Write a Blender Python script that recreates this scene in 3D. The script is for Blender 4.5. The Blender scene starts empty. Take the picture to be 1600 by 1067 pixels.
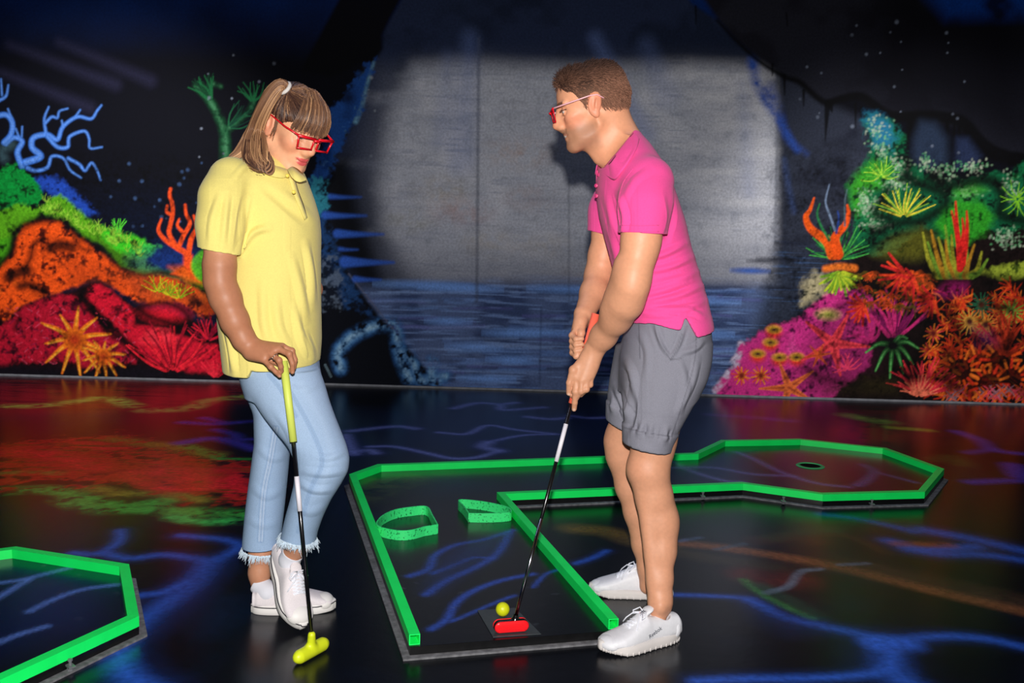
import bpy, bmesh, math, random
import numpy as np
from mathutils import Vector, Matrix

scene = bpy.context.scene
COL = scene.collection
random.seed(7)
RNG = np.random.default_rng(7)

# ------------------------------------------------------------------ camera
FPX, CX, CY, CAMH = 1530.0, 800.0, 533.5, 1.2
RHO = math.atan(.029)
TH = math.atan((CY - 356) * math.cos(RHO) / FPX)
_F = np.array([0, math.cos(TH), -math.sin(TH)])
_R0 = np.array([1., 0, 0])
_U0 = np.array([0, math.sin(TH), math.cos(TH)])
_R = math.cos(RHO) * _R0 + math.sin(RHO) * _U0
_U = -math.sin(RHO) * _R0 + math.cos(RHO) * _U0
_C = np.array([0, 0, CAMH])
cd = bpy.data.cameras.new('camera')
cd.sensor_width = 36.0
cd.lens = 36.0 * FPX / 1600.0
cd.clip_start = .05
cam = bpy.data.objects.new('camera', cd)
COL.objects.link(cam)
M = Matrix.Identity(4)
for i in range(3):
    M[i][0], M[i][1], M[i][2], M[i][3] = _R[i], _U[i], -_F[i], _C[i]
cam.matrix_world = M
scene.camera = cam

# ------------------------------------------------------------------ world, lights, exposure
scene.view_settings.view_transform = 'Standard'
scene.view_settings.look = 'None'
scene.view_settings.gamma = 1.0
scene.view_settings.exposure = 0.0
world = bpy.data.worlds.new('world')
scene.world = world
world.use_nodes = True
world.node_tree.nodes['Background'].inputs[0].default_value = (.03, .04, .07, 1)
world.node_tree.nodes['Background'].inputs[1].default_value = .3


def lamp(name, kind, loc, target, energy, color, **kw):
    l = bpy.data.lights.new(name, kind)
    l.energy = energy
    l.color = color
    for k, v in kw.items():
        setattr(l, k, v)
    o = bpy.data.objects.new(name, l)
    COL.objects.link(o)
    o.location = loc
    d = Vector(target) - Vector(loc)
    o.rotation_euler = d.to_track_quat('-Z', 'Y').to_euler()
    return o


# the photographer's flash, just above the lens
lamp('camera_flash', 'SPOT', (.0, -.02, 1.365), (.0, 3.2, 1.0), 445, (1, .97, .93), spot_size=math.radians(95), spot_blend=.4, shadow_soft_size=.02)
# added unseen spots, brightening both painted reefs in place of fluorescent glow
lamp('added_reef_spot_left', 'SPOT', (-2.3, 4.7, 3.1), (-3.1, 7.2, .75), 500, (1, .97, .95), spot_size=math.radians(72), spot_blend=.9, shadow_soft_size=.12)
lamp('added_reef_spot_right', 'SPOT', (2.4, 4.7, 3.1), (3.0, 7.2, .7), 350, (1, .97, .95), spot_size=math.radians(70), spot_blend=.9, shadow_soft_size=.12)
# black-light tubes under the ceiling
lamp('black_light_tube', 'AREA', (0, 3.6, 3.15), (0, 3.6, 0), 30, (.62, .7, 1), shape='RECTANGLE', size=6.0, size_y=.3)


# ------------------------------------------------------------------ projection helpers (measuring only)
def ray(px, py):
    return _F + _R * (px - CX) / FPX - _U * (py - CY) / FPX


def G(px, py, z=0.0):
    d = ray(px, py)
    return _C + d * ((z - CAMH) / d[2])


def P(px, py, Y):
    d = ray(px, py)
    return _C + d * (Y / d[1])


WALL_Y = 7.2


def lin(c):
    c = np.asarray(c, float) / 255.
    return np.where(c <= .04045, c / 12.92, ((c + .055) / 1.055) ** 2.4)


# ------------------------------------------------------------------ tagging and mesh helpers
def tag(o, label=None, cat=None, group=None, kind=None):
    if label: o['label'] = label
    if cat: o['category'] = cat
    if group: o['group'] = group
    if kind: o['kind'] = kind
    return o


def empty(name, loc, label=None, cat=None, group=None):
    o = bpy.data.objects.new(name, None)
    COL.objects.link(o)
    o.empty_display_size = .05
    o.location = loc
    return tag(o, label, cat, group)


def world_of(o):
    w = o.matrix_basis.copy()
    if o.parent is not None:
        w = world_of(o.parent) @ o.matrix_parent_inverse @ w
    return w


def put(name, me, mat, parent=None):
    o = bpy.data.objects.new(name, me)
    COL.objects.link(o)
    if mat is not None:
        me.materials.append(mat)
    if parent is not None:
        o.parent = parent
        pm = world_of(parent)
        o.matrix_parent_inverse = pm.inverted()
    return o


def np_mesh(name, V, F, smooth=True, cols=None, colname='Col'):
    """V (n,3), F list of index arrays / (m,4) array"""
    me = bpy.data.meshes.new(name)
    V = np.asarray(V, np.float32)
    if isinstance(F, np.ndarray):
        m, k = F.shape
        tot = np.full(m, k, np.int32)
        idx = F.astype(np.int32).ravel()
    else:
        tot = np.array([len(f) for f in F], np.int32)
        idx = np.array([i for f in F for i in f], np.int32)
        m = len(tot)
    me.vertices.add(len(V))
    me.vertices.foreach_set('co', V.ravel())
    me.loops.add(len(idx))
    me.loops.foreach_set('vertex_index', idx)
    me.polygons.add(m)
    st = np.zeros(m, np.int32)
    st[1:] = np.cumsum(tot)[:-1]
    me.polygons.foreach_set('loop_start', st)
    me.polygons.foreach_set('loop_total', tot)
    me.polygons.foreach_set('use_smooth', np.full(m, bool(smooth)))
    me.update(calc_edges=True)
    me.validate()
    if cols is not None:
        at = me.color_attributes.new(colname, 'FLOAT_COLOR', 'POINT')
        c4 = np.ones((len(V), 4), np.float32)
        c4[:, :3] = cols
        at.data.foreach_set('color', c4.ravel())
    return me


class MB:
    """collects shapes into one mesh"""
    def __init__(s):
        s.V, s.F, s.C = [], [], []

    def add(s, V, F, col=None):
        b = len(s.V)
        s.V += [tuple(map(float, v)) for v in V]
        s.F += [[i + b for i in f] for f in F]
        s.C += [col if col is not None else (1, 1, 1)] * len(V)

    def box(s, c, sz, rot=None, col=None):
        V = []
        for x in (-.5, .5):
            for y in (-.5, .5):
                for z in (-.5, .5):
                    v = np.array([x * sz[0], y * sz[1], z * sz[2]])
                    if rot is not None: v = rot @ v
                    V.append(np.asarray(c) + v)
        s.add(V, [[0, 1, 3, 2], [4, 6, 7, 5], [0, 4, 5, 1], [2, 3, 7, 6], [0, 2, 6, 4], [1, 5, 7, 3]], col)

    def tube(s, pts, r, n=8, cap=True, col=None, flat=1.0, up=None):
        pts = [np.asarray(p, float) for p in pts]
        m = len(pts)
        rs = r if hasattr(r, '__len__') else [r] * m
        u = None
        V = []
        for i in range(m):
            t = pts[min(i + 1, m - 1)] - pts[max(i - 1, 0)]
            t = t / (np.linalg.norm(t) + 1e-12)
            if u is None:
                a = np.array([0, 0, 1.]) if up is None else np.asarray(up, float)
                if abs(a @ t) > .95: a = np.array([1., 0, 0])
                u = a - t * (a @ t)
            else:
                u = u - t * (u @ t)
            u /= np.linalg.norm(u) + 1e-12
            w = np.cross(t, u)
            for k in range(n):
                an = 2 * math.pi * k / n
                V.append(pts[i] + rs[i] * (math.cos(an) * u * flat + math.sin(an) * w))
        F = []
        for i in range(m - 1):
            for k in range(n):
                k2 = (k + 1) % n
                F.append([i * n + k, i * n + k2, (i + 1) * n + k2, (i + 1) * n + k])
        if cap:
            F.append(list(range(n))[::-1])
            F.append([(m - 1) * n + k for k in range(n)])
        s.add(V, F, col)

    def prism(s, poly, z0, z1, col=None):
        n = len(poly)
        V = [(p[0], p[1], z0) for p in poly] + [(p[0], p[1], z1) for p in poly]
        F = [list(range(n))[::-1], [n + i for i in range(n)]]
        for i in range(n):
            j = (i + 1) % n
            F.append([i, j, n + j, n + i])
        s.add(V, F, col)

    def lathe(s, prof, c, n=24, col=None):
        V, F = [], []
        m = len(prof)
        for r, z in prof:
            for k in range(n):
                a = 2 * math.pi * k / n
                V.append((c[0] + r * math.cos(a), c[1] + r * math.sin(a), c[2] + z))
        for i in range(m - 1):
            for k in range(n):
                k2 = (k + 1) % n
                F.append([i * n + k, i * n + k2, (i + 1) * n + k2, (i + 1) * n + k])
        s.add(V, F, col)

    def build(s, name, mat, parent=None, smooth=False, cols=False):
        me = np_mesh(name, np.array(s.V), s.F, smooth, np.array(s.C) if cols else None)
        return put(name, me, mat, parent)


def bevel(o, w=.002, seg=2):
    m = o.modifiers.new('bevel', 'BEVEL')
    m.width = w
    m.segments = seg
    m.limit_method = 'ANGLE'
    m.angle_limit = math.radians(40)
    return o


# ------------------------------------------------------------------ materials
def mat(name, color=(200, 200, 200), rough=.6, spec=.5, metal=0., attr=None, noise=None, bump=None, sss=0., sheen=0., coat=0.):
    """noise=(scale, amount) value variation; bump=(scale, strength, kind)"""
    m = bpy.data.materials.new(name)
    m.use_nodes = True
    nt = m.node_tree
    b = nt.nodes['Principled BSDF']
    b.inputs['Roughness'].default_value = rough
    b.inputs['Specular IOR Level'].default_value = spec
    b.inputs['Metallic'].default_value = metal
    if coat: b.inputs['Coat Weight'].default_value = coat
    if sheen: b.inputs['Sheen Weight'].default_value = sheen
    if sss:
        b.inputs['Subsurface Weight'].default_value = sss
        b.inputs['Subsurface Radius'].default_value = (.012, .005, .003)
        b.inputs['Subsurface Scale'].default_value = .6
    tc = nt.nodes.new('ShaderNodeTexCoord')
    if attr:
        a = nt.nodes.new('ShaderNodeVertexColor')
        a.layer_name = attr
        src = a.outputs['Color']
    else:
        r = nt.nodes.new('ShaderNodeRGB')
        r.outputs[0].default_value = (*lin(color), 1)
        src = r.outputs[0]
    if noise:
        n = nt.nodes.new('ShaderNodeTexNoise')
        n.inputs['Scale'].default_value = noise[0]
        n.inputs['Detail'].default_value = 6
        nt.links.new(tc.outputs['Object'], n.inputs['Vector'])
        mr = nt.nodes.new('ShaderNodeMapRange')
        mr.inputs[1].default_value = .25
        mr.inputs[2].default_value = .75
        mr.inputs[3].default_value = 1 - noise[1]
        mr.inputs[4].default_value = 1 + noise[1]
        nt.links.new(n.outputs['Fac'], mr.inputs[0])
        mx = nt.nodes.new('ShaderNodeVectorMath')
        mx.operation = 'SCALE'
        nt.links.new(src, mx.inputs[0])
        nt.links.new(mr.outputs[0], mx.inputs['Scale'])
        src = mx.outputs[0]
    nt.links.new(src, b.inputs['Base Color'])
    if bump:
        kind = bump[2] if len(bump) > 2 else 'noise'
        if kind == 'voronoi':
            n = nt.nodes.new('ShaderNodeTexVoronoi')
            out = n.outputs['Distance']
        else:
            n = nt.nodes.new('ShaderNodeTexNoise')
            n.inputs['Detail'].default_value = 4
            out = n.outputs['Fac']
        n.inputs['Scale'].default_value = bump[0]
        nt.links.new(tc.outputs['Object'], n.inputs['Vector'])
        bp = nt.nodes.new('ShaderNodeBump')
        bp.inputs['Strength'].default_value = bump[1]
        bp.inputs['Distance'].default_value = bump[3] if len(bump) > 3 else .002
        nt.links.new(out, bp.inputs['Height'])
        nt.links.new(bp.outputs[0], b.inputs['Normal'])
    return m


MT = {}
MT['mural'] = mat('mural_paint', attr='Col', rough=.75, spec=.12, noise=(60, .22), bump=(90, .25))
MT['floor'] = mat('painted_floor', attr='Col', rough=.25, spec=.32, noise=(45, .3), bump=(14, .10, 'noise', .004))
MT['bed'] = mat('painted_lane_bed', attr='Col', rough=.24, spec=.45, noise=(70, .35), bump=(30, .12))
MT['dark_wall'] = mat('dark_wall_paint', (12, 14, 24), .8, .2, noise=(3, .3))
MT['ceiling'] = mat('ceiling_paint', (8, 8, 12), .9, .1, noise=(4, .3))
MT['trim'] = mat('baseboard_paint', (118, 120, 126), .5, .4, noise=(20, .3))
MT['green'] = mat('green_fluorescent_paint', (20, 255, 108), .38, .45, noise=(14, .08), bump=(60, .05))
MT['green_inner'] = mat('tube_inside', (10, 90, 40), .6, .3)
MT['black'] = mat('black_edge', (12, 12, 14), .35, .5, noise=(40, .4))
MT['grey_base'] = mat('grey_base', (108, 108, 112), .8, .3, noise=(50, .5))
MT['bolt'] = mat('bolt_steel', (120, 122, 128), .3, .6, metal=.3)
MT['tee'] = mat('tee_plate', (62, 68, 72), .3, .5, noise=(60, .15))
MT['tee_edge'] = mat('tee_plate_edge', (150, 160, 165), .3, .5)
MT['ball'] = mat('ball_yellow', (214, 220, 22), .4, .5, bump=(260, .3, 'voronoi', .001))
MT['cup'] = mat('hole_black', (2, 2, 2), .9, .1)


# ------------------------------------------------------------------ painter: a raster of paint on a surface, in metres
def vnoise(H, W, cell_y, cell_x, rng):
    gh, gw = int(H / cell_y) + 4, int(W / cell_x) + 4
    g = rng.random((gh, gw)).astype(np.float32)
    y = np.arange(H, dtype=np.float32) / cell_y
    x = np.arange(W, dtype=np.float32) / cell_x
    yi, xi = y.astype(int), x.astype(int)
    fy, fx = y - yi, x - xi
    fy, fx = (fy * fy * (3 - 2 * fy))[:, None], (fx * fx * (3 - 2 * fx))[None, :]
    a, b = g[yi][:, xi], g[yi][:, xi + 1]
    c, d = g[yi + 1][:, xi], g[yi + 1][:, xi + 1]
    return (a * (1 - fx) + b * fx) * (1 - fy) + (c * (1 - fx) + d * fx) * fy


def smooth_pts(pts, n=6):
    p = np.asarray(pts, float)
    if len(p) < 3: return p
    q = np.vstack([2 * p[0] - p[1], p, 2 * p[-1] - p[-2]])
    out = []
    for i in range(1, len(q) - 2):
        for t in np.arange(n) / n:
            a, b, c, d = q[i - 1], q[i], q[i + 1], q[i + 2]
            out.append(.5 * (2 * b + (c - a) * t + (2 * a - 5 * b + 4 * c - d) * t * t + (3 * b - a - 3 * c + d) * t ** 3))
    out.append(p[-1])
    return np.array(out)


class Paint:
    def __init__(s, x0, x1, y0, y1, h, seed, conv):
        s.h = h
        s.x = np.arange(x0, x1 + h * .5, h)
        s.y = np.arange(y0, y1 + h * .5, h)
        s.W, s.H = len(s.x), len(s.y)
        s.A = np.zeros((s.H, s.W, 3), np.float32)
        s.rng = np.random.default_rng(seed)
        s.conv = conv
        r = s.rng
        s.n1 = sum(vnoise(s.H, s.W, c, c, r) * w for c, w in ((.35 / h, .5), (.16 / h, .3), (.07 / h, .2)))
        s.n2 = sum(vnoise(s.H, s.W, c, c, r) * w for c, w in ((.06 / h, .4), (.03 / h, .35), (max(.014 / h, 1.2), .25)))
        s.n3 = vnoise(s.H, s.W, max(.012 / h, 1.1), .16 / h, r)      # streaks along x

    def pts(s, P_, zoom=None):
        out = []
        for p in P_:
            q = p if zoom is None else (zoom[0] + p[0] / zoom[2], zoom[1] + p[1] / zoom[2])
            out.append(s.conv(*q))
        return np.array(out)

    def sl(s, lo, hi):
        i0, i1 = np.searchsorted(s.y, [lo[1], hi[1]])
        j0, j1 = np.searchsorted(s.x, [lo[0], hi[0]])
        return slice(max(i0, 0), min(i1, s.H)), slice(max(j0, 0), min(j1, s.W))

    def put(s, sl, a, col):
        a = np.clip(a, 0, 1)[..., None]
        s.A[sl] = s.A[sl] * (1 - a) + np.asarray(col, np.float32) * a

    def stroke(s, pts, w, col, soft=None, op=1., zoom=None, tex=0., raw=False, sm=True):
        """w: width or (w0, w1) in metres"""
        p = np.asarray(pts) if raw else s.pts(pts, zoom)
        if sm: p = smooth_pts(p)
        w0, w1 = w if hasattr(w, '__len__') else (w, w)
        soft = soft if soft is not None else max(.35 * max(w0, w1), s.h)
        pad = max(w0, w1) + soft + s.h
        S = s.sl(p.min(0) - pad, p.max(0) + pad)
        X, Y = np.meshgrid(s.x[S[1]], s.y[S[0]])
        if X.size == 0: return
        best = np.full(X.shape, 9., np.float32)
        n = len(p) - 1
        for i in range(n):
            a, b = p[i], p[i + 1]
            d = b - a
            t = np.clip(((X - a[0]) * d[0] + (Y - a[1]) * d[1]) / (d @ d + 1e-12), 0, 1)
            ww = w0 + (w1 - w0) * (i + t) / n
            best = np.minimum(best, np.hypot(X - a[0] - t * d[0], Y - a[1] - t * d[1]) - ww * .5)
        m = np.clip(.5 - best / soft, 0, 1)
        m = m * m * (3 - 2 * m) * op
        if tex: m = m * np.clip(1 - tex + tex * 2.4 * (s.n2[S] - .28), 0, 1)
        s.put(S, m, lin(col))

    def poly(s, pts, col, soft=.02, op=1., zoom=None, rag=0., tex=None, tex2=None, sm=False, streak=None):
        p = s.pts(pts, zoom)
        if sm:
            p = smooth_pts(np.vstack([p, p[:1]]), 4)[:-1]
        pad = soft + rag + s.h
        S = s.sl(p.min(0) - pad, p.max(0) + pad)
        X, Y = np.meshgrid(s.x[S[1]], s.y[S[0]])
        if X.size == 0: return
        ins = np.zeros(X.shape, bool)
        best = np.full(X.shape, 9., np.float32)
        n = len(p)
        for i in range(n):
            a, b = p[i], p[(i + 1) % n]
            d = b - a
            t = np.clip(((X - a[0]) * d[0] + (Y - a[1]) * d[1]) / (d @ d + 1e-12), 0, 1)
            best = np.minimum(best, np.hypot(X - a[0] - t * d[0], Y - a[1] - t * d[1]))
            c = (a[1] > Y) != (b[1] > Y)
            ins ^= c & (X < (b[0] - a[0]) * (Y - a[1]) / (b[1] - a[1] + 1e-12) + a[0])
        sd = np.where(ins, -best, best) + rag * 2 * (s.n2[S] - .5)
        m = np.clip(.5 - sd / (2 * soft), 0, 1)
        m = m * m * (3 - 2 * m) * op
        c = np.broadcast_to(lin(col), X.shape + (3,)).copy()
        if tex:
            k = np.clip((s.n2[S] - (1 - tex[1])) * 5, 0, 1)[..., None]
            c = c * (1 - k) + lin(tex[0]) * k
        if tex2:
            k = np.clip((s.n1[S] - (1 - tex2[1])) * 6, 0, 1)[..., None]
            c = c * (1 - k) + lin(tex2[0]) * k
        if streak:
            k = np.clip((s.n3[S] - (1 - streak[1])) * 4, 0, 1)[..., None]
            c = c * (1 - k) + lin(streak[0]) * k
        s.put(S, m, c)

    def tuft(s, c, n, r, a0, a1, w, col, zoom=None, col2=None, curl=.15, op=1.):
        """n strokes fanning out from c; r in metres; angles in degrees (90 = up)"""
        c = s.pts([c], zoom)[0]
        for i in range(n):
            a = math.radians(a0 + (a1 - a0) * (i + .5) / n + s.rng.uniform(-5, 5))
            rr = r * s.rng.uniform(.75, 1.05)
            e = c + rr * np.array([math.cos(a), math.sin(a)])
            mid = (c + e) / 2 + curl * rr * s.rng.uniform(-1, 1) * np.array([-math.sin(a), math.cos(a)])
            s.stroke([c + (mid - c) * .25, mid, e], (w, w * .45), col if (col2 is None or i % 2) else col2, raw=True, op=op)

    def disc(s, c, rx, ry, col, zoom=None, soft=.012, op=1., tex=0.):
        c = s.pts([c], zoom)[0]
        S = s.sl(c - [rx + soft * 2, ry + soft * 2], c + [rx + soft * 2, ry + soft * 2])
        X, Y = np.meshgrid(s.x[S[1]], s.y[S[0]])
        if X.size == 0: return
        q = (np.hypot((X - c[0]) / rx, (Y - c[1]) / ry) - 1) * min(rx, ry)
        m = np.clip(.5 - q / (2 * soft), 0, 1) * op
        if tex: m = m * np.clip(1 - tex + tex * 2.4 * (s.n2[S] - .28), 0, 1)
        s.put(S, m, lin(col))

    def dots(s, box, n, r, col, op=.8):
        a, b = s.pts([box[:2]])[0], s.pts([box[2:]])[0]
        for _ in range(n):
            c = np.array([s.rng.uniform(min(a[0], b[0]), max(a[0], b[0])), s.rng.uniform(min(a[1], b[1]), max(a[1], b[1]))])
            rr = r * s.rng.uniform(.5, 1.2)
            S = s.sl(c - 2 * rr - s.h, c + 2 * rr + s.h)
            X, Y = np.meshgrid(s.x[S[1]], s.y[S[0]])
            if X.size: s.put(S, np.clip(1.3 - np.hypot(X - c[0], Y - c[1]) / rr, 0, 1) * op * s.rng.uniform(.4, 1), lin(col))

    def sample(s, x, y):
        fx = np.clip((np.asarray(x) - s.x[0]) / s.h, 0, s.W - 1.001)
        fy = np.clip((np.asarray(y) - s.y[0]) / s.h, 0, s.H - 1.001)
        i, j = fy.astype(int), fx.astype(int)
        a, b = (fy - i)[:, None], (fx - j)[:, None]
        A = s.A
        return (A[i, j] * (1 - b) + A[i, j + 1] * b) * (1 - a) + (A[i + 1, j] * (1 - b) + A[i + 1, j + 1] * b) * a


# ------------------------------------------------------------------ the mural on the back wall
def wall_xy(px, py):
    p = P(px, py, WALL_Y)
    return np.array([p[0], p[2]])


def floor_xy(px, py):
    p = G(px, py, 0)
    return np.array([p[0], p[1]])


def paint_mural():
    m = Paint(-4.3, 4.3, 0, 3.2, .007, 3, wall_xy)
    X, Z = np.meshgrid(m.x, m.y)
    u = 1 / 213.
    full = (slice(0, m.H), slice(0, m.W))
    ZA, ZB, ZC = (0, 0, 3.2325), (0, 280, 2.965), (400, 0, 3.335)
    ZD, ZE, ZF = (460, 280, 2.9636), (1060, 0, 2.963), (1080, 240, 2.667)
    # night-blue water of the background
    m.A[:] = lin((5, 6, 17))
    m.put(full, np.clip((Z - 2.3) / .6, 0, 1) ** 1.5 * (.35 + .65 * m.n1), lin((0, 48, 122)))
    m.put(full, np.clip((1.5 - Z) / 1.2, 0, 1) * .5 * np.clip(1 - abs(X + 2.6) / 1.5, 0, 1), lin((4, 34, 78)))
    # faint beams
    for a, b in (((93, 66), (235, 126)), ((15, 70), (180, 132)), ((0, 112), (140, 168))):
        m.stroke([a, b], (9 * u, 16 * u), (46, 46, 76), soft=.10, op=.42)
    # ---------------- middle: cave mouth with grey mist and water
    cave = [(644, -30), (610, 30), (599, 51), (598, 75), (580, 102), (571, 141), (562, 180), (529, 234), (517, 270), (512, 320), (520, 380), (545, 430), (580, 470), (620, 520), (660, 575), (690, 606), (690, 640), (1110, 640), (1135, 590), (1170, 540), (1215, 470), (1216, 105), (1185, 91), (1151, 64), (1124, 34), (1080, 5), (1060, -30)]
    m.poly(cave, (34, 45, 74), soft=.02, tex2=((24, 34, 58), .45))
    mist = [(650, 106), (720, 101), (900, 108), (1080, 104), (1190, 110), (1213, 160), (1214, 446), (1000, 462), (680, 452), (640, 420), (600, 350), (596, 280), (612, 180)]  # top edge paints in the flash beam's cutoff, with dark navy above it
    m.poly([(600, 120), (760, 110), (760, 470), (600, 450), (556, 340), (560, 250)], (120, 124, 138), soft=.2, op=.6)
    m.poly(mist, (122, 126, 140), soft=.2, op=.35)
    m.poly(mist, (196, 199, 210), soft=.11, tex=((180, 183, 194), .46), tex2=((212, 213, 222), .38), streak=((182, 186, 200), .36))
    m.poly([(1075, 110), (1205, 110), (1213, 430), (1085, 440)], (212, 212, 220), soft=.12, op=.45, tex=((192, 194, 204), .45))
    for c, r, col in (((690, 300), .16, (196, 180, 150)), ((810, 240), .20, (205, 176, 160)), ((720, 330), .17, (210, 168, 160)), ((770, 380), .17, (196, 176, 140)), ((850, 385), .13, (208, 190, 160)), ((640, 345), .1, (180, 172, 140)), ((905, 430), .12, (205, 180, 170)), ((830, 310), .14, (205, 176, 168))):
        m.disc(c, r * .8, r * .4, col, soft=.08, op=.6, tex=.9)
    # broad brush marks of the mist, dimmer towards the water line
    for i in range(90):
        x, y = m.rng.uniform(590, 1200), m.rng.uniform(112, 440)
        L = m.rng.uniform(20, 70)
        m.stroke([(x - L, y + m.rng.uniform(-6, 6)), (x, y), (x + L, y + m.rng.uniform(-6, 6))], m.rng.uniform(.02, .07), [(226, 226, 234), (166, 170, 184), (150, 156, 172)][i % 3], soft=.07, op=.34, tex=.5)
    for i in range(26):
        x, y = m.rng.uniform(1080, 1200), m.rng.uniform(115, 320)
        m.stroke([(x - 30, y), (x + 25, y + m.rng.uniform(-8, 8))], m.rng.uniform(.02, .06), (236, 236, 240), soft=.05, op=.4, tex=.6)
    m.poly([(600, 390), (900, 400), (1216, 380), (1216, 470), (620, 470)], (112, 116, 132), soft=.22, op=.6)
    # fading dark towards the rock on the left
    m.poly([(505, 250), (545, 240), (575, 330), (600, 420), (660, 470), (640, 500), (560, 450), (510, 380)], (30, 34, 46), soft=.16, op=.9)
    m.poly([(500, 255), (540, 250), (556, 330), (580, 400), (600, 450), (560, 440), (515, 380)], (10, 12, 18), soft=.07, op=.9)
    # streaked water
    water = [(555, 452), (700, 440), (900, 438), (1130, 442), (1214, 448), (1200, 500), (1120, 600), (1110, 640), (690, 640), (640, 560)]
    m.poly(water, (86, 104, 146), soft=.07, tex2=((60, 76, 116), .5), streak=((108, 134, 184), .42))
    for i in range(150):
        x = m.rng.uniform(600, 1150)
        y = m.rng.uniform(445, 606)
        if x < 560 + (y - 440) * .8: continue
        L = m.rng.uniform(20, 70)
        c = [(108, 144, 204), (92, 124, 186), (38, 50, 84), (136, 164, 214), (98, 100, 170)][m.rng.integers(5)]
        m.stroke([(x - L, y), (x, y + m.rng.uniform(-3, 3)), (x + L, y)], m.rng.uniform(1.5, 5) * u, c, soft=6 * u, op=.5)
    for x, y, w, h in ((800, 521, 40, 5), (800, 562, 34, 6), (700, 502, 30, 5), (740, 542, 38, 5), (760, 592, 40, 5), (660, 445, 70, 6), (890, 452, 60, 5), (720, 450, 60, 6), (850, 520, 50, 5), (1090, 470, 60, 5), (1080, 520, 60, 6)):
        m.disc((x, y), w * u, h * u, (120, 166, 240), soft=.02, op=.75)
    # old panel seams and runs
    for a, b, w, c, o in (((748, 60), (745, 470), 5, (70, 76, 92), .5), ((889, 280), (889, 470), 3, (60, 66, 80), .35), ((1221, -10), (1209, 420), 4, (120, 124, 134), .5), ((846, 480), (843, 600), 3, (30, 38, 66), .4)):
        m.stroke([a, b], w * u, c, soft=.02, op=o)
    # blue-grey rays falling through the mouth
    for a, b, w, o in (((735, 60), (720, 250), 40, .28), ((930, 60), (1010, 210), 26, .4), ((700, 90), (690, 220), 26, .22), ((1010, 70), (1040, 150), 40, .2), ((1160, 130), (1170, 300), 20, .2)):
        m.stroke([a, b], (w * u * .6, w * u), (112, 136, 200), soft=.14, op=o)
    # right panel behind the seam
    m.poly([(1217, 105), (1250, 130), (1290, 160), (1360, 190), (1400, 240), (1420, 330), (1330, 420), (1280, 470), (1216, 480)], (44, 49, 64), soft=.05, tex2=((30, 34, 48), .5))
    m.poly([(1214, 380), (1290, 400), (1290, 450), (1240, 500), (1180, 540), (1150, 575), (1190, 470)], (44, 52, 70), soft=.08, op=.8, streak=((60, 84, 124), .35))
    m.stroke([(1176, 96), (1182, 130), (1200, 165), (1222, 195), (1245, 235)], (16 * u, 5 * u), (44, 84, 176), soft=.07, tex=.5)
    m.stroke([(1200, 140), (1215, 170), (1230, 215), (1260, 240)], (20 * u, 4 * u), (40, 74, 160), soft=.07, op=.8, tex=.6)
    m.stroke([(1225, 250), (1232, 290), (1240, 330)], 8 * u, (60, 80, 130), soft=.05, op=.6, tex=.6)
    for x, y, w in ((1180, 423, 32), (1215, 405, 28), (1235, 380, 20), (1225, 450, 34), (1240, 465, 30), (1190, 408, 18)):
        m.disc((x, y), w * u, 2.4 * u, (24, 28, 44), soft=.015, op=.9)
    m.disc((1172, 423), 26 * u, 4 * u, (70, 110, 200), soft=.015, op=.9)
    # dark vault above on the right, black dripping edge
    m.poly([(1080, -30), (1124, 34), (1151, 64), (1185, 91), (1222, 118), (1250, 130), (1290, 158), (1340, 150), (1380, 180), (1440, 185), (1500, 200), (1560, 240), (1620, 240), (1620, -40)], (30, 31, 42), soft=.025, tex2=((22, 22, 32), .5))
    m.poly([(1390, -30), (1620, -30), (1620, 230), (1560, 235), (1480, 190), (1400, 170), (1330, 130)], (5, 5, 14), soft=.3, op=.92)
    m.poly([(1420, -40), (1620, -40), (1620, 24), (1480, 26)], (0, 60, 150), soft=.09, op=.85, tex2=((2, 20, 60), .5))
    m.stroke([(400, 0), (480, 0)], .01, (30, 30, 40), raw=False, op=0)
    m.stroke([(180, 95), (270, 190), (370, 280), (490, 355), (560, 380), (640, 450), (690, 475), (760, 455), (840, 445), (900, 480), (960, 525), (1040, 540), (1130, 535), (1240, 545), (1320, 570), (1400, 660), (1480, 715), (1600, 745)], (4 * u, 22 * u), (3, 3, 6), zoom=ZE, soft=.035, op=.96)
    for a, b, w in (((690, 480), (680, 650), 16), ((580, 420), (580, 490), 8), ((820, 480), (820, 590), 7), ((846, 500), (848, 560), 6), ((1075, 545), (1062, 740), 22), ((1245, 560), (1245, 760), 10), ((1278, 580), (1275, 740), 7), ((1300, 590), (1303, 650), 10), ((490, 350), (492, 440), 9), ((435, 300), (435, 350), 6), ((700, 480), (712, 520), 20), ((1110, 540), (1085, 640), 20), ((1340, 600), (1370, 700), 24), ((80, 30), (82, 110), 5), ((500, 60), (505, 120), 4)):
        m.stroke([a, b], (w * u * .6, 1.5 * u), (3, 3, 6), zoom=ZE, soft=.018, op=.92)
    m.poly([(1120, 560), (1190, 570), (1240, 640), (1245, 760), (1130, 790), (1080, 730), (1090, 640)], (38, 52, 76), zoom=ZE, soft=.05, op=.8)
    m.poly([(1290, 640), (1340, 640), (1400, 720), (1380, 770), (1280, 780)], (36, 48, 80), zoom=ZE, soft=.04, op=.8)
    # black rock edge on the left of the mouth
    m.poly([(545, -30), (642, -30), (609, 30), (597, 55), (597, 78), (578, 104), (560, 100), (520, 120), (470, 110)], (3, 3, 9), soft=.02, op=.97)
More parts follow.
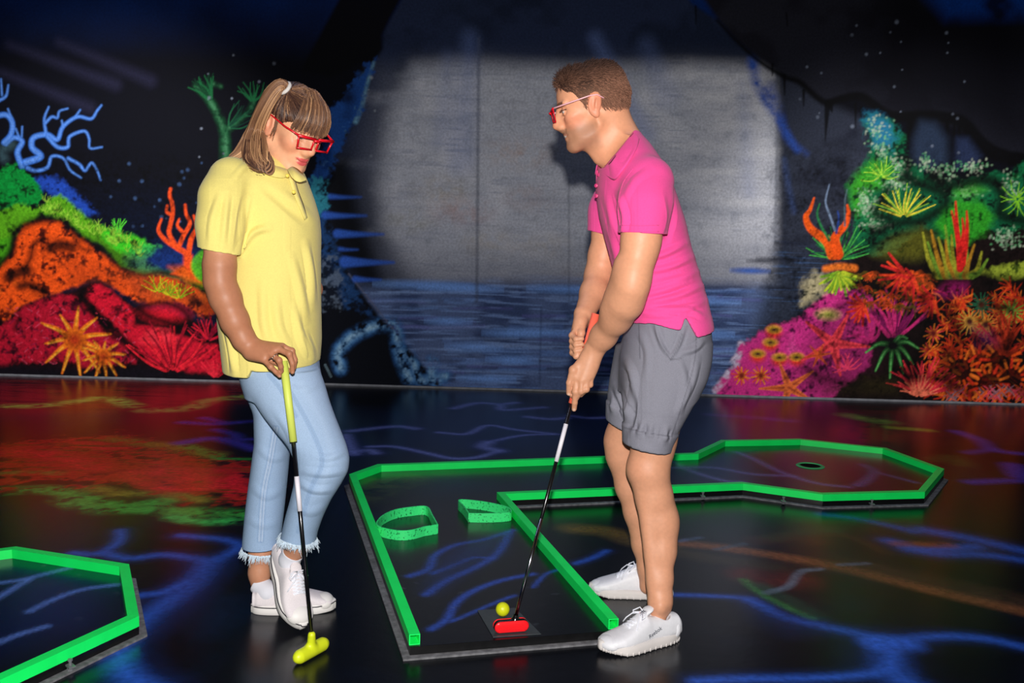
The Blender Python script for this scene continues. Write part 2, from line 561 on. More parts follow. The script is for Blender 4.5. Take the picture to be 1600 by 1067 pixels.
    # blue lit rock, left
    m.poly([(590, 88), (582, 106), (570, 145), (560, 185), (528, 238), (515, 275), (500, 300), (480, 300), (500, 250), (515, 215), (505, 180), (540, 150), (560, 115)], (30, 76, 150), soft=.025, rag=.05, tex=((84, 140, 200), .34), tex2=((10, 26, 60), .42))
    m.stroke([(584, 98), (574, 130), (566, 165), (556, 190)], (3 * u, 7 * u), (110, 160, 190), soft=.03, tex=.9)
    m.poly([(495, 285), (514, 275), (512, 330), (520, 380), (545, 430), (590, 490), (625, 530), (690, 603), (500, 603), (495, 480)], (8, 12, 22), soft=.02)
    m.poly([(480, 300), (508, 285), (510, 330), (522, 390), (550, 445), (585, 492), (540, 480), (505, 430), (495, 380)], (30, 66, 116), soft=.03, rag=.05, tex=((10, 24, 46), .48), tex2=((72, 128, 168), .36))
    m.poly([(490, 280), (512, 282), (510, 325), (496, 335), (485, 310)], (50, 140, 160), soft=.02, rag=.06, tex=((12, 40, 60), .5))
    m.poly([(494, 395), (520, 405), (535, 440), (530, 480), (500, 485)], (96, 110, 130), soft=.03, rag=.08, tex=((16, 24, 40), .6), op=.8)
    m.stroke([(545, 428), (575, 465), (615, 515)], (3 * u, 2 * u), (96, 100, 124), soft=.012, op=.7)
    for P_ in ([(532, 575), (528, 552), (545, 530), (570, 515), (600, 507), (618, 512), (622, 540)], [(632, 550), (645, 568), (652, 590), (668, 594), (695, 588)], [(622, 545), (630, 570), (640, 592)], [(676, 565), (674, 590), (684, 596)]):
        m.stroke(P_, 22 * u, (46, 100, 166), soft=.06, tex=.95)
        m.stroke(P_, 14 * u, (108, 164, 210), soft=.05, tex=1.1, op=.9)
        m.stroke(P_, 7 * u, (170, 205, 225), soft=.04, tex=1.3, op=.7)
    m.stroke([(508, 570), (517, 588)], 4 * u, (90, 110, 120), tex=.8)
    for x, y, w, h in ((540, 308, 24, 4), (540, 337, 32, 6), (563, 366, 36, 7), (577, 410, 38, 9), (575, 437, 20, 5), (545, 390, 14, 3)):
        m.stroke([(x - w, y - 1), (x - w * .2, y), (x + w, y)], (h * 1.9 * u, h * .4 * u), (52, 98, 200), soft=.03, op=.95)
    # green tree-like weed behind her
    for P_, w in (([(352, 262), (352, 230), (350, 205), (338, 175), (322, 150), (306, 135)], (17, 9)), ([(352, 205), (372, 188), (392, 170), (396, 150)], (10, 7)), ([(325, 150), (330, 132), (345, 135)], (9, 4))):
        m.stroke(P_, (w[0] * u, w[1] * u), (16, 84, 46), soft=.045, tex=.7)
        m.stroke(P_, (w[0] * u * .5, w[1] * u * .5), (80, 140, 100), soft=.03, tex=1.2, op=.6)
    m.tuft((330, 158), 16, .19, 80, 150, .02, (24, 100, 56), col2=(10, 56, 34), op=.8)
    m.tuft((356, 200), 14, .22, 10, 75, .012, (30, 96, 62), col2=(14, 60, 44), op=.7)
    m.tuft((395, 160), 10, .16, 40, 150, .014, (26, 104, 60), op=.8)
    m.dots((300, 60, 440, 320), 20, .012, (150, 160, 180), .6)
    m.dots((575, 90, 640, 260), 10, .012, (170, 180, 190), .6)
    m.dots((170, 240, 330, 360), 24, .014, (70, 100, 150), .7)
    m.dots((1250, 20, 1500, 240), 24, .014, (120, 130, 150), .7)
    # ---------------- left reef
    bc = (58, 112, 206)
    for P_, w in (([(110, 840), (88, 770), (112, 715), (70, 695), (30, 730)], (30, 18)), ([(-30, 590), (30, 580), (62, 620), (55, 680), (20, 720)], (24, 26)), ([(-10, 510), (30, 485), (42, 430)], (16, 5)), ([(10, 480), (5, 400)], (8, 3)), ([(128, 820), (205, 790), (162, 745), (170, 695), (240, 680), (290, 705), (318, 640), (390, 590), (460, 600), (490, 560), (512, 532)], (34, 7)), ([(232, 672), (224, 600), (246, 540)], (15, 5)), ([(230, 620), (262, 590), (290, 595), (300, 562), (342, 548)], (13, 5)), ([(240, 690), (290, 742), (342, 742), (352, 690), (425, 662), (450, 700), (455, 748), (515, 743)], (20, 5)), ([(140, 850), (180, 862), (240, 845), (262, 790), (320, 800), (355, 860), (410, 898)], (20, 5)), ([(345, 800), (400, 830), (430, 862), (462, 822), (490, 860), (508, 910)], (16, 4)), ([(95, 690), (80, 650)], (7, 3)), ([(110, 690), (112, 640)], (6, 3)), ([(60, 600), (40, 550)], (8, 3)), ([(320, 640), (312, 610)], (12, 6)), ([(380, 590), (405, 555)], (8, 3))):
        m.stroke(P_, (w[0] / 3.23 * u, max(w[1] / 3.23 * u, .008)), bc, soft=.02, zoom=ZA)
        m.stroke(P_, (w[0] / 6.5 * u, max(w[1] / 6.5 * u, .006)), (104, 152, 226), soft=.02, zoom=ZA, op=.55)
    m.poly([(160, 900), (240, 890), (320, 910), (400, 990), (490, 1075), (430, 1090), (320, 1010), (220, 960)], (28, 66, 166), zoom=ZA, soft=.03, rag=.03, tex=((10, 28, 84), .4))
    m.poly([(0, 860), (80, 828), (165, 885), (212, 985), (190, 1045), (60, 1060), (-30, 1060), (-30, 870)], (4, 128, 48), zoom=ZA, soft=.02, rag=.04, tex=((6, 66, 30), .42), tex2=((44, 160, 66), .34))
    m.stroke([(60, 730), (10, 760), (20, 800)], .05, (60, 90, 100), zoom=ZA, soft=.08, op=.6)
    # yellow-green ridge
    ridge = [(-20, 150), (90, 113), (170, 130), (215, 110), (280, 72), (330, 108), (400, 180), (470, 220), (530, 240), (600, 262), (660, 280), (745, 312), (730, 340), (665, 368), (720, 400), (900, 450), (985, 500), (980, 540), (840, 470), (640, 440), (560, 400), (480, 310), (380, 255), (300, 185), (200, 165), (100, 215), (30, 290), (-20, 300)]
    m.poly(ridge, (84, 156, 22), zoom=ZB, soft=.02, rag=.03, tex=((44, 92, 12), .42), tex2=((172, 204, 50), .36))
    m.poly([(480, 225), (600, 258), (745, 312), (725, 345), (640, 360), (540, 330), (470, 270)], (58, 196, 34), zoom=ZB, soft=.03, rag=.03, tex=((36, 120, 20), .4))
    m.poly([(430, 250), (520, 330), (660, 385), (640, 420), (560, 395), (470, 310)], (40, 76, 14), zoom=ZB, soft=.05, op=.8)
    m.stroke([(735, 330), (720, 370), (760, 405)], .05, (16, 34, 80), zoom=ZB, soft=.05)
    m.disc((780, 380), .2, .1, (20, 50, 120), zoom=ZB, soft=.08, op=.8)
    m.tuft((555, 260), 8, .12, 60, 140, .014, (80, 200, 50), zoom=ZB)
    for i in range(60):
        t = m.rng.uniform(0, 1)
        x, y = 200 + 460 * t, 120 + 210 * t + m.rng.uniform(-25, 40)
        m.tuft((x, y), 3, .06, 40, 140, .01, (150, 200, 60), zoom=ZB, op=.5)
    m.poly([(-20, 285), (60, 262), (50, 330), (10, 400), (-20, 410)], (66, 150, 20), zoom=ZB, soft=.02, tex=((30, 80, 10), .4))
    # orange rock
    org = [(-20, 420), (60, 345), (95, 250), (110, 215), (180, 192), (285, 200), (345, 255), (410, 300), (500, 365), (560, 420), (660, 452), (740, 440), (850, 475), (960, 530), (1010, 600), (960, 650), (820, 565), (700, 572), (620, 565), (540, 505), (440, 462), (330, 500), (210, 542), (90, 592), (40, 660), (-20, 660)]
    m.poly(org, (236, 82, 20), zoom=ZB, soft=.02, rag=.02, tex=((112, 30, 14), .50), tex2=((224, 100, 30), .4))
    for P_, w in (([(205, 275), (160, 300), (140, 370), (110, 420)], 16), ([(235, 318), (280, 305), (330, 315)], 40), ([(40, 455), (80, 435), (125, 425)], 40), ([(95, 495), (140, 490), (200, 520)], 30), ([(345, 270), (380, 320), (420, 330)], 10), ([(180, 190), (120, 210), (70, 250), (50, 340), (-10, 400)], 26), ([(185, 185), (290, 190), (350, 250), (430, 300), (500, 350), (560, 410), (660, 445), (745, 432), (860, 465), (985, 540)], 20)):
        m.stroke(P_, w * 1.35 / 2.965 * u, (16, 6, 5), zoom=ZB, soft=.06, op=.9)
    m.poly([(300, 380), (520, 400), (560, 480), (470, 470), (330, 490)], (110, 30, 16), zoom=ZB, soft=.1, op=.35, tex=((230, 90, 30), .5))
    m.poly([(560, 430), (740, 450), (860, 490), (880, 560), (760, 560), (640, 560)], (150, 60, 30), zoom=ZB, soft=.06, op=.55, tex=((206, 84, 24), .45))
    m.poly([(860, 520), (990, 560), (1010, 640), (900, 620)], (30, 12, 14), zoom=ZB, soft=.08, op=.7)
    for x, y, n in ((780, 525, 16), (830, 540, 8), (730, 510, 8)):
        m.tuft((x, y + 15), n, .13, 20, 160, .011, (190, 180, 30), zoom=ZB, col2=(120, 150, 20))
    # red reef
    m.poly([(-20, 660), (40, 650), (100, 590), (210, 545), (330, 525), (420, 480), (460, 475), (540, 530), (620, 590), (680, 600), (860, 640), (1000, 690), (1060, 800), (1060, 930), (-20, 930)], (30, 6, 12), zoom=ZB, soft=.02)
    m.poly([(-20, 700), (60, 640), (120, 590), (215, 555), (330, 535), (400, 580), (450, 640), (470, 690), (540, 700), (545, 740), (600, 800), (640, 850), (420, 880), (300, 840), (60, 850), (-20, 870)], (176, 18, 44), zoom=ZB, soft=.025, rag=.03, tex=((86, 10, 36), .46), tex2=((220, 44, 70), .34))
    m.poly([(395, 540), (430, 490), (470, 482), (540, 545), (620, 605), (620, 680), (760, 690), (880, 745), (1000, 765), (1045, 830), (1040, 905), (860, 890), (700, 850), (620, 775), (540, 680), (460, 610)], (206, 20, 46), zoom=ZB, soft=.025, rag=.02, tex=((116, 10, 34), .44), tex2=((236, 50, 66), .36))
    m.disc((765, 620), 92 / 2.965 * u, 40 / 2.965 * u, (228, 24, 46), zoom=ZB, soft=.04, tex=.3)
    for P_, w in (([(385, 520), (400, 580), (460, 640), (500, 700), (580, 750), (620, 800)], 28), ([(640, 600), (700, 640), (800, 670), (900, 720)], 16), ([(650, 590), (760, 570), (850, 610), (880, 660)], 14), ([(860, 680), (900, 700), (990, 720)], 36), ([(90, 640), (70, 690)], 14)):
        m.stroke(P_, w * 1.4 / 2.965 * u, (10, 3, 7), zoom=ZB, soft=.06, op=.92)
    m.poly([(-20, 860), (200, 870), (420, 880), (640, 860), (900, 900), (1060, 910), (1060, 945), (-20, 940)], (10, 10, 20), zoom=ZB, soft=.04, op=.9)
    for i in range(120):
        x, y = m.rng.uniform(30, 620), m.rng.uniform(600, 860)
        m.stroke([(x, y), (x + m.rng.uniform(-25, 25), y + m.rng.uniform(-20, 20))], .01, [(230, 60, 90), (120, 20, 60), (200, 70, 100)][i % 3], zoom=ZB, op=.5)
    for c, r, w in (((345, 745), .27, .05), ((478, 822), .18, .038)):
        cc = m.pts([c], ZB)[0]
        for k in range(11):
            a = 2 * math.pi * k / 11 + .3
            rr = r * m.rng.uniform(.8, 1.1)
            d = np.array([math.cos(a), math.sin(a)])
            m.stroke([cc, cc + d * rr * .5, cc + d * rr + np.array([0, -.03])], (w * 1.05, w * .25), (238, 118, 24), raw=True, soft=.015)
            m.stroke([cc + d * rr * .4, cc + d * rr * .9 + np.array([0, -.03])], w * .22, (240, 186, 60), raw=True, soft=.014, op=.7, sm=False)
        m.disc(c, r * .22, r * .22, (170, 40, 20), zoom=ZB, soft=.04, op=.9)
    m.tuft((795, 900), 26, .40, 25, 155, .024, (236, 34, 52), zoom=ZB, col2=(150, 14, 36), curl=.08)
    m.tuft((962, 750), 18, .2, 20, 160, .017, (214, 26, 50), zoom=ZB, col2=(130, 10, 40))
    m.tuft((1000, 920), 10, .16, 30, 150, .018, (230, 40, 60), zoom=ZB)
    oc = (238, 78, 28)
    m.poly([(850, 350), (892, 350), (890, 400), (905, 450), (930, 480), (860, 450), (790, 440), (850, 400)], oc, zoom=ZB, soft=.015)
    m.poly([(780, 405), (860, 400), (900, 450), (960, 490), (860, 470)], (226, 96, 20), zoom=ZB, soft=.03, op=.8)
    for P_, w in (([(872, 400), (868, 350), (820, 318), (770, 285), (738, 248), (735, 220), (748, 185)], (32, 10)), ([(822, 320), (785, 255), (788, 215), (800, 160), (797, 110), (786, 75), (790, 45)], (22, 14)), ([(795, 165), (772, 150), (775, 122)], (16, 10)), ([(825, 320), (850, 262), (880, 205), (862, 160), (858, 120)], (22, 12)), ([(872, 350), (885, 280), (905, 240), (910, 205), (898, 170)], (26, 12)), ([(842, 240), (822, 215), (830, 185)], (16, 9))):
        m.stroke(P_, (w[0] / 2.965 * u, w[1] / 2.965 * u), oc, zoom=ZB, soft=.015)
    m.stroke([(935, 440), (915, 400), (945, 360)], .1, (90, 190, 30), zoom=ZB, soft=.03, tex=.3)
    # ---------------- right reef
    m.poly([(560, 560), (640, 470), (700, 360), (800, 330), (1387, 300), (1420, 300), (1420, 1040), (560, 1040), (480, 800)], (22, 12, 12), zoom=ZF, soft=.08)
    green = [(722, -166), (770, -160), (840, -140), (890, -60), (900, 40), (960, 70), (1050, 120), (1160, 110), (1260, 80), (1330, 90), (1390, 20), (1420, 0), (1420, 300), (1300, 330), (1220, 310), (1100, 390), (1010, 330), (960, 300), (860, 400), (760, 420), (680, 380), (672, 250), (655, 130), (690, 80), (740, 20), (742, -40), (725, -100)]
    m.poly(green, (10, 96, 58), zoom=ZF, soft=.025, rag=.04, tex=((5, 44, 32), .5), tex2=((36, 136, 62), .40))
    m.poly([(660, 130), (700, 75), (760, 30), (830, 60), (800, 140), (740, 150), (690, 260), (672, 220)], (64, 170, 30), zoom=ZF, soft=.05, op=.75, tex=((20, 90, 50), .4))
    m.poly([(722, -166), (800, -150), (850, -90), (830, -20), (760, -40)], (40, 120, 170), zoom=ZF, soft=.06, rag=.05, op=.7, tex=((20, 90, 80), .45))
    for c, r, n in (((735, 215), (45, 60), 170), ((850, 125), (60, 25), 90), ((870, 60), (45, 40), 80), ((975, 45), (30, 35), 60), ((1060, 80), (60, 40), 70), ((1180, 55), (50, 25), 70), ((770, 300), (50, 20), 60), ((1330, 140), (40, 50), 70), ((1310, 350), (60, 40), 120), ((1150, 160), (60, 25), 60), ((770, -100), (50, 60), 70), ((800, -10), (40, 50), 60)):
        for _ in range(n):
            p = (c[0] + m.rng.normal() * r[0] * .55, c[1] + m.rng.normal() * r[1] * .55)
            m.disc(p, m.rng.uniform(.004, .009), m.rng.uniform(.004, .009), [(150, 190, 150), (90, 170, 110), (190, 200, 176)][m.rng.integers(3)], zoom=ZF, soft=.006, op=.6)
    m.poly([(1020, 300), (1050, 230), (1120, 190), (1210, 200), (1260, 260), (1230, 330), (1120, 390), (1050, 350)], (44, 150, 34), zoom=ZF, soft=.04, rag=.03, tex=((20, 90, 20), .4), tex2=((110, 190, 50), .35))
    m.poly([(1090, 150), (1180, 120), (1230, 150), (1160, 185), (1090, 180)], (70, 170, 50), zoom=ZF, soft=.05, op=.8, tex=((20, 80, 40), .45))
    for P_, w in (([(890, 90), (960, 130), (1040, 160), (1060, 210), (960, 280), (860, 290), (760, 330)], 30), ([(900, 20), (905, 70), (890, 110)], 16), ([(1000, 100), (1080, 130), (1240, 110), (1300, 180), (1290, 250), (1387, 280)], 34), ([(820, 150), (770, 250), (830, 270)], 24), ([(1020, 330), (960, 330), (840, 350), (720, 400)], 18)):
        m.stroke(P_, w * 1.5 / 2.667 * u, (4, 14, 10), zoom=ZF, soft=.08, op=.9)
    m.tuft((790, 95), 18, .14, -20, 200, .012, (160, 210, 60), zoom=ZF, col2=(90, 170, 50))
    m.tuft((885, 265), 22, .24, 15, 165, .014, (226, 206, 60), zoom=ZF, col2=(130, 180, 50), curl=.05)
    m.tuft((1360, 190), 14, .15, 0, 360, .012, (120, 190, 40), zoom=ZF)
    m.poly([(840, 350), (960, 310), (1020, 360), (960, 440), (860, 440), (760, 420)], (96, 96, 24), zoom=ZF, soft=.06, op=.7, tex=((40, 80, 20), .4))
    m.poly([(1200, 490), (1300, 470), (1420, 440), (1420, 510), (1290, 520)], (176, 196, 60), zoom=ZF, soft=.03, rag=.03, op=.8, tex=((90, 120, 30), .45))
    for i in range(11):
        x = 1030 + 14 * i
        tip = [(965, 330), (985, 370), (1000, 320), (1030, 350), (1058, 300), (1060, 360), (1085, 340), (1150, 400), (1180, 380), (1210, 410), (1235, 440)][i]
        m.stroke([(x, 510), ((x + tip[0]) / 2 + m.rng.uniform(-12, 12), (510 + tip[1]) / 2 + 20), tip], (.05, .014), [(150, 150, 40), (110, 150, 44), (170, 120, 30)][i % 3], zoom=ZF, soft=.014)
    for P_, w in (([(1120, 480), (1115, 390), (1100, 300), (1085, 240)], .05), ([(1125, 430), (1110, 330), (1105, 260), (1102, 200)], .045), ([(1130, 460), (1145, 370), (1150, 300), (1148, 240)], .05), ([(1120, 420), (1135, 330), (1130, 270)], .04)):
        m.stroke(P_, (w, .012), (216, 34, 30), zoom=ZF, soft=.014)
    # orange tentacles on the green tuft
    m.tuft((615, 440), 26, .26, 5, 175, .016, (70, 170, 70), zoom=ZF, col2=(30, 110, 60), curl=.1)
    for P_, w, c in (([(590, 420), (565, 365), (500, 315), (478, 265), (495, 235), (512, 185)], (.085, .012), (244, 92, 20)), ([(612, 420), (600, 350), (640, 300), (655, 250), (650, 215)], (.08, .014), (240, 84, 20)), ([(575, 360), (540, 300), (525, 250), (535, 210)], (.02, .008), (40, 130, 70)), ([(600, 320), (575, 250), (560, 200), (575, 130)], (.018, .008), (120, 140, 170)), ([(605, 330), (615, 270), (610, 240)], (.016, .008), (40, 70, 150)), ([(640, 300), (640, 200), (650, 150)], (.014, .006), (80, 100, 110)), ([(640, 370), (660, 330)], (.02, .01), (30, 90, 60))):
        m.stroke(P_, w, c, zoom=ZF, soft=.014)
    # pink reef
    m.poly([(95, 985), (140, 920), (185, 890), (205, 790), (330, 728), (440, 690), (470, 660), (560, 590), (650, 545), (720, 560), (770, 640), (760, 760), (740, 880), (640, 970), (560, 1030), (120, 1030)], (206, 48, 132), zoom=ZF, soft=.02, rag=.03, tex=((120, 26, 90), .42), tex2=((226, 84, 156), .32))
    m.poly([(460, 630), (470, 540), (520, 500), (570, 510), (560, 570), (500, 610)], (210, 196, 150), zoom=ZF, soft=.05, rag=.04, op=.75, tex=((120, 120, 60), .4))
    m.poly([(520, 740), (700, 640), (800, 760), (760, 900), (560, 1020), (420, 960), (480, 860)], (60, 16, 40), zoom=ZF, soft=.12, op=.55)
    for P_ in ([(100, 985), (150, 925), (180, 860)], [(185, 880), (205, 795)]):
        m.stroke(P_, .05, (206, 190, 214), zoom=ZF, soft=.03, tex=1.0)
    m.tuft((622, 495), 14, .17, 190, 350, .036, (196, 216, 50), zoom=ZF, col2=(120, 170, 40), curl=.04)
    m.stroke([(560, 480), (620, 470), (680, 478)], .05, (240, 120, 40), zoom=ZF, soft=.03)
    m.disc((570, 670), .06, .03, (196, 206, 80), zoom=ZF, soft=.03)
    for c in ((330, 795), (278, 843), (368, 858), (440, 857), (345, 742)):
        m.disc(c, .058, .05, (226, 56, 48), zoom=ZF, soft=.02)
        m.disc((c[0], c[1] - 10), .046, .026, (236, 190, 50), zoom=ZF, soft=.014)
        m.disc((c[0], c[1] - 8), .030, .016, (70, 30, 30), zoom=ZF, soft=.012)
    for c in ((210, 925), (290, 925), (1010, 750), (990, 820)):
        m.tuft(c, 14, .075, 0, 360, .02, (240, 130, 40), zoom=ZF, col2=(226, 70, 60), curl=0)
        m.disc(c, .022, .022, (120, 30, 30), zoom=ZF, soft=.012)
    for c, r, n, col, a0 in (((592, 792), .27, 5, (232, 62, 74), 1.2), ((408, 975), .22, 5, (236, 112, 56), .7), ((530, 840), .1, 6, (226, 90, 40), .2)):
        cc = m.pts([c], ZF)[0]
        for k in range(n):
            a = a0 + 2 * math.pi * k / n
            m.stroke([cc, cc + r * np.array([math.cos(a), math.sin(a) * .9])], (r * .3, r * .06), col, raw=True, sm=False, soft=.014)
            m.stroke([cc, cc + r * .8 * np.array([math.cos(a), math.sin(a) * .9])], (r * .1, r * .03), (120, 20, 36), raw=True, sm=False, soft=.02, op=.6)
    m.tuft((840, 780), 20, .40, 40, 140, .03, (206, 44, 116), zoom=ZF, col2=(120, 20, 80), curl=.12)
    m.tuft((740, 790), 8, .18, 60, 170, .03, (190, 40, 110), zoom=ZF, curl=.2)
    for t in ((728, 828), (768, 905), (828, 935), (884, 915), (925, 878), (948, 812), (900, 770)):
        mid = ((840 + t[0]) / 2, (800 + t[1]) / 2 - 22)
        m.stroke([(840, 800), mid, t], (.045, .014), (44, 130, 56), zoom=ZF, soft=.012)
        m.stroke([(840, 800), mid, t], .010, (120, 200, 110), zoom=ZF, soft=.01, op=.7)
    m.disc((840, 800), .11, .08, (12, 10, 14), zoom=ZF, soft=.06)
    # orange and red growth, far right
    reds = [(230, 80, 24), (214, 50, 26), (240, 116, 36), (190, 40, 30)]
    for i in range(150):
        x, y = m.rng.uniform(960, 1400), m.rng.uniform(560, 1015)
        if x < 1060 and y < 900 and m.rng.random() < .75: continue
        a = m.rng.uniform(0, 360)
        m.tuft((x, y), 5, m.rng.uniform(.06, .14), a, a + 140, .018, reds[i % 4], zoom=ZF, col2=reds[(i + 1) % 4], op=.7)
    for i in range(60):
        x, y = m.rng.uniform(700, 1000), m.rng.uniform(470, 640)
        m.tuft((x, y), 4, m.rng.uniform(.04, .09), 180, 340, .02, [(236, 84, 30), (150, 60, 20), (90, 70, 20)][i % 3], zoom=ZF, op=.7)
    for c, r in (((890, 500), .2), ((930, 530), .13), ((720, 640), .14), ((1010, 610), .14)):
        m.tuft(c, 10, r, 120, 300, .032, (240, 70, 36), zoom=ZF, col2=(216, 40, 40), curl=.05)
    for k, (px, py) in enumerate(((1195, 880), (1165, 940), (1290, 860), (1330, 940), (1240, 960), (1120, 900))):
        cc = m.pts([(px, py)], ZF)[0]
        m.disc((px, py), .12, .12, (30, 8, 8), zoom=ZF, soft=.05, op=.85)
        for q in range(16):
            a = 2 * math.pi * q / 16
            d = np.array([math.cos(a), math.sin(a)])
            m.stroke([cc + d * .09, cc + d * .15], .02, reds[(q + k) % 3], raw=True, sm=False, soft=.012)
    for c, col in (((1160, 700), (206, 150, 60)), ((1228, 712), (200, 130, 50)), ((1332, 660), (130, 170, 60)), ((1210, 630), (30, 90, 60)), ((1300, 700), (196, 90, 40))):
        m.tuft(c, 16, .105, 0, 360, .017, col, zoom=ZF, curl=0)
        m.disc(c, .026, .026, (70, 30, 20), zoom=ZF, soft=.014)
    m.tuft((1300, 850), 12, .34, 50, 130, .03, (196, 56, 30), zoom=ZF, col2=(150, 40, 20))
    m.poly([(1170, 720), (1260, 740), (1280, 800), (1190, 800)], (90, 20, 80), zoom=ZF, soft=.06, op=.7)
    m.poly([(1020, 580), (1080, 530), (1150, 540), (1140, 580), (1060, 600)], (150, 20, 96), zoom=ZF, soft=.05, op=.8, tex=((90, 16, 50), .4))
    m.tuft((970, 1010), 26, .30, 10, 170, .022, (244, 62, 66), zoom=ZF, col2=(214, 40, 60), curl=.08)
    m.tuft((950, 1010), 14, .16, 10, 170, .02, (246, 120, 90), zoom=ZF, curl=.08)
    for i in range(26):
        m.tuft((m.rng.uniform(1060, 1400), m.rng.uniform(985, 1020)), 4, .07, 0, 360, .016, [(226, 70, 90), (150, 110, 120), (236, 90, 30)][i % 3], zoom=ZF, op=.8)
    m.tuft((650, 900), 10, .12, 20, 200, .018, (226, 60, 100), zoom=ZF)
    m.poly([(560, 990), (760, 1000), (860, 1000), (860, 940), (720, 930)], (40, 34, 14), zoom=ZF, soft=.06, op=.8, tex=((90, 80, 24), .3))
    # clefts and grit over both reefs
    for P_, w in (([(960, 600), (1000, 700), (960, 800), (900, 960)], 50), ([(1060, 640), (1120, 760), (1060, 860), (1080, 980)], 50), ([(1240, 560), (1270, 640), (1387, 620)], 40), ([(1180, 760), (1250, 820), (1387, 760)], 36), ([(700, 560), (800, 560), (900, 600)], 40), ([(960, 470), (1060, 520), (1200, 500), (1387, 540)], 36), ([(1330, 780), (1300, 900), (1387, 1000)], 40), ([(860, 900), (940, 930), (1060, 940), (1160, 1000)], 40), ([(560, 700), (620, 640), (700, 610)], 26), ([(480, 900), (560, 940), (700, 960)], 40)):
        m.stroke(P_, w / 2.667 * u, (8, 5, 6), zoom=ZF, soft=.10, op=.85, tex=.35)
    hard = np.clip((m.n2 - .52) * 4, 0, 1)
    zone = np.clip((-X - 1.72) * 4, 0, 1) * np.clip((1.75 - Z) * 4, 0, 1) + np.clip((X - 1.75) * 4, 0, 1) * np.clip((1.95 - Z) * 4, 0, 1)
    fine = vnoise(m.H, m.W, 2.2, 2.2, m.rng)
    k = (.55 * hard + .5 * (fine - .42)) * np.clip(zone, 0, 1)
    m.A *= np.clip(1 - k, .2, 1.25)[..., None]
    return m


def grid_mesh(name, m, to3d):
    J, I = np.meshgrid(m.x, m.y)
    V = to3d(J.ravel(), I.ravel())
    idx = np.arange(m.H * m.W).reshape(m.H, m.W)
    F = np.stack([idx[:-1, :-1], idx[:-1, 1:], idx[1:, 1:], idx[1:, :-1]], -1).reshape(-1, 4)
    return np_mesh(name, V, F, True, m.A.reshape(-1, 3))


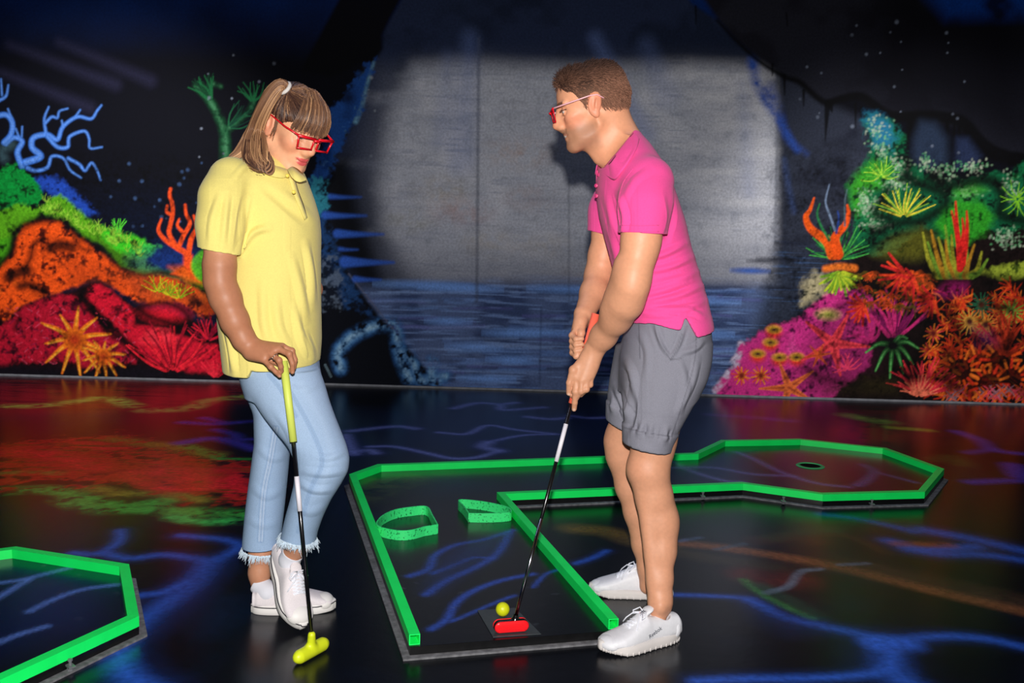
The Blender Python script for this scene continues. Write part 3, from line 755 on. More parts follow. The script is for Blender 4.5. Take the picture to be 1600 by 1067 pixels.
def paint_floor():
    m = Paint(-4.3, 4.3, -1.2, 7.2, .013, 11, floor_xy)
    full = (slice(0, m.H), slice(0, m.W))
    m.A[:] = lin((9, 12, 19))
    m.put(full, np.clip((m.n1 - .5) * 3, 0, 1) * .6, lin((8, 20, 40)))
    Z7, Z8, Z6 = (0, 580, 2.19), (900, 600, 2.284), (520, 660, 2.808)
    # red bed with green shore, left
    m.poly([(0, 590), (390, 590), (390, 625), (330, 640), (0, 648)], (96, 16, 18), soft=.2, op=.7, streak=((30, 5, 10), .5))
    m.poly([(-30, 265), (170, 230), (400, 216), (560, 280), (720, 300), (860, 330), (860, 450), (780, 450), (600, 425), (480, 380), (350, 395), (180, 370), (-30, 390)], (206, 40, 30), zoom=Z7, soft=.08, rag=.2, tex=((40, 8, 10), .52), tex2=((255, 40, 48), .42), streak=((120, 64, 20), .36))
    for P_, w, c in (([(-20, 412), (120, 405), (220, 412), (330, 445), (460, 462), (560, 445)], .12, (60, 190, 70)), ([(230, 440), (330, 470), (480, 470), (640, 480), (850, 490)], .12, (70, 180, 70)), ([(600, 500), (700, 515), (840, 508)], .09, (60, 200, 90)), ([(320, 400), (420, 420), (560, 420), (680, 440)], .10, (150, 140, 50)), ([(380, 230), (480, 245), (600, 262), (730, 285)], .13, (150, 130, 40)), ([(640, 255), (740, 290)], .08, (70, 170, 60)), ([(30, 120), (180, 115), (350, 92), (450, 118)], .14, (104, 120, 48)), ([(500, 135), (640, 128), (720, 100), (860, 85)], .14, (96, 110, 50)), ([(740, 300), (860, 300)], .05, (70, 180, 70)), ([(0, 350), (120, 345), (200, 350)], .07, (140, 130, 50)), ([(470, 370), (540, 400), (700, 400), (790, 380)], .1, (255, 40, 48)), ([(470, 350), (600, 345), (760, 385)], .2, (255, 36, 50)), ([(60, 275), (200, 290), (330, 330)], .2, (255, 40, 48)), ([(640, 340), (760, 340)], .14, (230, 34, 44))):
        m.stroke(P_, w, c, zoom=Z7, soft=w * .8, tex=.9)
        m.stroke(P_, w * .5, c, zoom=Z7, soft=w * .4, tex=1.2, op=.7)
    # violet veins
    pv = (72, 66, 196)
    for P_, w in (([(630, 175), (740, 180), (870, 170)], .07), ([(620, 245), (720, 230), (790, 240), (880, 268)], .08), ([(740, 200), (800, 215), (820, 232), (880, 232)], .05), ([(700, 160), (760, 175)], .05)):
        m.stroke(P_, w, pv, zoom=Z7, soft=.10, op=.85)
    bl = (48, 96, 206)
    for P_, w in (([(250, 622), (330, 625), (385, 600), (410, 575), (412, 545)], .03), ([(360, 622), (440, 640), (560, 628), (660, 640), (720, 650), (790, 620), (815, 595), (760, 575), (620, 562)], .035), ([(720, 650), (660, 725), (560, 800), (470, 870), (420, 930), (410, 990), (450, 1050), (520, 1090)], .055), ([(455, 770), (560, 755), (640, 720)], .03)):
        m.stroke(P_, w * 1.6, (22, 52, 120), zoom=Z7, soft=w * 4, op=.7)
        m.stroke(P_, w, bl, zoom=Z7, soft=w * 1.8, op=.9)
    m.poly([(620, 750), (720, 650), (760, 660), (640, 800), (500, 900)], (24, 50, 110), zoom=Z7, soft=.1, op=.6)
    m.poly([(640, 830), (760, 780), (830, 830), (700, 900)], (10, 36, 70), zoom=Z7, soft=.12, op=.6)
    # blue lines behind the lane
    m.poly([(560, 640), (900, 640), (1100, 660), (1050, 700), (600, 700)], (12, 26, 62), soft=.3, op=.7)
    Z9 = (500, 570, 3.013)
    for P_, w in (([(560, 318), (690, 325), (790, 285), (920, 305), (1110, 326)], .035), ([(1100, 326), (950, 332), (800, 362)], .03), ([(140, 312), (350, 290), (450, 300)], .05), ([(630, 205), (740, 180), (850, 185), (920, 178)], .05), ([(850, 190), (870, 212), (1050, 200)], .05), ([(980, 245), (1080, 255), (1160, 250)], .05), ([(140, 412), (230, 402), (260, 415)], .05), ([(230, 385), (350, 385), (500, 415), (620, 440), (740, 435), (840, 405)], .035), ([(840, 405), (770, 385), (790, 365)], .06), ([(1180, 240), (1300, 250), (1600, 230)], .05), ([(120, 330), (160, 420)], .05)):
        m.stroke(P_, w * 1.8, (30, 40, 110), zoom=Z9, soft=w * 3, op=.7)
        m.stroke(P_, w, (124, 136, 214), zoom=Z9, soft=w * 1.6, op=.8)
    # right side
    for P_, w, c, o in (([(-10, 515), (100, 525), (220, 560), (300, 580)], .11, (120, 96, 40), .8), ([(380, 568), (500, 580), (700, 610), (950, 655), (1250, 730), (1620, 815)], .075, (150, 92, 56), .85), ([(200, 560), (420, 610), (700, 650)], .10, (70, 60, 40), .6), ([(950, 645), (1250, 705), (1620, 790)], .16, (74, 52, 42), .7), ([(620, 680), (700, 700), (790, 700)], .14, (110, 40, 34), .6), ([(600, 700), (650, 740), (720, 780), (840, 835)], .035, (60, 130, 60), .85), ([(660, 720), (760, 770), (860, 830)], .06, (40, 80, 60), .6), ([(700, 550), (790, 530), (910, 518)], .08, (40, 100, 60), .6), ([(650, 560), (760, 545), (850, 560)], .1, (90, 40, 30), .5), ([(370, 560), (440, 548)], .03, (90, 110, 150), .8), ([(500, 590), (600, 570)], .03, (70, 90, 110), .7), ([(680, 745), (760, 720), (800, 670), (870, 660)], .03, (110, 130, 150), .7), ([(940, 645), (1040, 640)], .025, (100, 110, 130), .7)):
        m.stroke(P_, w, c, zoom=Z8, soft=w * .9, op=o, tex=.35)
    for P_, w in (([(355, 752), (480, 756), (600, 765), (690, 800)], .02), ([(620, 770), (740, 830), (900, 868), (1050, 900), (1120, 925), (1220, 905), (1350, 900), (1480, 912), (1620, 945)], .035), ([(1120, 925), (1130, 990), (1150, 1040), (1210, 1080)], .07), ([(430, 1060), (600, 1052), (800, 1050), (1000, 1040), (1110, 1015), (1140, 960)], .03), ([(1190, 590), (1300, 605), (1450, 608), (1620, 632)], .05), ([(880, 465), (1000, 480), (1120, 505), (1200, 525)], .04), ([(1240, 520), (1400, 550), (1620, 600)], .06), ([(1120, 560), (1250, 590), (1420, 580)], .05), ([(0, 640), (60, 620), (110, 595)], .02)):
        m.stroke(P_, w * 1.6, (20, 48, 112), zoom=Z8, soft=w * 4, op=.7)
        m.stroke(P_, w, bl, zoom=Z8, soft=w * 1.9, op=.85)
    m.stroke([(1080, 925), (1170, 930)], .10, bl, zoom=Z8, soft=.08)
    m.poly([(620, 780), (760, 830), (900, 880), (760, 890), (660, 840)], (24, 46, 90), zoom=Z8, soft=.1, op=.6)
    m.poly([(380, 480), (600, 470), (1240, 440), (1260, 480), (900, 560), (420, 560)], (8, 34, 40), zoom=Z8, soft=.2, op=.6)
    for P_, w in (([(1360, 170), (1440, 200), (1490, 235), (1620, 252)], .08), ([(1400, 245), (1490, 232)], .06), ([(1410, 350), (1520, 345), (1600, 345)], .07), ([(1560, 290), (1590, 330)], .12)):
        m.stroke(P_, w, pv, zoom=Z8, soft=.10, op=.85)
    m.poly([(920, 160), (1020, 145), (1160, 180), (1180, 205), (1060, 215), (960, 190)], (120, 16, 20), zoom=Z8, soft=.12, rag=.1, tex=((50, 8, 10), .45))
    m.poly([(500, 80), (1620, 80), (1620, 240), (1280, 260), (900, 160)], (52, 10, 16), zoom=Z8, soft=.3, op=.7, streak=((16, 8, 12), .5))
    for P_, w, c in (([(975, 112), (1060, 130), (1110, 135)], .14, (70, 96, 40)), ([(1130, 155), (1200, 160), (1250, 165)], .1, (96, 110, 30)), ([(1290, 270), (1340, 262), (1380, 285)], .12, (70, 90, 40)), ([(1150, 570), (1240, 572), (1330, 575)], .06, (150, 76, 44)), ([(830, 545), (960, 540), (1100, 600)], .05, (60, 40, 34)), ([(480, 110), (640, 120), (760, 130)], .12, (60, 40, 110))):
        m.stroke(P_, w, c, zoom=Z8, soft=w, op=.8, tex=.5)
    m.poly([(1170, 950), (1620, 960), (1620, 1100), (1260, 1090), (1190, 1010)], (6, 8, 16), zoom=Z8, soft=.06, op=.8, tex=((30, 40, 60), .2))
    return m


def paint_beds():
    """paint on the raised playing beds (same hall coordinates, seen at bed height)"""
    m = Paint(-2.6, 2.5, 1.4, 5.7, .009, 21, lambda px, py: G(px, py, .032)[:2])
    full = (slice(0, m.H), slice(0, m.W))
    m.A[:] = lin((13, 16, 22))
    m.put(full, np.clip((m.n1 - .45) * 3, 0, 1) * .5, lin((10, 24, 46)))
    Z6, Z7, Z8 = (520, 660, 2.808), (0, 580, 2.19), (700, 660, 2.0)
    bl = (44, 84, 190)
    for P_, w in (([(335, 672), (420, 640), (450, 580), (540, 535), (650, 515), (730, 490), (790, 470)], .022), ([(775, 480), (745, 540), (700, 590), (610, 640), (500, 690), (410, 752)], .024), ([(700, 595), (620, 590), (540, 620), (440, 660)], .02), ([(430, 905), (500, 860), (540, 790), (620, 735), (740, 690), (880, 662)], .020), ([(520, 870), (620, 828), (720, 785), (800, 755)], .012), ([(880, 720), (940, 660), (1050, 630)], .012)):
        m.stroke(P_, w, bl, zoom=Z6, soft=w * 1.3, op=.9)
    m.poly([(440, 640), (540, 540), (760, 480), (720, 570), (560, 660), (430, 740)], (18, 44, 96), zoom=Z6, soft=.08, op=.7)
    m.poly([(100, 260), (200, 230), (480, 215), (330, 260), (200, 310), (120, 340)], (66, 78, 40), zoom=Z6, soft=.12, op=.7, rag=.12, tex=((20, 26, 22), .5))
    m.poly([(460, 230), (700, 260), (700, 290), (480, 300)], (16, 34, 62), zoom=Z6, soft=.2, op=.7)
    gp = (110, 112, 172)
    for P_, w in (([(905, 92), (960, 115), (1020, 145), (1080, 168), (1160, 190), (1250, 200)], .04), ([(700, 120), (760, 150), (860, 180), (920, 185)], .04), ([(700, 140), (830, 140), (950, 160), (1080, 166)], .04), ([(1280, 195), (1310, 178), (1330, 150), (1300, 132)], .05), ([(1330, 152), (1400, 170), (1460, 186)], .03)):
        m.stroke(P_, w, gp, zoom=Z8, soft=.05, op=.8)
    m.poly([(1000, 90), (1400, 110), (1480, 170), (1300, 200), (1080, 160)], (44, 12, 16), zoom=Z8, soft=.3, op=.6)
    m.poly([(300, 120), (780, 110), (860, 150), (300, 190)], (12, 32, 64), zoom=Z8, soft=.3, op=.6)
    m.poly([(-40, 640), (200, 660), (410, 720), (300, 860), (-40, 960)], (10, 26, 74), zoom=Z7, soft=.2, op=.9)
    for P_, w in (([(-20, 725), (80, 710), (160, 690), (240, 670)], .022), ([(-20, 780), (40, 745), (100, 710)], .022), ([(100, 820), (180, 780), (280, 745), (400, 728)], .02), ([(-40, 940), (60, 900), (160, 870)], .02)):
        m.stroke(P_, w, (96, 130, 216), zoom=Z7, soft=w * 1.2, op=.85)
    m.dots((0, 860, 960, 1010), 60, .005, (120, 130, 150), .6)
    return m


mural = paint_mural()
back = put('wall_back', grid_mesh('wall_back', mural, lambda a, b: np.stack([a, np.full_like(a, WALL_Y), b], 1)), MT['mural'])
tag(back, kind='structure')
back.data.materials[0] = MT['mural']
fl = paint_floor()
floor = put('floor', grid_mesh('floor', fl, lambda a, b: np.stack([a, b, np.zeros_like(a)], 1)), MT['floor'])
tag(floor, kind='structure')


def shell(name, c, sz, m):
    b = MB()
    b.box(c, sz)
    return tag(b.build(name, m), kind='structure')


shell('wall_left', (-4.35, 3.0, 1.6), (.1, 8.5, 3.2), MT['dark_wall'])
shell('wall_right', (4.35, 3.0, 1.6), (.1, 8.5, 3.2), MT['dark_wall'])
shell('wall_front', (0, -1.25, 1.6), (8.8, .1, 3.2), MT['dark_wall'])
shell('ceiling', (0, 3.0, 3.25), (8.8, 8.6, .1), MT['ceiling'])
bb = MB()
bb.box((0, WALL_Y - .006, .007), (8.6, .012, .014))
tag(bb.build('baseboard_back', MT['trim']), kind='structure')

# ------------------------------------------------------------------ mini golf lanes
beds = paint_beds()
RW, RZ0, RZ1 = .031, .030, .061


def offset_poly(poly, d):
    """outward offset of a counter-clockwise polygon"""
    p = np.asarray(poly, float)
    n = len(p)
    out = []
    for i in range(n):
        a, b, c = p[i - 1], p[i], p[(i + 1) % n]
        e1 = (b - a) / np.linalg.norm(b - a)
        e2 = (c - b) / np.linalg.norm(c - b)
        n1, n2 = np.array([e1[1], -e1[0]]), np.array([e2[1], -e2[0]])
        k = (n1 + n2) / (1 + n1 @ n2)
        out.append(b + k * d)
    return np.array(out)


def bed_mesh(name, poly, parent, z0=.006, z1=.030):
    bm = bmesh.new()
    top = [bm.verts.new((p[0], p[1], z1)) for p in poly]
    bm.faces.new(top)
    lo, hi = np.min(poly, 0), np.max(poly, 0)
    for ax in (0, 1):
        for c in np.arange(lo[ax] + .02, hi[ax], .0125):
            co = [0, 0, 0]; no = [0, 0, 0]
            co[ax] = c; no[ax] = 1
            bmesh.ops.bisect_plane(bm, geom=bm.verts[:] + bm.edges[:] + bm.faces[:], plane_co=co, plane_no=no)
    V = np.array([v.co[:] for v in bm.verts])
    bm.verts.index_update()
    F = [[v.index for v in f.verts] for f in bm.faces]
    bm.free()
    # normals up
    f = F[0]
    nz = sum(V[f[i]][0] * V[f[(i + 1) % len(f)]][1] - V[f[(i + 1) % len(f)]][0] * V[f[i]][1] for i in range(len(f)))
    if nz < 0: F = [q[::-1] for q in F]
    cols = beds.sample(V[:, 0], V[:, 1])
    o = put(name, np_mesh(name, V, F, False, cols), MT['bed'], parent)
    return o


def rails(chain, parent, closed=False, open_ends=(True, True)):
    """square green tubes, one mesh per straight piece, mitred at the joints. chain: centre line points (x, y)"""
    p = [np.asarray(q, float)[:2] for q in chain]
    n = len(p)
    mit = []
    for i in range(n):
        if 0 < i < n - 1:
            e1 = (p[i] - p[i - 1]) / np.linalg.norm(p[i] - p[i - 1])
            e2 = (p[i + 1] - p[i]) / np.linalg.norm(p[i + 1] - p[i])
        elif i == 0:
            e1 = e2 = (p[1] - p[0]) / np.linalg.norm(p[1] - p[0])
        else:
            e1 = e2 = (p[-1] - p[-2]) / np.linalg.norm(p[-1] - p[-2])
        n1, n2 = np.array([-e1[1], e1[0]]), np.array([-e2[1], e2[0]])
        mit.append((n1 + n2) / (1 + n1 @ n2))
    for i in range(n - 1):
        V, F = [], []
        t = .0028
        d = (p[i + 1] - p[i]) / np.linalg.norm(p[i + 1] - p[i])
        for e, g in ((i, .0004), (i + 1, -.0004)):
            for w, z0, z1 in ((RW / 2, RZ0, RZ1), (RW / 2 - t, RZ0 + t, RZ1 - t)):
                for sx, z in ((-1, z0), (1, z0), (1, z1), (-1, z1)):
                    q = p[e] + mit[e] * w * sx + d * g
                    V.append((q[0], q[1], z))
        for k in range(4):
            k2 = (k + 1) % 4
            F.append([k, 8 + k, 8 + k2, k2])
            F.append([4 + k, 4 + k2, 12 + k2, 12 + k])
            F.append([k, k2, 4 + k2, 4 + k])
            F.append([8 + k, 12 + k, 12 + k2, 8 + k2])
        b = MB()
        b.add(V, F)
        o = b.build('rail', MT['green'], parent)


def V3_(*a): return np.array(a, float)


def bolt(px, py, direction, parent):
    c = G(px, py, .006) + V3_(0, 0, .0)
    b = MB()
    d = np.array([direction[0], direction[1], 0.])
    d /= np.linalg.norm(d)
    ang = math.atan2(d[1], d[0])
    r = np.array([[math.cos(ang), -math.sin(ang), 0], [math.sin(ang), math.cos(ang), 0], [0, 0, 1]])
    b.box(c + np.array([0, 0, .012]), (.03, .018, .004), r)
    b.lathe([(.0, .0), (.009, 0), (.009, .006), (.004, .0065), (.004, .026), (.0065, .026), (.0065, .031), (0, .031)], c, 10)
    b.build('levelling_bolt', MT['bolt'], parent)


def lane(name, label, chain_open, outline, bolts, hole=None):
    root = empty(name, (float(np.mean([q[0] for q in outline])), float(np.mean([q[1] for q in outline])), 0), label, 'mini golf lane')
    inner = np.array(outline)
    base = offset_poly(inner, .021)
    b = MB()
    b.prism([tuple(q) for q in base], 0.0, .006)
    b.build('base_plate', MT['grey_base'], root)
    b = MB()
    b.prism([tuple(q) for q in offset_poly(inner, -.0005)], .006, .0296)
    b.build('edge_board', MT['black'], root)
    bed_mesh('playing_bed', [tuple(q) for q in offset_poly(inner, -.001)], root)
    for ch in chain_open: rails(ch, root)
    for q in bolts: bolt(*q, root)
    return root


g = lambda px, py: G(px, py, RZ1)[:2]
FLc, FRc = g(648, 991), g(959, 967)
e2 = np.array([-.2585, .966]); e1 = np.array([.966, .2585])
BLc, BL2c, B2c = g(551, 741), g(593, 726), g(1088, 708)
O = [g(1130, 688), g(1250, 686), g(1382, 700), g(1470, 732), g(1440, 767), g(1285, 771), g(1160, 754)]
ICc = g(783, 770)
chainA = [FLc, BLc, BL2c, B2c] + O + [ICc, FRc]
# outline of the bed: outer faces of the rails, counter-clockwise, with the open tee edge at the front
def shifted(chain, d):
    p = np.array(chain)
    out = []
    n = len(p)
    for i in range(n):
        e_ = [(p[j + 1] - p[j]) / np.linalg.norm(p[j + 1] - p[j]) for j in (max(i - 1, 0), min(i, n - 2))]
        n1, n2 = [np.array([-v[1], v[0]]) for v in e_]
        out.append(p[i] + (n1 + n2) / (1 + n1 @ n2) * d)
    return out
outerA = shifted(chainA, RW / 2)            # chain runs clockwise, left side is outside
front = [outerA[-1] - e2 * .012, outerA[0] - e2 * .012]
polyA = (outerA[1:-1] + [front[0], front[1]])[::-1]
laneA = lane('mini_golf_lane', 'black L-shaped putting lane with green rails and octagonal end, between the two players', [chainA], polyA,
             [(1098, 779, (0, -1)), (1224, 787, (0, -1)), (1362, 791, (0, -1))])
hc = G(1266, 728, .030)
b = MB()
b.lathe([(.052, .0005), (.052, .0045), (.066, .0045), (.072, .0008)], (hc[0], hc[1], .030), 32)
b.build('hole_rim', mat('hole_rim_paint', (70, 190, 110), .5, .4), laneA, True)
b = MB()
b.lathe([(.0, .0012), (.053, .0012)], (hc[0], hc[1], .030), 32)
b.build('hole', MT['cup'], laneA)

A0, A1, A2, A3 = g(-40, 861), g(22, 856), g(194, 883), g(208, 962)
A4 = A3 + (g(0, 1057) - A3) * 2.2
A00 = A1 + (g(-2, 859) - A1) / np.linalg.norm(g(-2, 859) - A1) * .45
chainB = [A00, A1, A2, A3, A4]
outerB = shifted(chainB, RW / 2)
extra = [A4 + np.array([-.5, .3]), A00 + np.array([-.6, -.35])]
polyB = (outerB + [outerB[-1] + np.array([-.42, .1]), outerB[0] + np.array([-.35, -.3])])[::-1]
laneB = lane('mini_golf_lane', 'octagonal end of another green-railed lane, cut by the left edge of the photo', [chainB], polyB, [(110, 1047, (1, -1))])


# bent strip obstacles standing on the lane
def strip(name, label, pts, corner):
    Z6 = (520, 660, 2.808)
    z0, z1 = .0305, .068
    top = [G(Z6[0] + x / Z6[2], Z6[1] + y / Z6[2], z1)[:2] for x, y in pts]
    a = smooth_pts(top, 5)
    loop = list(a)
    t = .005
    V, F = [], []
    n = len(loop)
    L = np.array(loop)
    for i in range(n):
        e_ = [L[i] - L[i - 1], L[(i + 1) % n] - L[i]]
        e_ = [v / (np.linalg.norm(v) + 1e-9) for v in e_]
        n1, n2 = [np.array([-v[1], v[0]]) for v in e_]
        k = (n1 + n2) / max(1 + n1 @ n2, .35)
        for s, z in ((-1, z0), (1, z0), (1, z1), (-1, z1)):
            q = L[i] + k * s * t / 2
            V.append((q[0], q[1], z))
    for i in range(n):
        j = (i + 1) % n
        for k in range(4):
            k2 = (k + 1) % 4
            F.append([i * 4 + k, j * 4 + k, j * 4 + k2, i * 4 + k2])
    c = L.mean(0)
    b = MB()
    b.add(V, F)
    o = b.build(name, MT['strip'])
    me = o.data
    me.transform(Matrix.Translation((-c[0], -c[1], -z0)))
    o.location = (c[0] + e1[0] * corner, c[1] + e1[1] * corner, z0)
    bm = bmesh.new(); bm.from_mesh(me); bmesh.ops.recalc_face_normals(bm, faces=bm.faces); bm.to_mesh(me); bm.free()
    return tag(o, label, 'obstacle', 'bent strip obstacles on the lane')


def speckle(name, base, dots, scale=70):
    m = mat(name, base, .45, .4)
    nt = m.node_tree
    b = nt.nodes['Principled BSDF']
    tc = [n for n in nt.nodes if n.type == 'TEX_COORD'][0]
    v = nt.nodes.new('ShaderNodeTexNoise'); v.inputs['Scale'].default_value = scale; v.inputs['Detail'].default_value = 3
    r = nt.nodes.new('ShaderNodeValToRGB')
    r.color_ramp.elements[0].position = .34; r.color_ramp.elements[0].color = (*lin(dots), 1)
    r.color_ramp.elements[1].position = .42; r.color_ramp.elements[1].color = (*lin(base), 1)
    nt.links.new(tc.outputs['Object'], v.inputs['Vector'])
    nt.links.new(v.outputs['Fac'], r.inputs[0])
    nt.links.new(r.outputs[0], b.inputs['Base Color'])
    return m


MT['strip'] = speckle('scuffed_green_strip', (64, 248, 138), (20, 140, 72), 110)
strip('lane_obstacle', 'curved green strip obstacle near the left rail, rounded side facing left', [(448, 447), (425, 405), (400, 368), (330, 371), (260, 383), (205, 410), (181, 445), (215, 463), (280, 474), (335, 471), (392, 456)], .010)
strip('lane_obstacle', 'curved green strip obstacle near the right rail, rounded side facing right', [(606, 397), (584, 366), (563, 338), (640, 342), (715, 354), (770, 368), (790, 382), (782, 392), (720, 397), (660, 398)], -.008)

# tee plate, ball
q = [G(520 + x / 2.808, 660 + y / 2.808, .0305) for x, y in ((634, 826), (800, 815), (914, 930), (703, 944))]
c = np.mean(q, 0)
b = MB()
b.prism([(v[0], v[1]) for v in q[::-1]], .0301, .0325)
o = b.build('tee_plate', MT['tee'])
bevel(o, .0006)
tag(o, 'grey square tee plate under the ball at the open end of the lane', 'tee mat')
bc_ = P(785.5, 950, G(785, 962, .033)[1])
bm = bmesh.new()
bmesh.ops.create_uvsphere(bm, u_segments=40, v_segments=24, radius=.0212)
me = bpy.data.meshes.new('golf_ball'); bm.to_mesh(me); bm.free()
for p_ in me.polygons: p_.use_smooth = True
o = put('golf_ball', me, MT['ball'])
o.location = (bc_[0], bc_[1], .0325 + .0212)
tag(o, 'yellow golf ball on the grey tee plate beside the red putter head', 'golf ball')


# ------------------------------------------------------------------ sculpting: distance fields meshed with surface nets
def V3(*a): return np.array(a, float)


class Field:
    def __init__(s, lo, hi, h):
        s.lo = np.asarray(lo, np.float32)
        s.h = h
        s.n = np.ceil((np.asarray(hi) - s.lo) / h).astype(int) + 1
        s.ax = [(s.lo[i] + h * np.arange(s.n[i])).astype(np.float32) for i in range(3)]
        s.D = np.full(s.n, 1.0, np.float32)

    def sub(s, lo, hi):
        out = []
        for i in range(3):
            a = max(int(math.floor((lo[i] - s.lo[i]) / s.h)), 0)
            b = min(int(math.ceil((hi[i] - s.lo[i]) / s.h)) + 1, s.n[i])
            out.append(slice(a, max(b, a)))
        return tuple(out)

    def xyz(s, S):
        return (s.ax[0][S[0]][:, None, None], s.ax[1][S[1]][None, :, None], s.ax[2][S[2]][None, None, :])

    def mix(s, S, d, k, op='add'):
        A = s.D[S]
        if op == 'add':
            if k > 0:
                hh = np.maximum(k - np.abs(A - d), 0) / k
                s.D[S] = np.minimum(A, d) - hh * hh * k * .25
            else:
                s.D[S] = np.minimum(A, d)
        else:
            d = -d
            if k > 0:
                hh = np.maximum(k - np.abs(A - d), 0) / k
                s.D[S] = np.maximum(A, d) + hh * hh * k * .25
            else:
                s.D[S] = np.maximum(A, d)

    def cone(s, a, b, ra, rb, k=.01, op='add', flat=None):
        """rounded cone; flat = (unit axis, factor): thickness along that axis is multiplied by factor"""
        a, b = np.asarray(a, np.float32), np.asarray(b, np.float32)
        m = max(ra, rb)
        pad = m * (1 if flat is None else max(1, flat[1])) + k + 3 * s.h
        S = s.sub(np.minimum(a, b) - pad, np.maximum(a, b) + pad)
        x, y, z = s.xyz(S)
        d = b - a
        L = float(d @ d) + 1e-12
        px, py, pz = x - a[0], y - a[1], z - a[2]
        t = np.clip((px * d[0] + py * d[1] + pz * d[2]) / L, 0, 1)
        qx, qy, qz = px - t * d[0], py - t * d[1], pz - t * d[2]
        q2 = qx * qx + qy * qy + qz * qz
        if flat is not None:
            u = np.asarray(flat[0], np.float32)
            c = qx * u[0] + qy * u[1] + qz * u[2]
            q2 = q2 + c * c * (1 / flat[1] ** 2 - 1)
        s.mix(S, np.sqrt(q2) - (ra + (rb - ra) * t), k, op)

    def chain(s, pts, rs, k=.01, flat=None):
        for i in range(len(pts) - 1):
            s.cone(pts[i], pts[i + 1], rs[i], rs[i + 1], k, flat=flat)

    def ell(s, c, r, k=.01, op='add', rot=None):
        c, r = np.asarray(c, np.float32), np.asarray(r, np.float32)
        pad = float(max(r)) + k + 3 * s.h
        S = s.sub(c - pad, c + pad)
        x, y, z = s.xyz(S)
        x, y, z = x - c[0], y - c[1], z - c[2]
        if rot is not None:
            R = np.asarray(rot, np.float32)      # columns = local axes
            x, y, z = [x * R[0, i] + y * R[1, i] + z * R[2, i] for i in range(3)]
        k0 = np.sqrt((x / r[0]) ** 2 + (y / r[1]) ** 2 + (z / r[2]) ** 2)
        k1 = np.sqrt((x / r[0] ** 2) ** 2 + (y / r[1] ** 2) ** 2 + (z / r[2] ** 2) ** 2)
        s.mix(S, k0 * (k0 - 1) / (k1 + 1e-9), k, op)

    def box(s, c, hx, rot, rad, k=.005, op='add'):
        c = np.asarray(c, np.float32)
        pad = float(np.linalg.norm(hx)) + k + 3 * s.h
        S = s.sub(c - pad, c + pad)
        x, y, z = s.xyz(S)
        x, y, z = x - c[0], y - c[1], z - c[2]
        R = np.asarray(rot, np.float32)
        q = [np.abs(x * R[0, i] + y * R[1, i] + z * R[2, i]) - (hx[i] - rad) for i in range(3)]
        o = np.sqrt(sum(np.maximum(v, 0) ** 2 for v in q)) + np.minimum(np.maximum(np.maximum(q[0], q[1]), q[2]), 0) - rad
        s.mix(S, o, k, op)

    def tower(s, secs, k=.02, inset=0., op='add', yaw=0.):
        """stacked upright sections: (px_row, px_left, px_right, Y, half_depth[, exponent]) measured on the photograph at depth Y"""
        T = []
        for q in secs:
            a, b = P(q[1], q[0], q[3]), P(q[2], q[0], q[3])
            T.append(((a[2] + b[2]) / 2, (a[0] + b[0]) / 2, (b[0] - a[0]) / 2 - inset, q[3], q[4] - inset, q[5] if len(q) > 5 else 2.0))
        T = np.array(sorted(T))
        z0, z1 = T[0, 0], T[-1, 0]
        m = max(T[:, 2].max(), T[:, 4].max()) + k + 3 * s.h
        lo = V3(T[:, 1].min() - m, T[:, 3].min() - m, z0 - k - 3 * s.h)
        hi = V3(T[:, 1].max() + m, T[:, 3].max() + m, z1 + k + 3 * s.h)
        S = s.sub(lo, hi)
        x, y, z = s.xyz(S)
        zz = z.ravel()
        # smooth interpolation of the sections
        def itp(c):
            v = np.interp(zz, T[:, 0], T[:, c])
            w = .012
            v = (np.interp(zz - w, T[:, 0], T[:, c]) + 2 * v + np.interp(zz + w, T[:, 0], T[:, c])) / 4
            return v.astype(np.float32)[None, None, :]
        cx, ax, cy, ay, n = itp(1), itp(2), itp(3), itp(4), itp(5)
        dx, dy = x - cx, y - cy
        if yaw:
            c_, s_ = math.cos(yaw), math.sin(yaw)
            dx, dy = dx * c_ + dy * s_, -dx * s_ + dy * c_
        qx, qy = np.abs(dx) / ax, np.abs(dy) / ay
        r = (qx ** n + qy ** n) ** (1 / n)
        g_ = np.sqrt((qx / ax) ** 2 + (qy / ay) ** 2) / np.maximum(np.sqrt(qx ** 2 + qy ** 2), 1e-4)
        d = (r - 1) / np.maximum(g_, 1e-3)
        d = np.maximum(d, np.maximum(z0 - z, z - z1))
        s.mix(S, d.astype(np.float32), k, op)

    def cut(s, fn):
        x, y, z = s.xyz((slice(None),) * 3)
        s.D = np.maximum(s.D, fn(x, y, z).astype(np.float32))

    def bump(s, lo, hi, fn):
        S = s.sub(lo, hi)
        x, y, z = s.xyz(S)
        s.D[S] += fn(x, y, z)

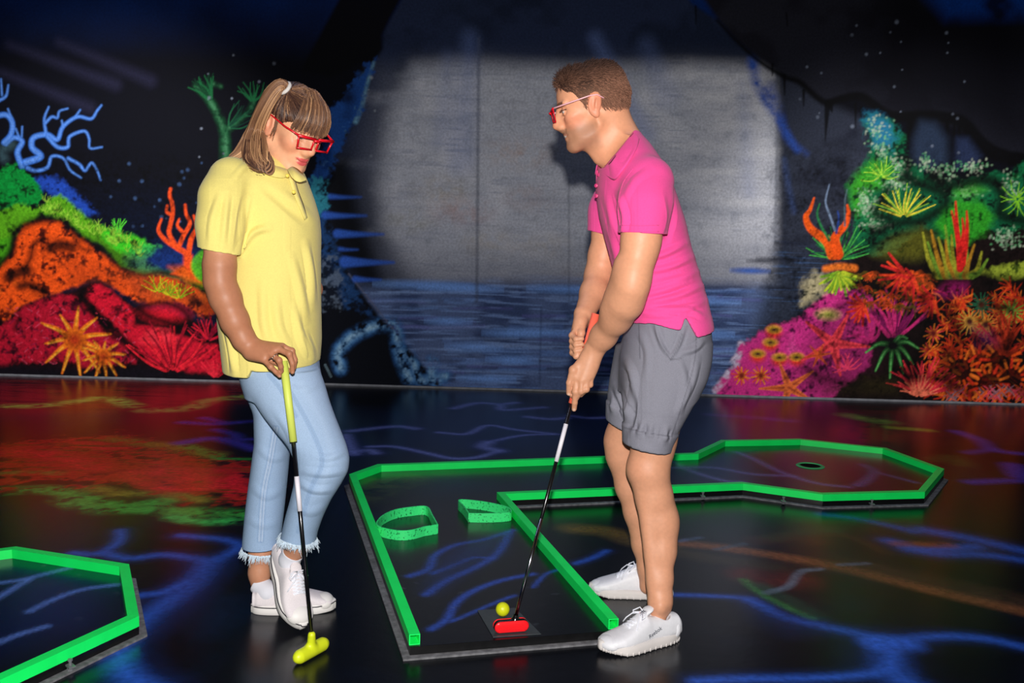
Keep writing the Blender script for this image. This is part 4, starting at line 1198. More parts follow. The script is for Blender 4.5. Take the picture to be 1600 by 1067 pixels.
    def mesh(s):
        D = s.D
        ins = D < 0
        n = np.array(D.shape) - 1
        cnt = np.zeros(n, np.uint8)
        for i in (0, 1):
            for j in (0, 1):
                for k in (0, 1):
                    cnt += ins[i:n[0] + i, j:n[1] + j, k:n[2] + k]
        act = (cnt > 0) & (cnt < 8)
        cells = np.argwhere(act)
        idx = np.full(n, -1, np.int32)
        idx[act] = np.arange(len(cells), dtype=np.int32)
        acc = np.zeros((len(cells), 3))
        num = np.zeros(len(cells))
        for ax in range(3):
            o = [i for i in range(3) if i != ax]
            for i in (0, 1):
                for j in (0, 1):
                    a = np.zeros(3, int); a[o[0]], a[o[1]] = i, j
                    b = a.copy(); b[ax] = 1
                    ca, cb = cells + a, cells + b
                    da = D[ca[:, 0], ca[:, 1], ca[:, 2]]
                    db = D[cb[:, 0], cb[:, 1], cb[:, 2]]
                    m = (da < 0) != (db < 0)
                    t = np.where(m, da / np.where(m, da - db, 1), 0)
                    acc[m] += (a + (b - a) * t[:, None])[m]
                    num += m
        V = s.lo + s.h * (cells + acc / np.maximum(num, 1)[:, None])
        Fs = []
        for ax in range(3):
            o = [(1, 2), (2, 0), (0, 1)][ax]
            A = np.take(ins, range(0, D.shape[ax] - 1), ax)
            B = np.take(ins, range(1, D.shape[ax]), ax)
            e = np.argwhere(A != B)
            ok = (e[:, o[0]] > 0) & (e[:, o[1]] > 0) & (e[:, o[0]] < n[o[0]]) & (e[:, o[1]] < n[o[1]])
            e = e[ok]
            d1 = np.zeros(3, int); d1[o[0]] = 1
            d2 = np.zeros(3, int); d2[o[1]] = 1
            q = [e - d1 - d2, e - d2, e, e - d1]
            f = np.stack([idx[v[:, 0], v[:, 1], v[:, 2]] for v in q], 1)
            fl_ = ins[e[:, 0], e[:, 1], e[:, 2]]
            f[~fl_] = f[~fl_][:, ::-1]
            Fs.append(f)
        return V, np.concatenate(Fs)


def relax(V, F, it=2, lam=.5):
    n = len(V)
    a = np.concatenate([F[:, 0], F[:, 1], F[:, 2], F[:, 3]])
    b = np.concatenate([F[:, 1], F[:, 2], F[:, 3], F[:, 0]])
    for _ in range(it):
        c = np.bincount(a, minlength=n) + np.bincount(b, minlength=n)
        A = np.stack([np.bincount(a, V[b, i], n) + np.bincount(b, V[a, i], n) for i in range(3)], 1) / np.maximum(c, 1)[:, None]
        V = V + lam * (A - V)
    return V


def normals(V, F):
    fn = np.cross(V[F[:, 2]] - V[F[:, 0]], V[F[:, 3]] - V[F[:, 1]])
    N = np.zeros_like(V)
    for j in range(4):
        for i in range(3):
            N[:, i] += np.bincount(F[:, j], fn[:, i], len(V))
    return N / (np.linalg.norm(N, axis=1)[:, None] + 1e-12)


def drop_caps(V, F, tests):
    """remove end faces: tests = list of (fn(center)->value, direction, tol)"""
    c = V[F].mean(1)
    fn = np.cross(V[F[:, 2]] - V[F[:, 0]], V[F[:, 3]] - V[F[:, 1]])
    fn /= np.linalg.norm(fn, axis=1)[:, None] + 1e-12
    kill = np.zeros(len(F), bool)
    for f_, d_, tol in tests:
        kill |= (np.abs(f_(c)) < tol) & (fn @ np.asarray(d_) > .72)
    F = F[~kill]
    used = np.unique(F)
    mp = np.full(len(V), -1)
    mp[used] = np.arange(len(used))
    V, F = V[used], mp[F]
    # even out the raw rims
    E = np.concatenate([F[:, [0, 1]], F[:, [1, 2]], F[:, [2, 3]], F[:, [3, 0]]])
    key = np.sort(E, 1)
    _, inv_, cnt = np.unique(key[:, 0].astype(np.int64) * len(V) + key[:, 1], return_inverse=True, return_counts=True)
    B_ = key[cnt[inv_.ravel()] == 1]
    if len(B_):
        a, b = np.concatenate([B_[:, 0], B_[:, 1]]), np.concatenate([B_[:, 1], B_[:, 0]])
        n = np.bincount(a, minlength=len(V))
        for _ in range(6):
            A = np.stack([np.bincount(a, V[b, i], len(V)) for i in range(3)], 1) / np.maximum(n, 1)[:, None]
            V = np.where((n == 2)[:, None], V * .5 + A * .5, V)
    return V, F


def pl_dist(pts, A, B):
    """distance and parameter from points (n,2) to a polyline (m,2)"""
    best = np.full(len(pts), 9.)
    n = len(A) - 1
    par = np.zeros(len(pts))
    for i in range(n):
        a, b = A[i], A[i + 1]
        d = b - a
        t = np.clip(((pts - a) @ d) / (d @ d + 1e-12), 0, 1)
        q = np.linalg.norm(pts - a - t[:, None] * d, axis=1)
        m = q < best
        best = np.where(m, q, best)
        par = np.where(m, (i + t) / n, par)
    return best, par


def pix(V):
    """photo coordinates of points, for laying measured seams and folds on cloth"""
    v = V - _C
    z = v @ _F
    return np.stack([CX + FPX * (v @ _R) / z, CY - FPX * (v @ _U) / z], 1)


def folds(V, F, lines, face=(0, -1, 0)):
    """press soft folds into cloth: lines = [(polyline measured on the photo, amplitude m, half width px)]"""
    N = normals(V, F)
    q = pix(V)
    w = np.clip(N @ np.asarray(face, float) * 1.6 + .25, 0, 1)
    for P_, amp, hw in lines:
        p = smooth_pts(P_, 5)
        lo, hi = p.min(0) - 4 * hw, p.max(0) + 4 * hw
        m = np.where((q[:, 0] > lo[0]) & (q[:, 0] < hi[0]) & (q[:, 1] > lo[1]) & (q[:, 1] < hi[1]))[0]
        if not len(m): continue
        d, t = pl_dist(q[m], p, None)
        prof = np.exp(-(d / hw) ** 2) - .45 * np.exp(-((d - 2 * hw) / hw) ** 2)
        V[m] += N[m] * (amp * prof * np.sin(np.pi * np.clip(t, .03, .97)) ** .6 * w[m])[:, None]
    return V


class Frame:
    """local frame: o origin, f forward, l left, u up"""
    def __init__(s, o, yaw, pitch, roll=0., scale=1.):
        f = V3(math.cos(yaw) * math.cos(pitch), math.sin(yaw) * math.cos(pitch), -math.sin(pitch))
        l = V3(-math.sin(yaw), math.cos(yaw), 0)
        u = np.cross(f, l)
        l, u = l * math.cos(roll) + u * math.sin(roll), u * math.cos(roll) - l * math.sin(roll)
        s.o, s.f, s.l, s.u, s.s = np.asarray(o, float), f, l, u, scale
        s.R = np.stack([f, l, u], 1)

    def __call__(s, x, y, z):
        return s.o + s.s * (x * s.f + y * s.l + z * s.u)

    def inv(s, V):
        return ((V - s.o) @ s.R) / s.s


def add_head(F_, H, male):
    """face and skull in head frame H"""
    S = H.s
    E = lambda c, r, k=.012, op='add', rot=None: F_.ell(H(*c), np.array(r) * S, k, op, H.R if rot is None else H.R @ rot)
    K = lambda a, b, ra, rb, k=.01, op='add', flat=None: F_.cone(H(*a), H(*b), ra * S, rb * S, k, op, flat)
    E((-.015, 0, .028), (.096, .074, .080), .01)                 # skull
    E((.030, 0, .028), (.058, .062, .070), .02)                  # forehead
    E((.030, 0, -.045), (.058, .056 if not male else .060, .072), .02)   # face
    E((-.055, 0, .005), (.055, .064, .060), .02)                 # occiput
    K((.0, .052, -.060), (.066, .018, -.100), .020, .018, .02)   # jaw sides
    K((.0, -.052, -.060), (.066, -.018, -.100), .020, .018, .02)
    E((.074, 0, -.101), (.020, .022 if male else .017, .019), .014)      # chin
    for sg in (1, -1):
        E((.058, .038 * sg, -.026 if not male else -.021), (.026, .022, .026) if not male else (.022, .018, .018), .018)    # cheek
        if male: E((.036, .066 * sg, -.062), (.034, .014, .026), .02, 'sub')
        E((.086, .031 * sg, -.002), (.016, .019, .014), .012, 'sub')     # socket
        E((.0705, .031 * sg, -.004), (.0135, .0145, .0125), .002)        # eyeball
        K((.080, .014 * sg, .019), (.072, .048 * sg, .018), .009 if male else .007, .007, .012)   # brow
        K((.0838, .018 * sg, .002), (.0815, .044 * sg, .001), .0032, .0028, .004)        # upper lid
        K((.0825, .019 * sg, -.012), (.079, .043 * sg, -.011), .0026, .0024, .004)       # lower lid
        E((.092, .0115 * sg, -.040), (.012, .0075, .008), .007)  # nostril wing
        E((.096, .007 * sg, -.048), (.004, .0035, .004), .003, 'sub')
        # ear
        er = np.array([[.94, 0, -.34], [0, 1, 0], [.34, 0, .94]])
        E((-.008, .075 * sg, -.008), (.019, .008, .033), .008, rot=er)
        E((-.004, .083 * sg, -.004), (.011, .006, .021), .005, 'sub', rot=er)
        E((-.012, .081 * sg, -.008), (.004, .004, .014), .003, rot=er)
        E((-.006, .074 * sg, -.036), (.010, .006, .010), .006)
    K((.080, 0, .004), (.090, 0, -.042), .0125, .0155, .014)      # nose root and body
    E((.068, 0, -.070), (.0215, .031, .027), .012)               # muzzle
    K((.086, 0, .010), (.106, 0, -.026), .0085, .0095, .012)     # nose bridge
    E((.106, 0, -.034), (.0125, .0115, .0105), .008)             # tip
    K((.094, 0, -.044), (.086, 0, -.060), .007, .005, .008)      # philtrum
    ml = .025 if male else .0235
    ur, lr = (.0045, .0055) if male else (.0044, .0050)
    K((.0885, -ml * .55, -.0655), (.0885, ml * .55, -.0655), ur, ur, .006)     # upper lip
    K((.076, -ml, -.062), (.0885, -ml * .4, -.066), .0035, ur, .006)
    K((.076, ml, -.062), (.0885, ml * .4, -.066), .0035, ur, .006)
    K((.0868, -ml * .5, -.0775), (.0868, ml * .5, -.0775), lr, lr, .007)         # lower lip
    K((.095, -ml * .5, -.0715), (.095, ml * .5, -.0715), .0012, .0012, .003, 'sub')
    K((.080, -ml, -.066), (.095, -ml * .5, -.0715), .0014, .0014, .003, 'sub')
    K((.080, ml, -.066), (.095, ml * .5, -.0715), .0014, .0014, .003, 'sub')


def head_colors(V, H, base, lips, male):
    L = H.inv(V)
    x, y, z = L[:, 0], L[:, 1], L[:, 2]
    C = np.tile(np.asarray(base, float), (len(V), 1))
    def blend(m, c):
        m = np.clip(m, 0, 1)[:, None]
        C[:] = C * (1 - m) + np.asarray(c, float) * m
    hd = (np.abs(x) < .14) & (np.abs(y) < .1) & (np.abs(z) < .14)
    e = lambda c, r: hd * np.clip(1.6 - 1.6 * (((x - c[0]) / r[0]) ** 2 + ((y - c[1]) / r[1]) ** 2 + ((z - c[2]) / r[2]) ** 2), 0, 1)
    for sg in (1, -1):
        blend(e((.06, .040 * sg, -.035), (.045, .03, .03)) * .3, lin((226, 120, 96)))
        blend(e((-.006, .08 * sg, -.008), (.03, .02, .045)) * .35, lin((220, 120, 100)))
        eye = hd & (np.abs(np.hypot(y - .031 * sg, (z + .005) * 1.7)) < .0125) & (x > .073)
        eye = eye & (np.abs(z + .005) < (.0030 if male else .0032))
        blend(eye * 1., lin((206, 196, 190)))
        blend((eye & (np.hypot(y - .031 * sg - (0), z + .006) < .006)) * 1., lin((60, 66, 72)))
        blend((hd & (np.abs(z - .001 + .06 * np.abs(y - .031 * sg)) < .0022) & (np.abs(y - .031 * sg) < .016) & (x > .07)) * .85, lin((46, 28, 22)))   # lashes
        br = hd & (np.abs(z - .0215 + .10 * np.abs(np.abs(y) - .028)) < .0042) & (np.abs(y - .031 * sg) < .020) & (x > .055)
        blend(br * .75, lin((70, 48, 36)))
    blend(e((.106, 0, -.034), (.02, .016, .014)) * .25, lin((226, 116, 92)))
    fr = hd * np.clip((x - .070) / .006, 0, 1)
    q1 = (y / .0235) ** 2 + ((z + .0665 - .10 * np.abs(y)) / .0058) ** 2
    q2 = (y / .0195) ** 2 + ((z + .0772 - .10 * np.abs(y)) / .0064) ** 2
    up, lo = q1 < 1, q2 < 1
    blend(fr * np.clip((1.25 - np.minimum(q1, q2)) * 2.2, 0, 1) * (.85 if not male else .5), lin(lips))
    blend(fr * np.clip(1 - np.abs(z + .0715 - .14 * np.abs(y)) / .0022, 0, 1) * (np.abs(y) < .023) * .6, lin((120, 40, 44)))
    if male:
        blend((hd & (x > .07) & (np.abs(y) < .017) & (np.abs(z + .0708) < .0028)) * 1., lin((236, 230, 222)))
        q = hd & (z < -.03) & (x > -.02) & ~(up | lo)
        st = np.clip((-.042 - z) / .02, 0, 1) * np.clip((x + .01) / .02, 0, 1) * np.clip((z + .138) / .03, 0, 1) * hd
        blend(st * .48, lin((110, 84, 70)))
        blend((hd & (np.abs(z + .057) < .008) & (np.abs(y) < .026) & (x > .075)) * .4, lin((110, 80, 66)))
    return C


def strands(mb, guides, r0, r1, n=5, cols=None):
    for i, gpts in enumerate(guides):
        m = len(gpts)
        t = np.linspace(0, 1, m)
        rr = (r0 + (r1 - r0) * t) * np.where(t > .9, .55, 1)
        mb.tube(gpts, list(rr), n, True, col=None if cols is None else cols[i % len(cols)])


def obj_field(F_, name, m, parent, it=2, cols=None, caps=None, fold=None, post=None):
    V, Fc = F_.mesh()
    V = relax(V, Fc, it)
    if fold: V = folds(V, Fc, fold)
    if caps: V, Fc = drop_caps(V, Fc, caps)
    c = cols(V, Fc) if callable(cols) else cols
    if post: V = post(V, Fc)
    me = np_mesh(name, V, Fc, True, c)
    return put(name, me, m, parent)


def thicken(o, t=.003):
    s = o.modifiers.new('thickness', 'SOLIDIFY')
    s.thickness = t
    s.offset = -1
    return o


def bvh_of(*objs):
    from mathutils.bvhtree import BVHTree
    V, F = [], []
    for o in objs:
        b = len(V)
        w = world_of(o)
        V += [tuple(w @ v.co) for v in o.data.vertices]
        F += [[b + i for i in p.vertices] for p in o.data.polygons]
    return BVHTree.FromPolygons(V, F)


def surf(bv, px, py, off=.004, Y=None):
    """the point of a surface that the photograph shows at (px, py), lifted a little off it"""
    d = Vector(ray(px, py)).normalized()
    hit = bv.ray_cast(Vector(_C), d)
    if hit[0] is None: return P(px, py, Y if Y is not None else 2.9)
    return np.array(hit[0] - d * off)


MT['skin'] = mat('skin', attr='Col', rough=.48, spec=.35, noise=(90, .06), sss=.05, bump=(300, .12, 'noise', .0008))
MT['hair_light'] = mat('hair_light', attr='Col', rough=.42, spec=.4)
MT['hair_dark'] = mat('hair_dark', attr='Col', rough=.75, spec=.2)
MT['yellow'] = mat('yellow_pique', (230, 214, 124), .85, .2, noise=(260, .05), bump=(900, .35, 'voronoi', .0008), sheen=.15)
MT['pink'] = mat('pink_pique', (243, 80, 154), .85, .2, noise=(260, .05), bump=(900, .35, 'voronoi', .0008), sheen=.1)
MT['denim'] = mat('denim', attr='Col', rough=.9, spec=.15, noise=(420, .12), bump=(700, .3))
MT['shorts'] = mat('grey_chambray', attr='Col', rough=.9, spec=.15, noise=(380, .10), bump=(600, .3))
MT['fray'] = mat('frayed_cotton', (206, 222, 236), .9, .1)
MT['red_plastic'] = mat('red_plastic', (214, 16, 34), .3, .5)
MT['pinkwhite'] = mat('pale_plastic', (236, 178, 186), .3, .5)
MT['lens'] = None
MT['canvas'] = mat('white_canvas', (226, 218, 222), .85, .2, noise=(300, .06), bump=(900, .2))
MT['rubber'] = mat('white_rubber', (232, 228, 226), .5, .4)
MT['leather'] = mat('white_leather', (226, 226, 232), .5, .4, noise=(120, .04), bump=(240, .12))
MT['sole'] = mat('runner_sole', (214, 208, 206), .7, .3)
MT['lace'] = mat('lace', (232, 234, 244), .9, .1)
MT['sock'] = mat('white_sock', (222, 222, 232), .9, .1, bump=(500, .3))
MT['dark'] = mat('dark_stripe', (24, 22, 34), .6, .3)
MT['navy'] = mat('dark_print', (52, 60, 74), .6, .3)
MT['redprint'] = mat('red_print', (206, 40, 60), .6, .3)
MT['grip_y'] = mat('yellow_grip', (206, 218, 96), .5, .4)
MT['grip_o'] = mat('orange_grip', (255, 110, 84), .5, .4, bump=(300, .3, 'voronoi', .001))
MT['chrome'] = mat('chrome', (200, 200, 206), .15, .5, metal=1.)
MT['shaft_black'] = mat('black_shaft', (14, 14, 18), .2, .6)
MT['shaft_label'] = mat('white_band', (226, 222, 232), .4, .4)
MT['head_y'] = mat('yellow_putter_rubber', (214, 226, 36), .4, .4)
MT['head_r'] = mat('red_putter_rubber', (238, 24, 34), .4, .4)
MT['ring'] = mat('silver_ring', (200, 196, 190), .2, .5, metal=1.)
MT['scrunchie'] = mat('pale_hair_tie', (206, 200, 196), .6, .4)
MT['button'] = mat('button', (238, 214, 90), .4, .5)
MT['button_p'] = mat('button_pink', (214, 60, 120), .4, .5)
_m = bpy.data.materials.new('clear_lens')
_m.use_nodes = True
_nt = _m.node_tree
_tr = _nt.nodes.new('ShaderNodeBsdfTransparent')
_tr.inputs[0].default_value = (.96, .96, .97, 1)
_gl = _nt.nodes.new('ShaderNodeBsdfGlossy')
_gl.inputs['Roughness'].default_value = .05
_fr = _nt.nodes.new('ShaderNodeFresnel')
_fr.inputs[0].default_value = 1.25
_mx = _nt.nodes.new('ShaderNodeMixShader')
_nt.links.new(_fr.outputs[0], _mx.inputs[0])
_nt.links.new(_tr.outputs[0], _mx.inputs[1])
_nt.links.new(_gl.outputs[0], _mx.inputs[2])
_nt.links.new(_mx.outputs[0], _nt.nodes['Material Output'].inputs[0])
MT['lens'] = _m


# ------------------------------------------------------------------ glasses
def glasses(H, parent, label, m_front, m_temple, lens_w=.052, lens_h=.040, bar=.007, ang=0.):
    b = MB()
    x0 = .116
    for sg in (1, -1):
        c = np.array([x0 - .003, .034 * sg, -.008])
        # a square rim, slightly wider at the top
        outer = [(-.5, -.46), (.42, -.5), (.56, .5), (-.5, .46)]
        pts = [H(c[0] - .010 * max(u_, 0), c[1] + sg * u_ * lens_w, c[2] + v_ * lens_h) for u_, v_ in outer]
        for i in range(4):
            a, e = np.asarray(pts[i]), np.asarray(pts[(i + 1) % 4])
            w = bar * (.55 if i != 2 else .8)
            d = (e - a) / np.linalg.norm(e - a)
            b.tube([a - d * w * .6, e + d * w * .6], w * .72, 6, up=H.f, flat=.9)
    b.tube([H(x0, -.012, .004), H(x0 + .002, 0, .006), H(x0, .012, .004)], bar * .55, 6)
    o = b.build('glasses', m_front, parent, True)
    tag(o, label)
    for sg in (1, -1):
        t = MB()
        t.tube([H(x0 - .012, .063 * sg, .010), H(.06, .078 * sg, .012), H(.0, .082 * sg, .016), H(-.02, .081 * sg, .014), H(-.036, .079 * sg, .0)], [.0045, .004, .0035, .003, .003], 6, flat=.6, up=H.u)
        t.build('temple', m_temple, o, True)
        l = MB()
        c = (x0 - .003, .034 * sg, -.008)
        outer = [(-.46, -.42), (.38, -.46), (.52, .46), (-.46, .42)]
        pts = [H(c[0] - .010 * max(u_, 0), c[1] + sg * u_ * lens_w, c[2] + v_ * lens_h) for u_, v_ in outer]
        pts2 = [p - H.f * .0012 for p in pts]
        l.add(pts + pts2, [[0, 1, 2, 3], [7, 6, 5, 4], [0, 4, 5, 1], [1, 5, 6, 2], [2, 6, 7, 3], [3, 7, 4, 0]])
        l.build('lens', MT['lens'], o)
    return o


# ------------------------------------------------------------------ shoes, in their own frame (x to the toe, y left, z up)
def shoe(parent, name, M4, L, style, mirror=1):
    k = L / .29
    F_ = Field((-.17 * k, -.065, -.01), (.18 * k, .065, .14), .0022)
    if style == 'runner':
        secs = [(-.138, .026, .020, .070), (-.128, .032, .018, .082), (-.09, .036, .018, .084), (-.04, .038, .018, .088), (-.005, .041, .018, .094), (.03, .043, .018, .080), (.06, .046, .018, .066), (.09, .047, .018, .056), (.12, .042, .018, .048), (.14, .031, .020, .040), (.150, .016, .022, .032)]
    else:
        secs = [(-.130, .026, .020, .066), (-.12, .031, .018, .074), (-.08, .034, .018, .074), (-.03, .036, .018, .082), (.0, .038, .018, .084), (.03, .041, .018, .072), (.06, .044, .018, .060), (.09, .045, .018, .052), (.115, .042, .018, .047), (.135, .032, .020, .040), (.147, .018, .022, .032)]
    T = np.array(secs)
    S = (slice(None),) * 3
    x, y, z = F_.xyz(S)
    xx = (x / k).ravel()
    it = lambda c: np.interp(xx, T[:, 0], T[:, c]).astype(np.float32)[:, None, None]
    hw, zb, zt = it(1), it(2), it(3)
    cz, hz = (zb + zt) / 2, (zt - zb) / 2
    # narrower towards the top
    nar = 1 - .24 * np.clip((z - .03) / .06, 0, 1)
    curve = .006 * mirror * np.sin(np.clip((xx + .02) / .16, 0, 1) * np.pi)[:, None, None]
    q = ((np.abs(y - curve) / (hw * nar)) ** 2.5 + (np.abs(z - cz) / hz) ** 3.2) ** (1 / 2.7)
    d = (q - 1) * np.minimum(hw, hz) * .9
    d = np.maximum(d, np.maximum(-.1385 * k - x, x - .146 * k))
    F_.D = np.maximum(d, z * 0 - 1).astype(np.float32)
    # ankle opening and tongue
    F_.cone((-.080 * k, 0, .135), (-.076 * k, 0, .084), .0275, .0235, .006, 'sub')
    F_.cone((-.06 * k, 0, .118), (-.032 * k, 0, .098), .022, .014, .006, 'sub')
    zq = lambda v: float(np.interp(v, T[:, 0], T[:, 3]))
    F_.cone((-.020 * k, 0, zq(-.012) + (.012 if style == 'runner' else .006)), (.045 * k, 0, zq(.045) - .003), .019, .015, .008, flat=((.4, 0, .917), .40))
    V, Fc = F_.mesh()
    V = relax(V, Fc, 2)
    up = put(name, np_mesh(name, V, Fc, True), MT['leather' if style == 'runner' else 'canvas'], parent)
    up.data.transform(M4)
    # sole
    def outline(grow, z0, z1, n=40):
        xs = .006 + .145 * np.sin(np.linspace(-math.pi / 2, math.pi / 2, n))
        hwv = np.interp(xs, T[:, 0], T[:, 1])
        e = np.clip(1 - np.abs((xs - .006) / .1452) ** 3.4, 0, 1) ** .46
        hwv = np.maximum(hwv, np.interp(xs, [-.139, -.12, .12, .151], [.030, .033, .042, .036]))
        cv = .006 * mirror * np.sin(np.clip((xs + .02) / .16, 0, 1) * np.pi)
        l = [((xs[i] + (grow if i == n - 1 else -grow if i == 0 else 0)) * k, cv[i] + max(hwv[i] * e[i] + grow, .004)) for i in range(n)]
        r = [((xs[i] + (grow if i == n - 1 else -grow if i == 0 else 0)) * k, cv[i] - max(hwv[i] * e[i] + grow, .004)) for i in range(n)]
        return l[::-1] + r
    def ringmesh(levels):
        V, Fq = [], []
        n = len(outline(0, 0, 0))
        for gr, zz in levels:
            for i, p in enumerate(outline(gr, 0, 0)):
                toe = max(0, p[0] / k - .085) * (.16 if style == 'runner' else .06)
                V.append((p[0], p[1], zz + toe))
        for a in range(len(levels) - 1):
            for i in range(n):
                j = (i + 1) % n
                Fq.append([a * n + i, a * n + j, (a + 1) * n + j, (a + 1) * n + i])
        Fq.append(list(range(n))[::-1]); Fq.append([(len(levels) - 1) * n + i for i in range(n)])
        return V, Fq
    b = MB()
    if style == 'runner':
        V, Fq = ringmesh([(.000, .0), (.005, .003), (.006, .010), (.005, .020), (.003, .027), (-.004, .030)])
    else:
        V, Fq = ringmesh([(.002, .0), (.004, .002), (.0045, .012), (.004, .026), (.0015, .029), (-.003, .030)])
    b.add(V, Fq)
    if style == 'runner':
        o_ = outline(.0045, 0, 0)
        for i in range(2, len(o_) - 2, 2):       # ribs along the edge
            p = o_[i]
            b.box((p[0], p[1], .006 + max(0, p[0] / k - .085) * .16), (.004, .005, .009))
    so = b.build('sole', MT['sole' if style == 'runner' else 'rubber'], up, True)
    so.data.transform(M4)
    if style != 'runner':
        b = MB()
        o_ = outline(.0056, 0, 0)
        b.tube([(p[0], p[1], .0245 + max(0, p[0] / k - .085) * .06) for p in o_] + [(o_[0][0], o_[0][1], .0245)], .0016, 5)
        s = b.build('stripe', MT['dark'], up, True)
        s.data.transform(M4)
        c = Field((.07 * k, -.06, 0), (.17 * k, .06, .09), .0024)
        c.ell((.111 * k, .002 * mirror, .026), (.0375 * k, .042, .0262), 0)
        V, Fc = c.mesh()
        t = put('toe_cap', np_mesh('toe_cap', V, Fc, True), MT['rubber'], up)
        t.data.transform(M4)
    else:
        # toe and heel overlays
        for nm, c_, r_ in (('toe_overlay', (.117 * k, .002 * mirror, .027), (.036 * k, .0405, .0218)), ('heel_overlay', (-.118 * k, 0, .040), (.0235 * k, .034, .036))):
            c = Field((c_[0] - r_[0] - .01, -.06, 0), (c_[0] + r_[0] + .01, .06, .1), .0026)
            c.ell(c_, r_, 0)
            V, Fc = c.mesh()
            t = put(nm, np_mesh(nm, V, Fc, True), MT['leather'], up)
            t.data.transform(M4)
    # laces
    b = MB()
    zt = lambda xx: np.interp(xx / k, T[:, 0], T[:, 3]) + .002
    n = 6 if style == 'runner' else 7
    for i in range(n):
        xa = (.0 + .058 * i / (n - 1)) * k
        xb = (.0 + .058 * min(i + .8, n - 1) / (n - 1)) * k
        w = .021
        for s1 in (1, -1):
            b.tube([(xa - .004, s1 * w, zt(xa) - .012), (xa, s1 * w * .7, zt(xa) - .001), ((xa + xb) / 2, 0, zt((xa + xb) / 2) + .003), (xb, -s1 * w * .7, zt(xb) - .001), (xb + .002, -s1 * w, zt(xb) - .012)], .0023, 6)
    top = (-.004 * k, 0, zt(-.004 * k) + .006)
    for s1 in (1, -1):
        b.tube([top, (-.002, s1 * .016, top[2] + .008), (.012, s1 * .030, top[2] - .004), (.016, s1 * .024, top[2] - .012), (.004, s1 * .006, top[2] - .001)], .002, 6)
        b.tube([top, (.02, s1 * .014, top[2] - .002), (.035, s1 * .030, top[2] - .022), (.042, s1 * .036, top[2] - .036)], .0019, 6)
    if style != 'runner':
        for i in range(n):
            xa = (.0 + .058 * i / (n - 1)) * k
            for s1 in (1, -1):
                b.tube([(xa - .003, s1 * .0165, zt(xa) + .0005), (xa - .003, s1 * .0165, zt(xa) - .006)], .0036, 8)
    la = b.build('laces', MT['lace'], up, True)
    la.data.transform(M4)
    return up


def sock(parent, A, Cn, E_, ra=.0335):
    """a short sock from the ankle A down into the shoe"""
    A, Cn, E_ = [np.asarray(v, float) for v in (A, Cn, E_)]
    lo, hi = np.min([A, Cn, E_], 0) - .05, np.max([A, Cn, E_], 0) + .05
    F_ = Field(lo, hi, .0024)
    up = A - Cn
    up /= np.linalg.norm(up)
    F_.cone(A + up * .01, Cn, ra, .031, .01)
    F_.cone(Cn, E_, .030, .026, .01)
    F_.cut(lambda x, y, z: (x - A[0]) * up[0] + (y - A[1]) * up[1] + (z - A[2]) * up[2])
    V, Fc = F_.mesh()
    V = relax(V, Fc, 2)
    V, Fc = drop_caps(V, Fc, [(lambda c: (c - A) @ up, up, .006)])
    o = put('sock', np_mesh('sock', V, Fc, True), MT['sock'], parent)
    return thicken(o, .0025)


def basis(o, xdir, zhint):
    x = np.asarray(xdir, float); x /= np.linalg.norm(x)
    z = np.asarray(zhint, float); z = z - x * (x @ z); z /= np.linalg.norm(z)
    y = np.cross(z, x)
    m = Matrix.Identity(4)
    for i in range(3):
        m[i][0], m[i][1], m[i][2], m[i][3] = x[i], y[i], z[i], o[i]
    return m


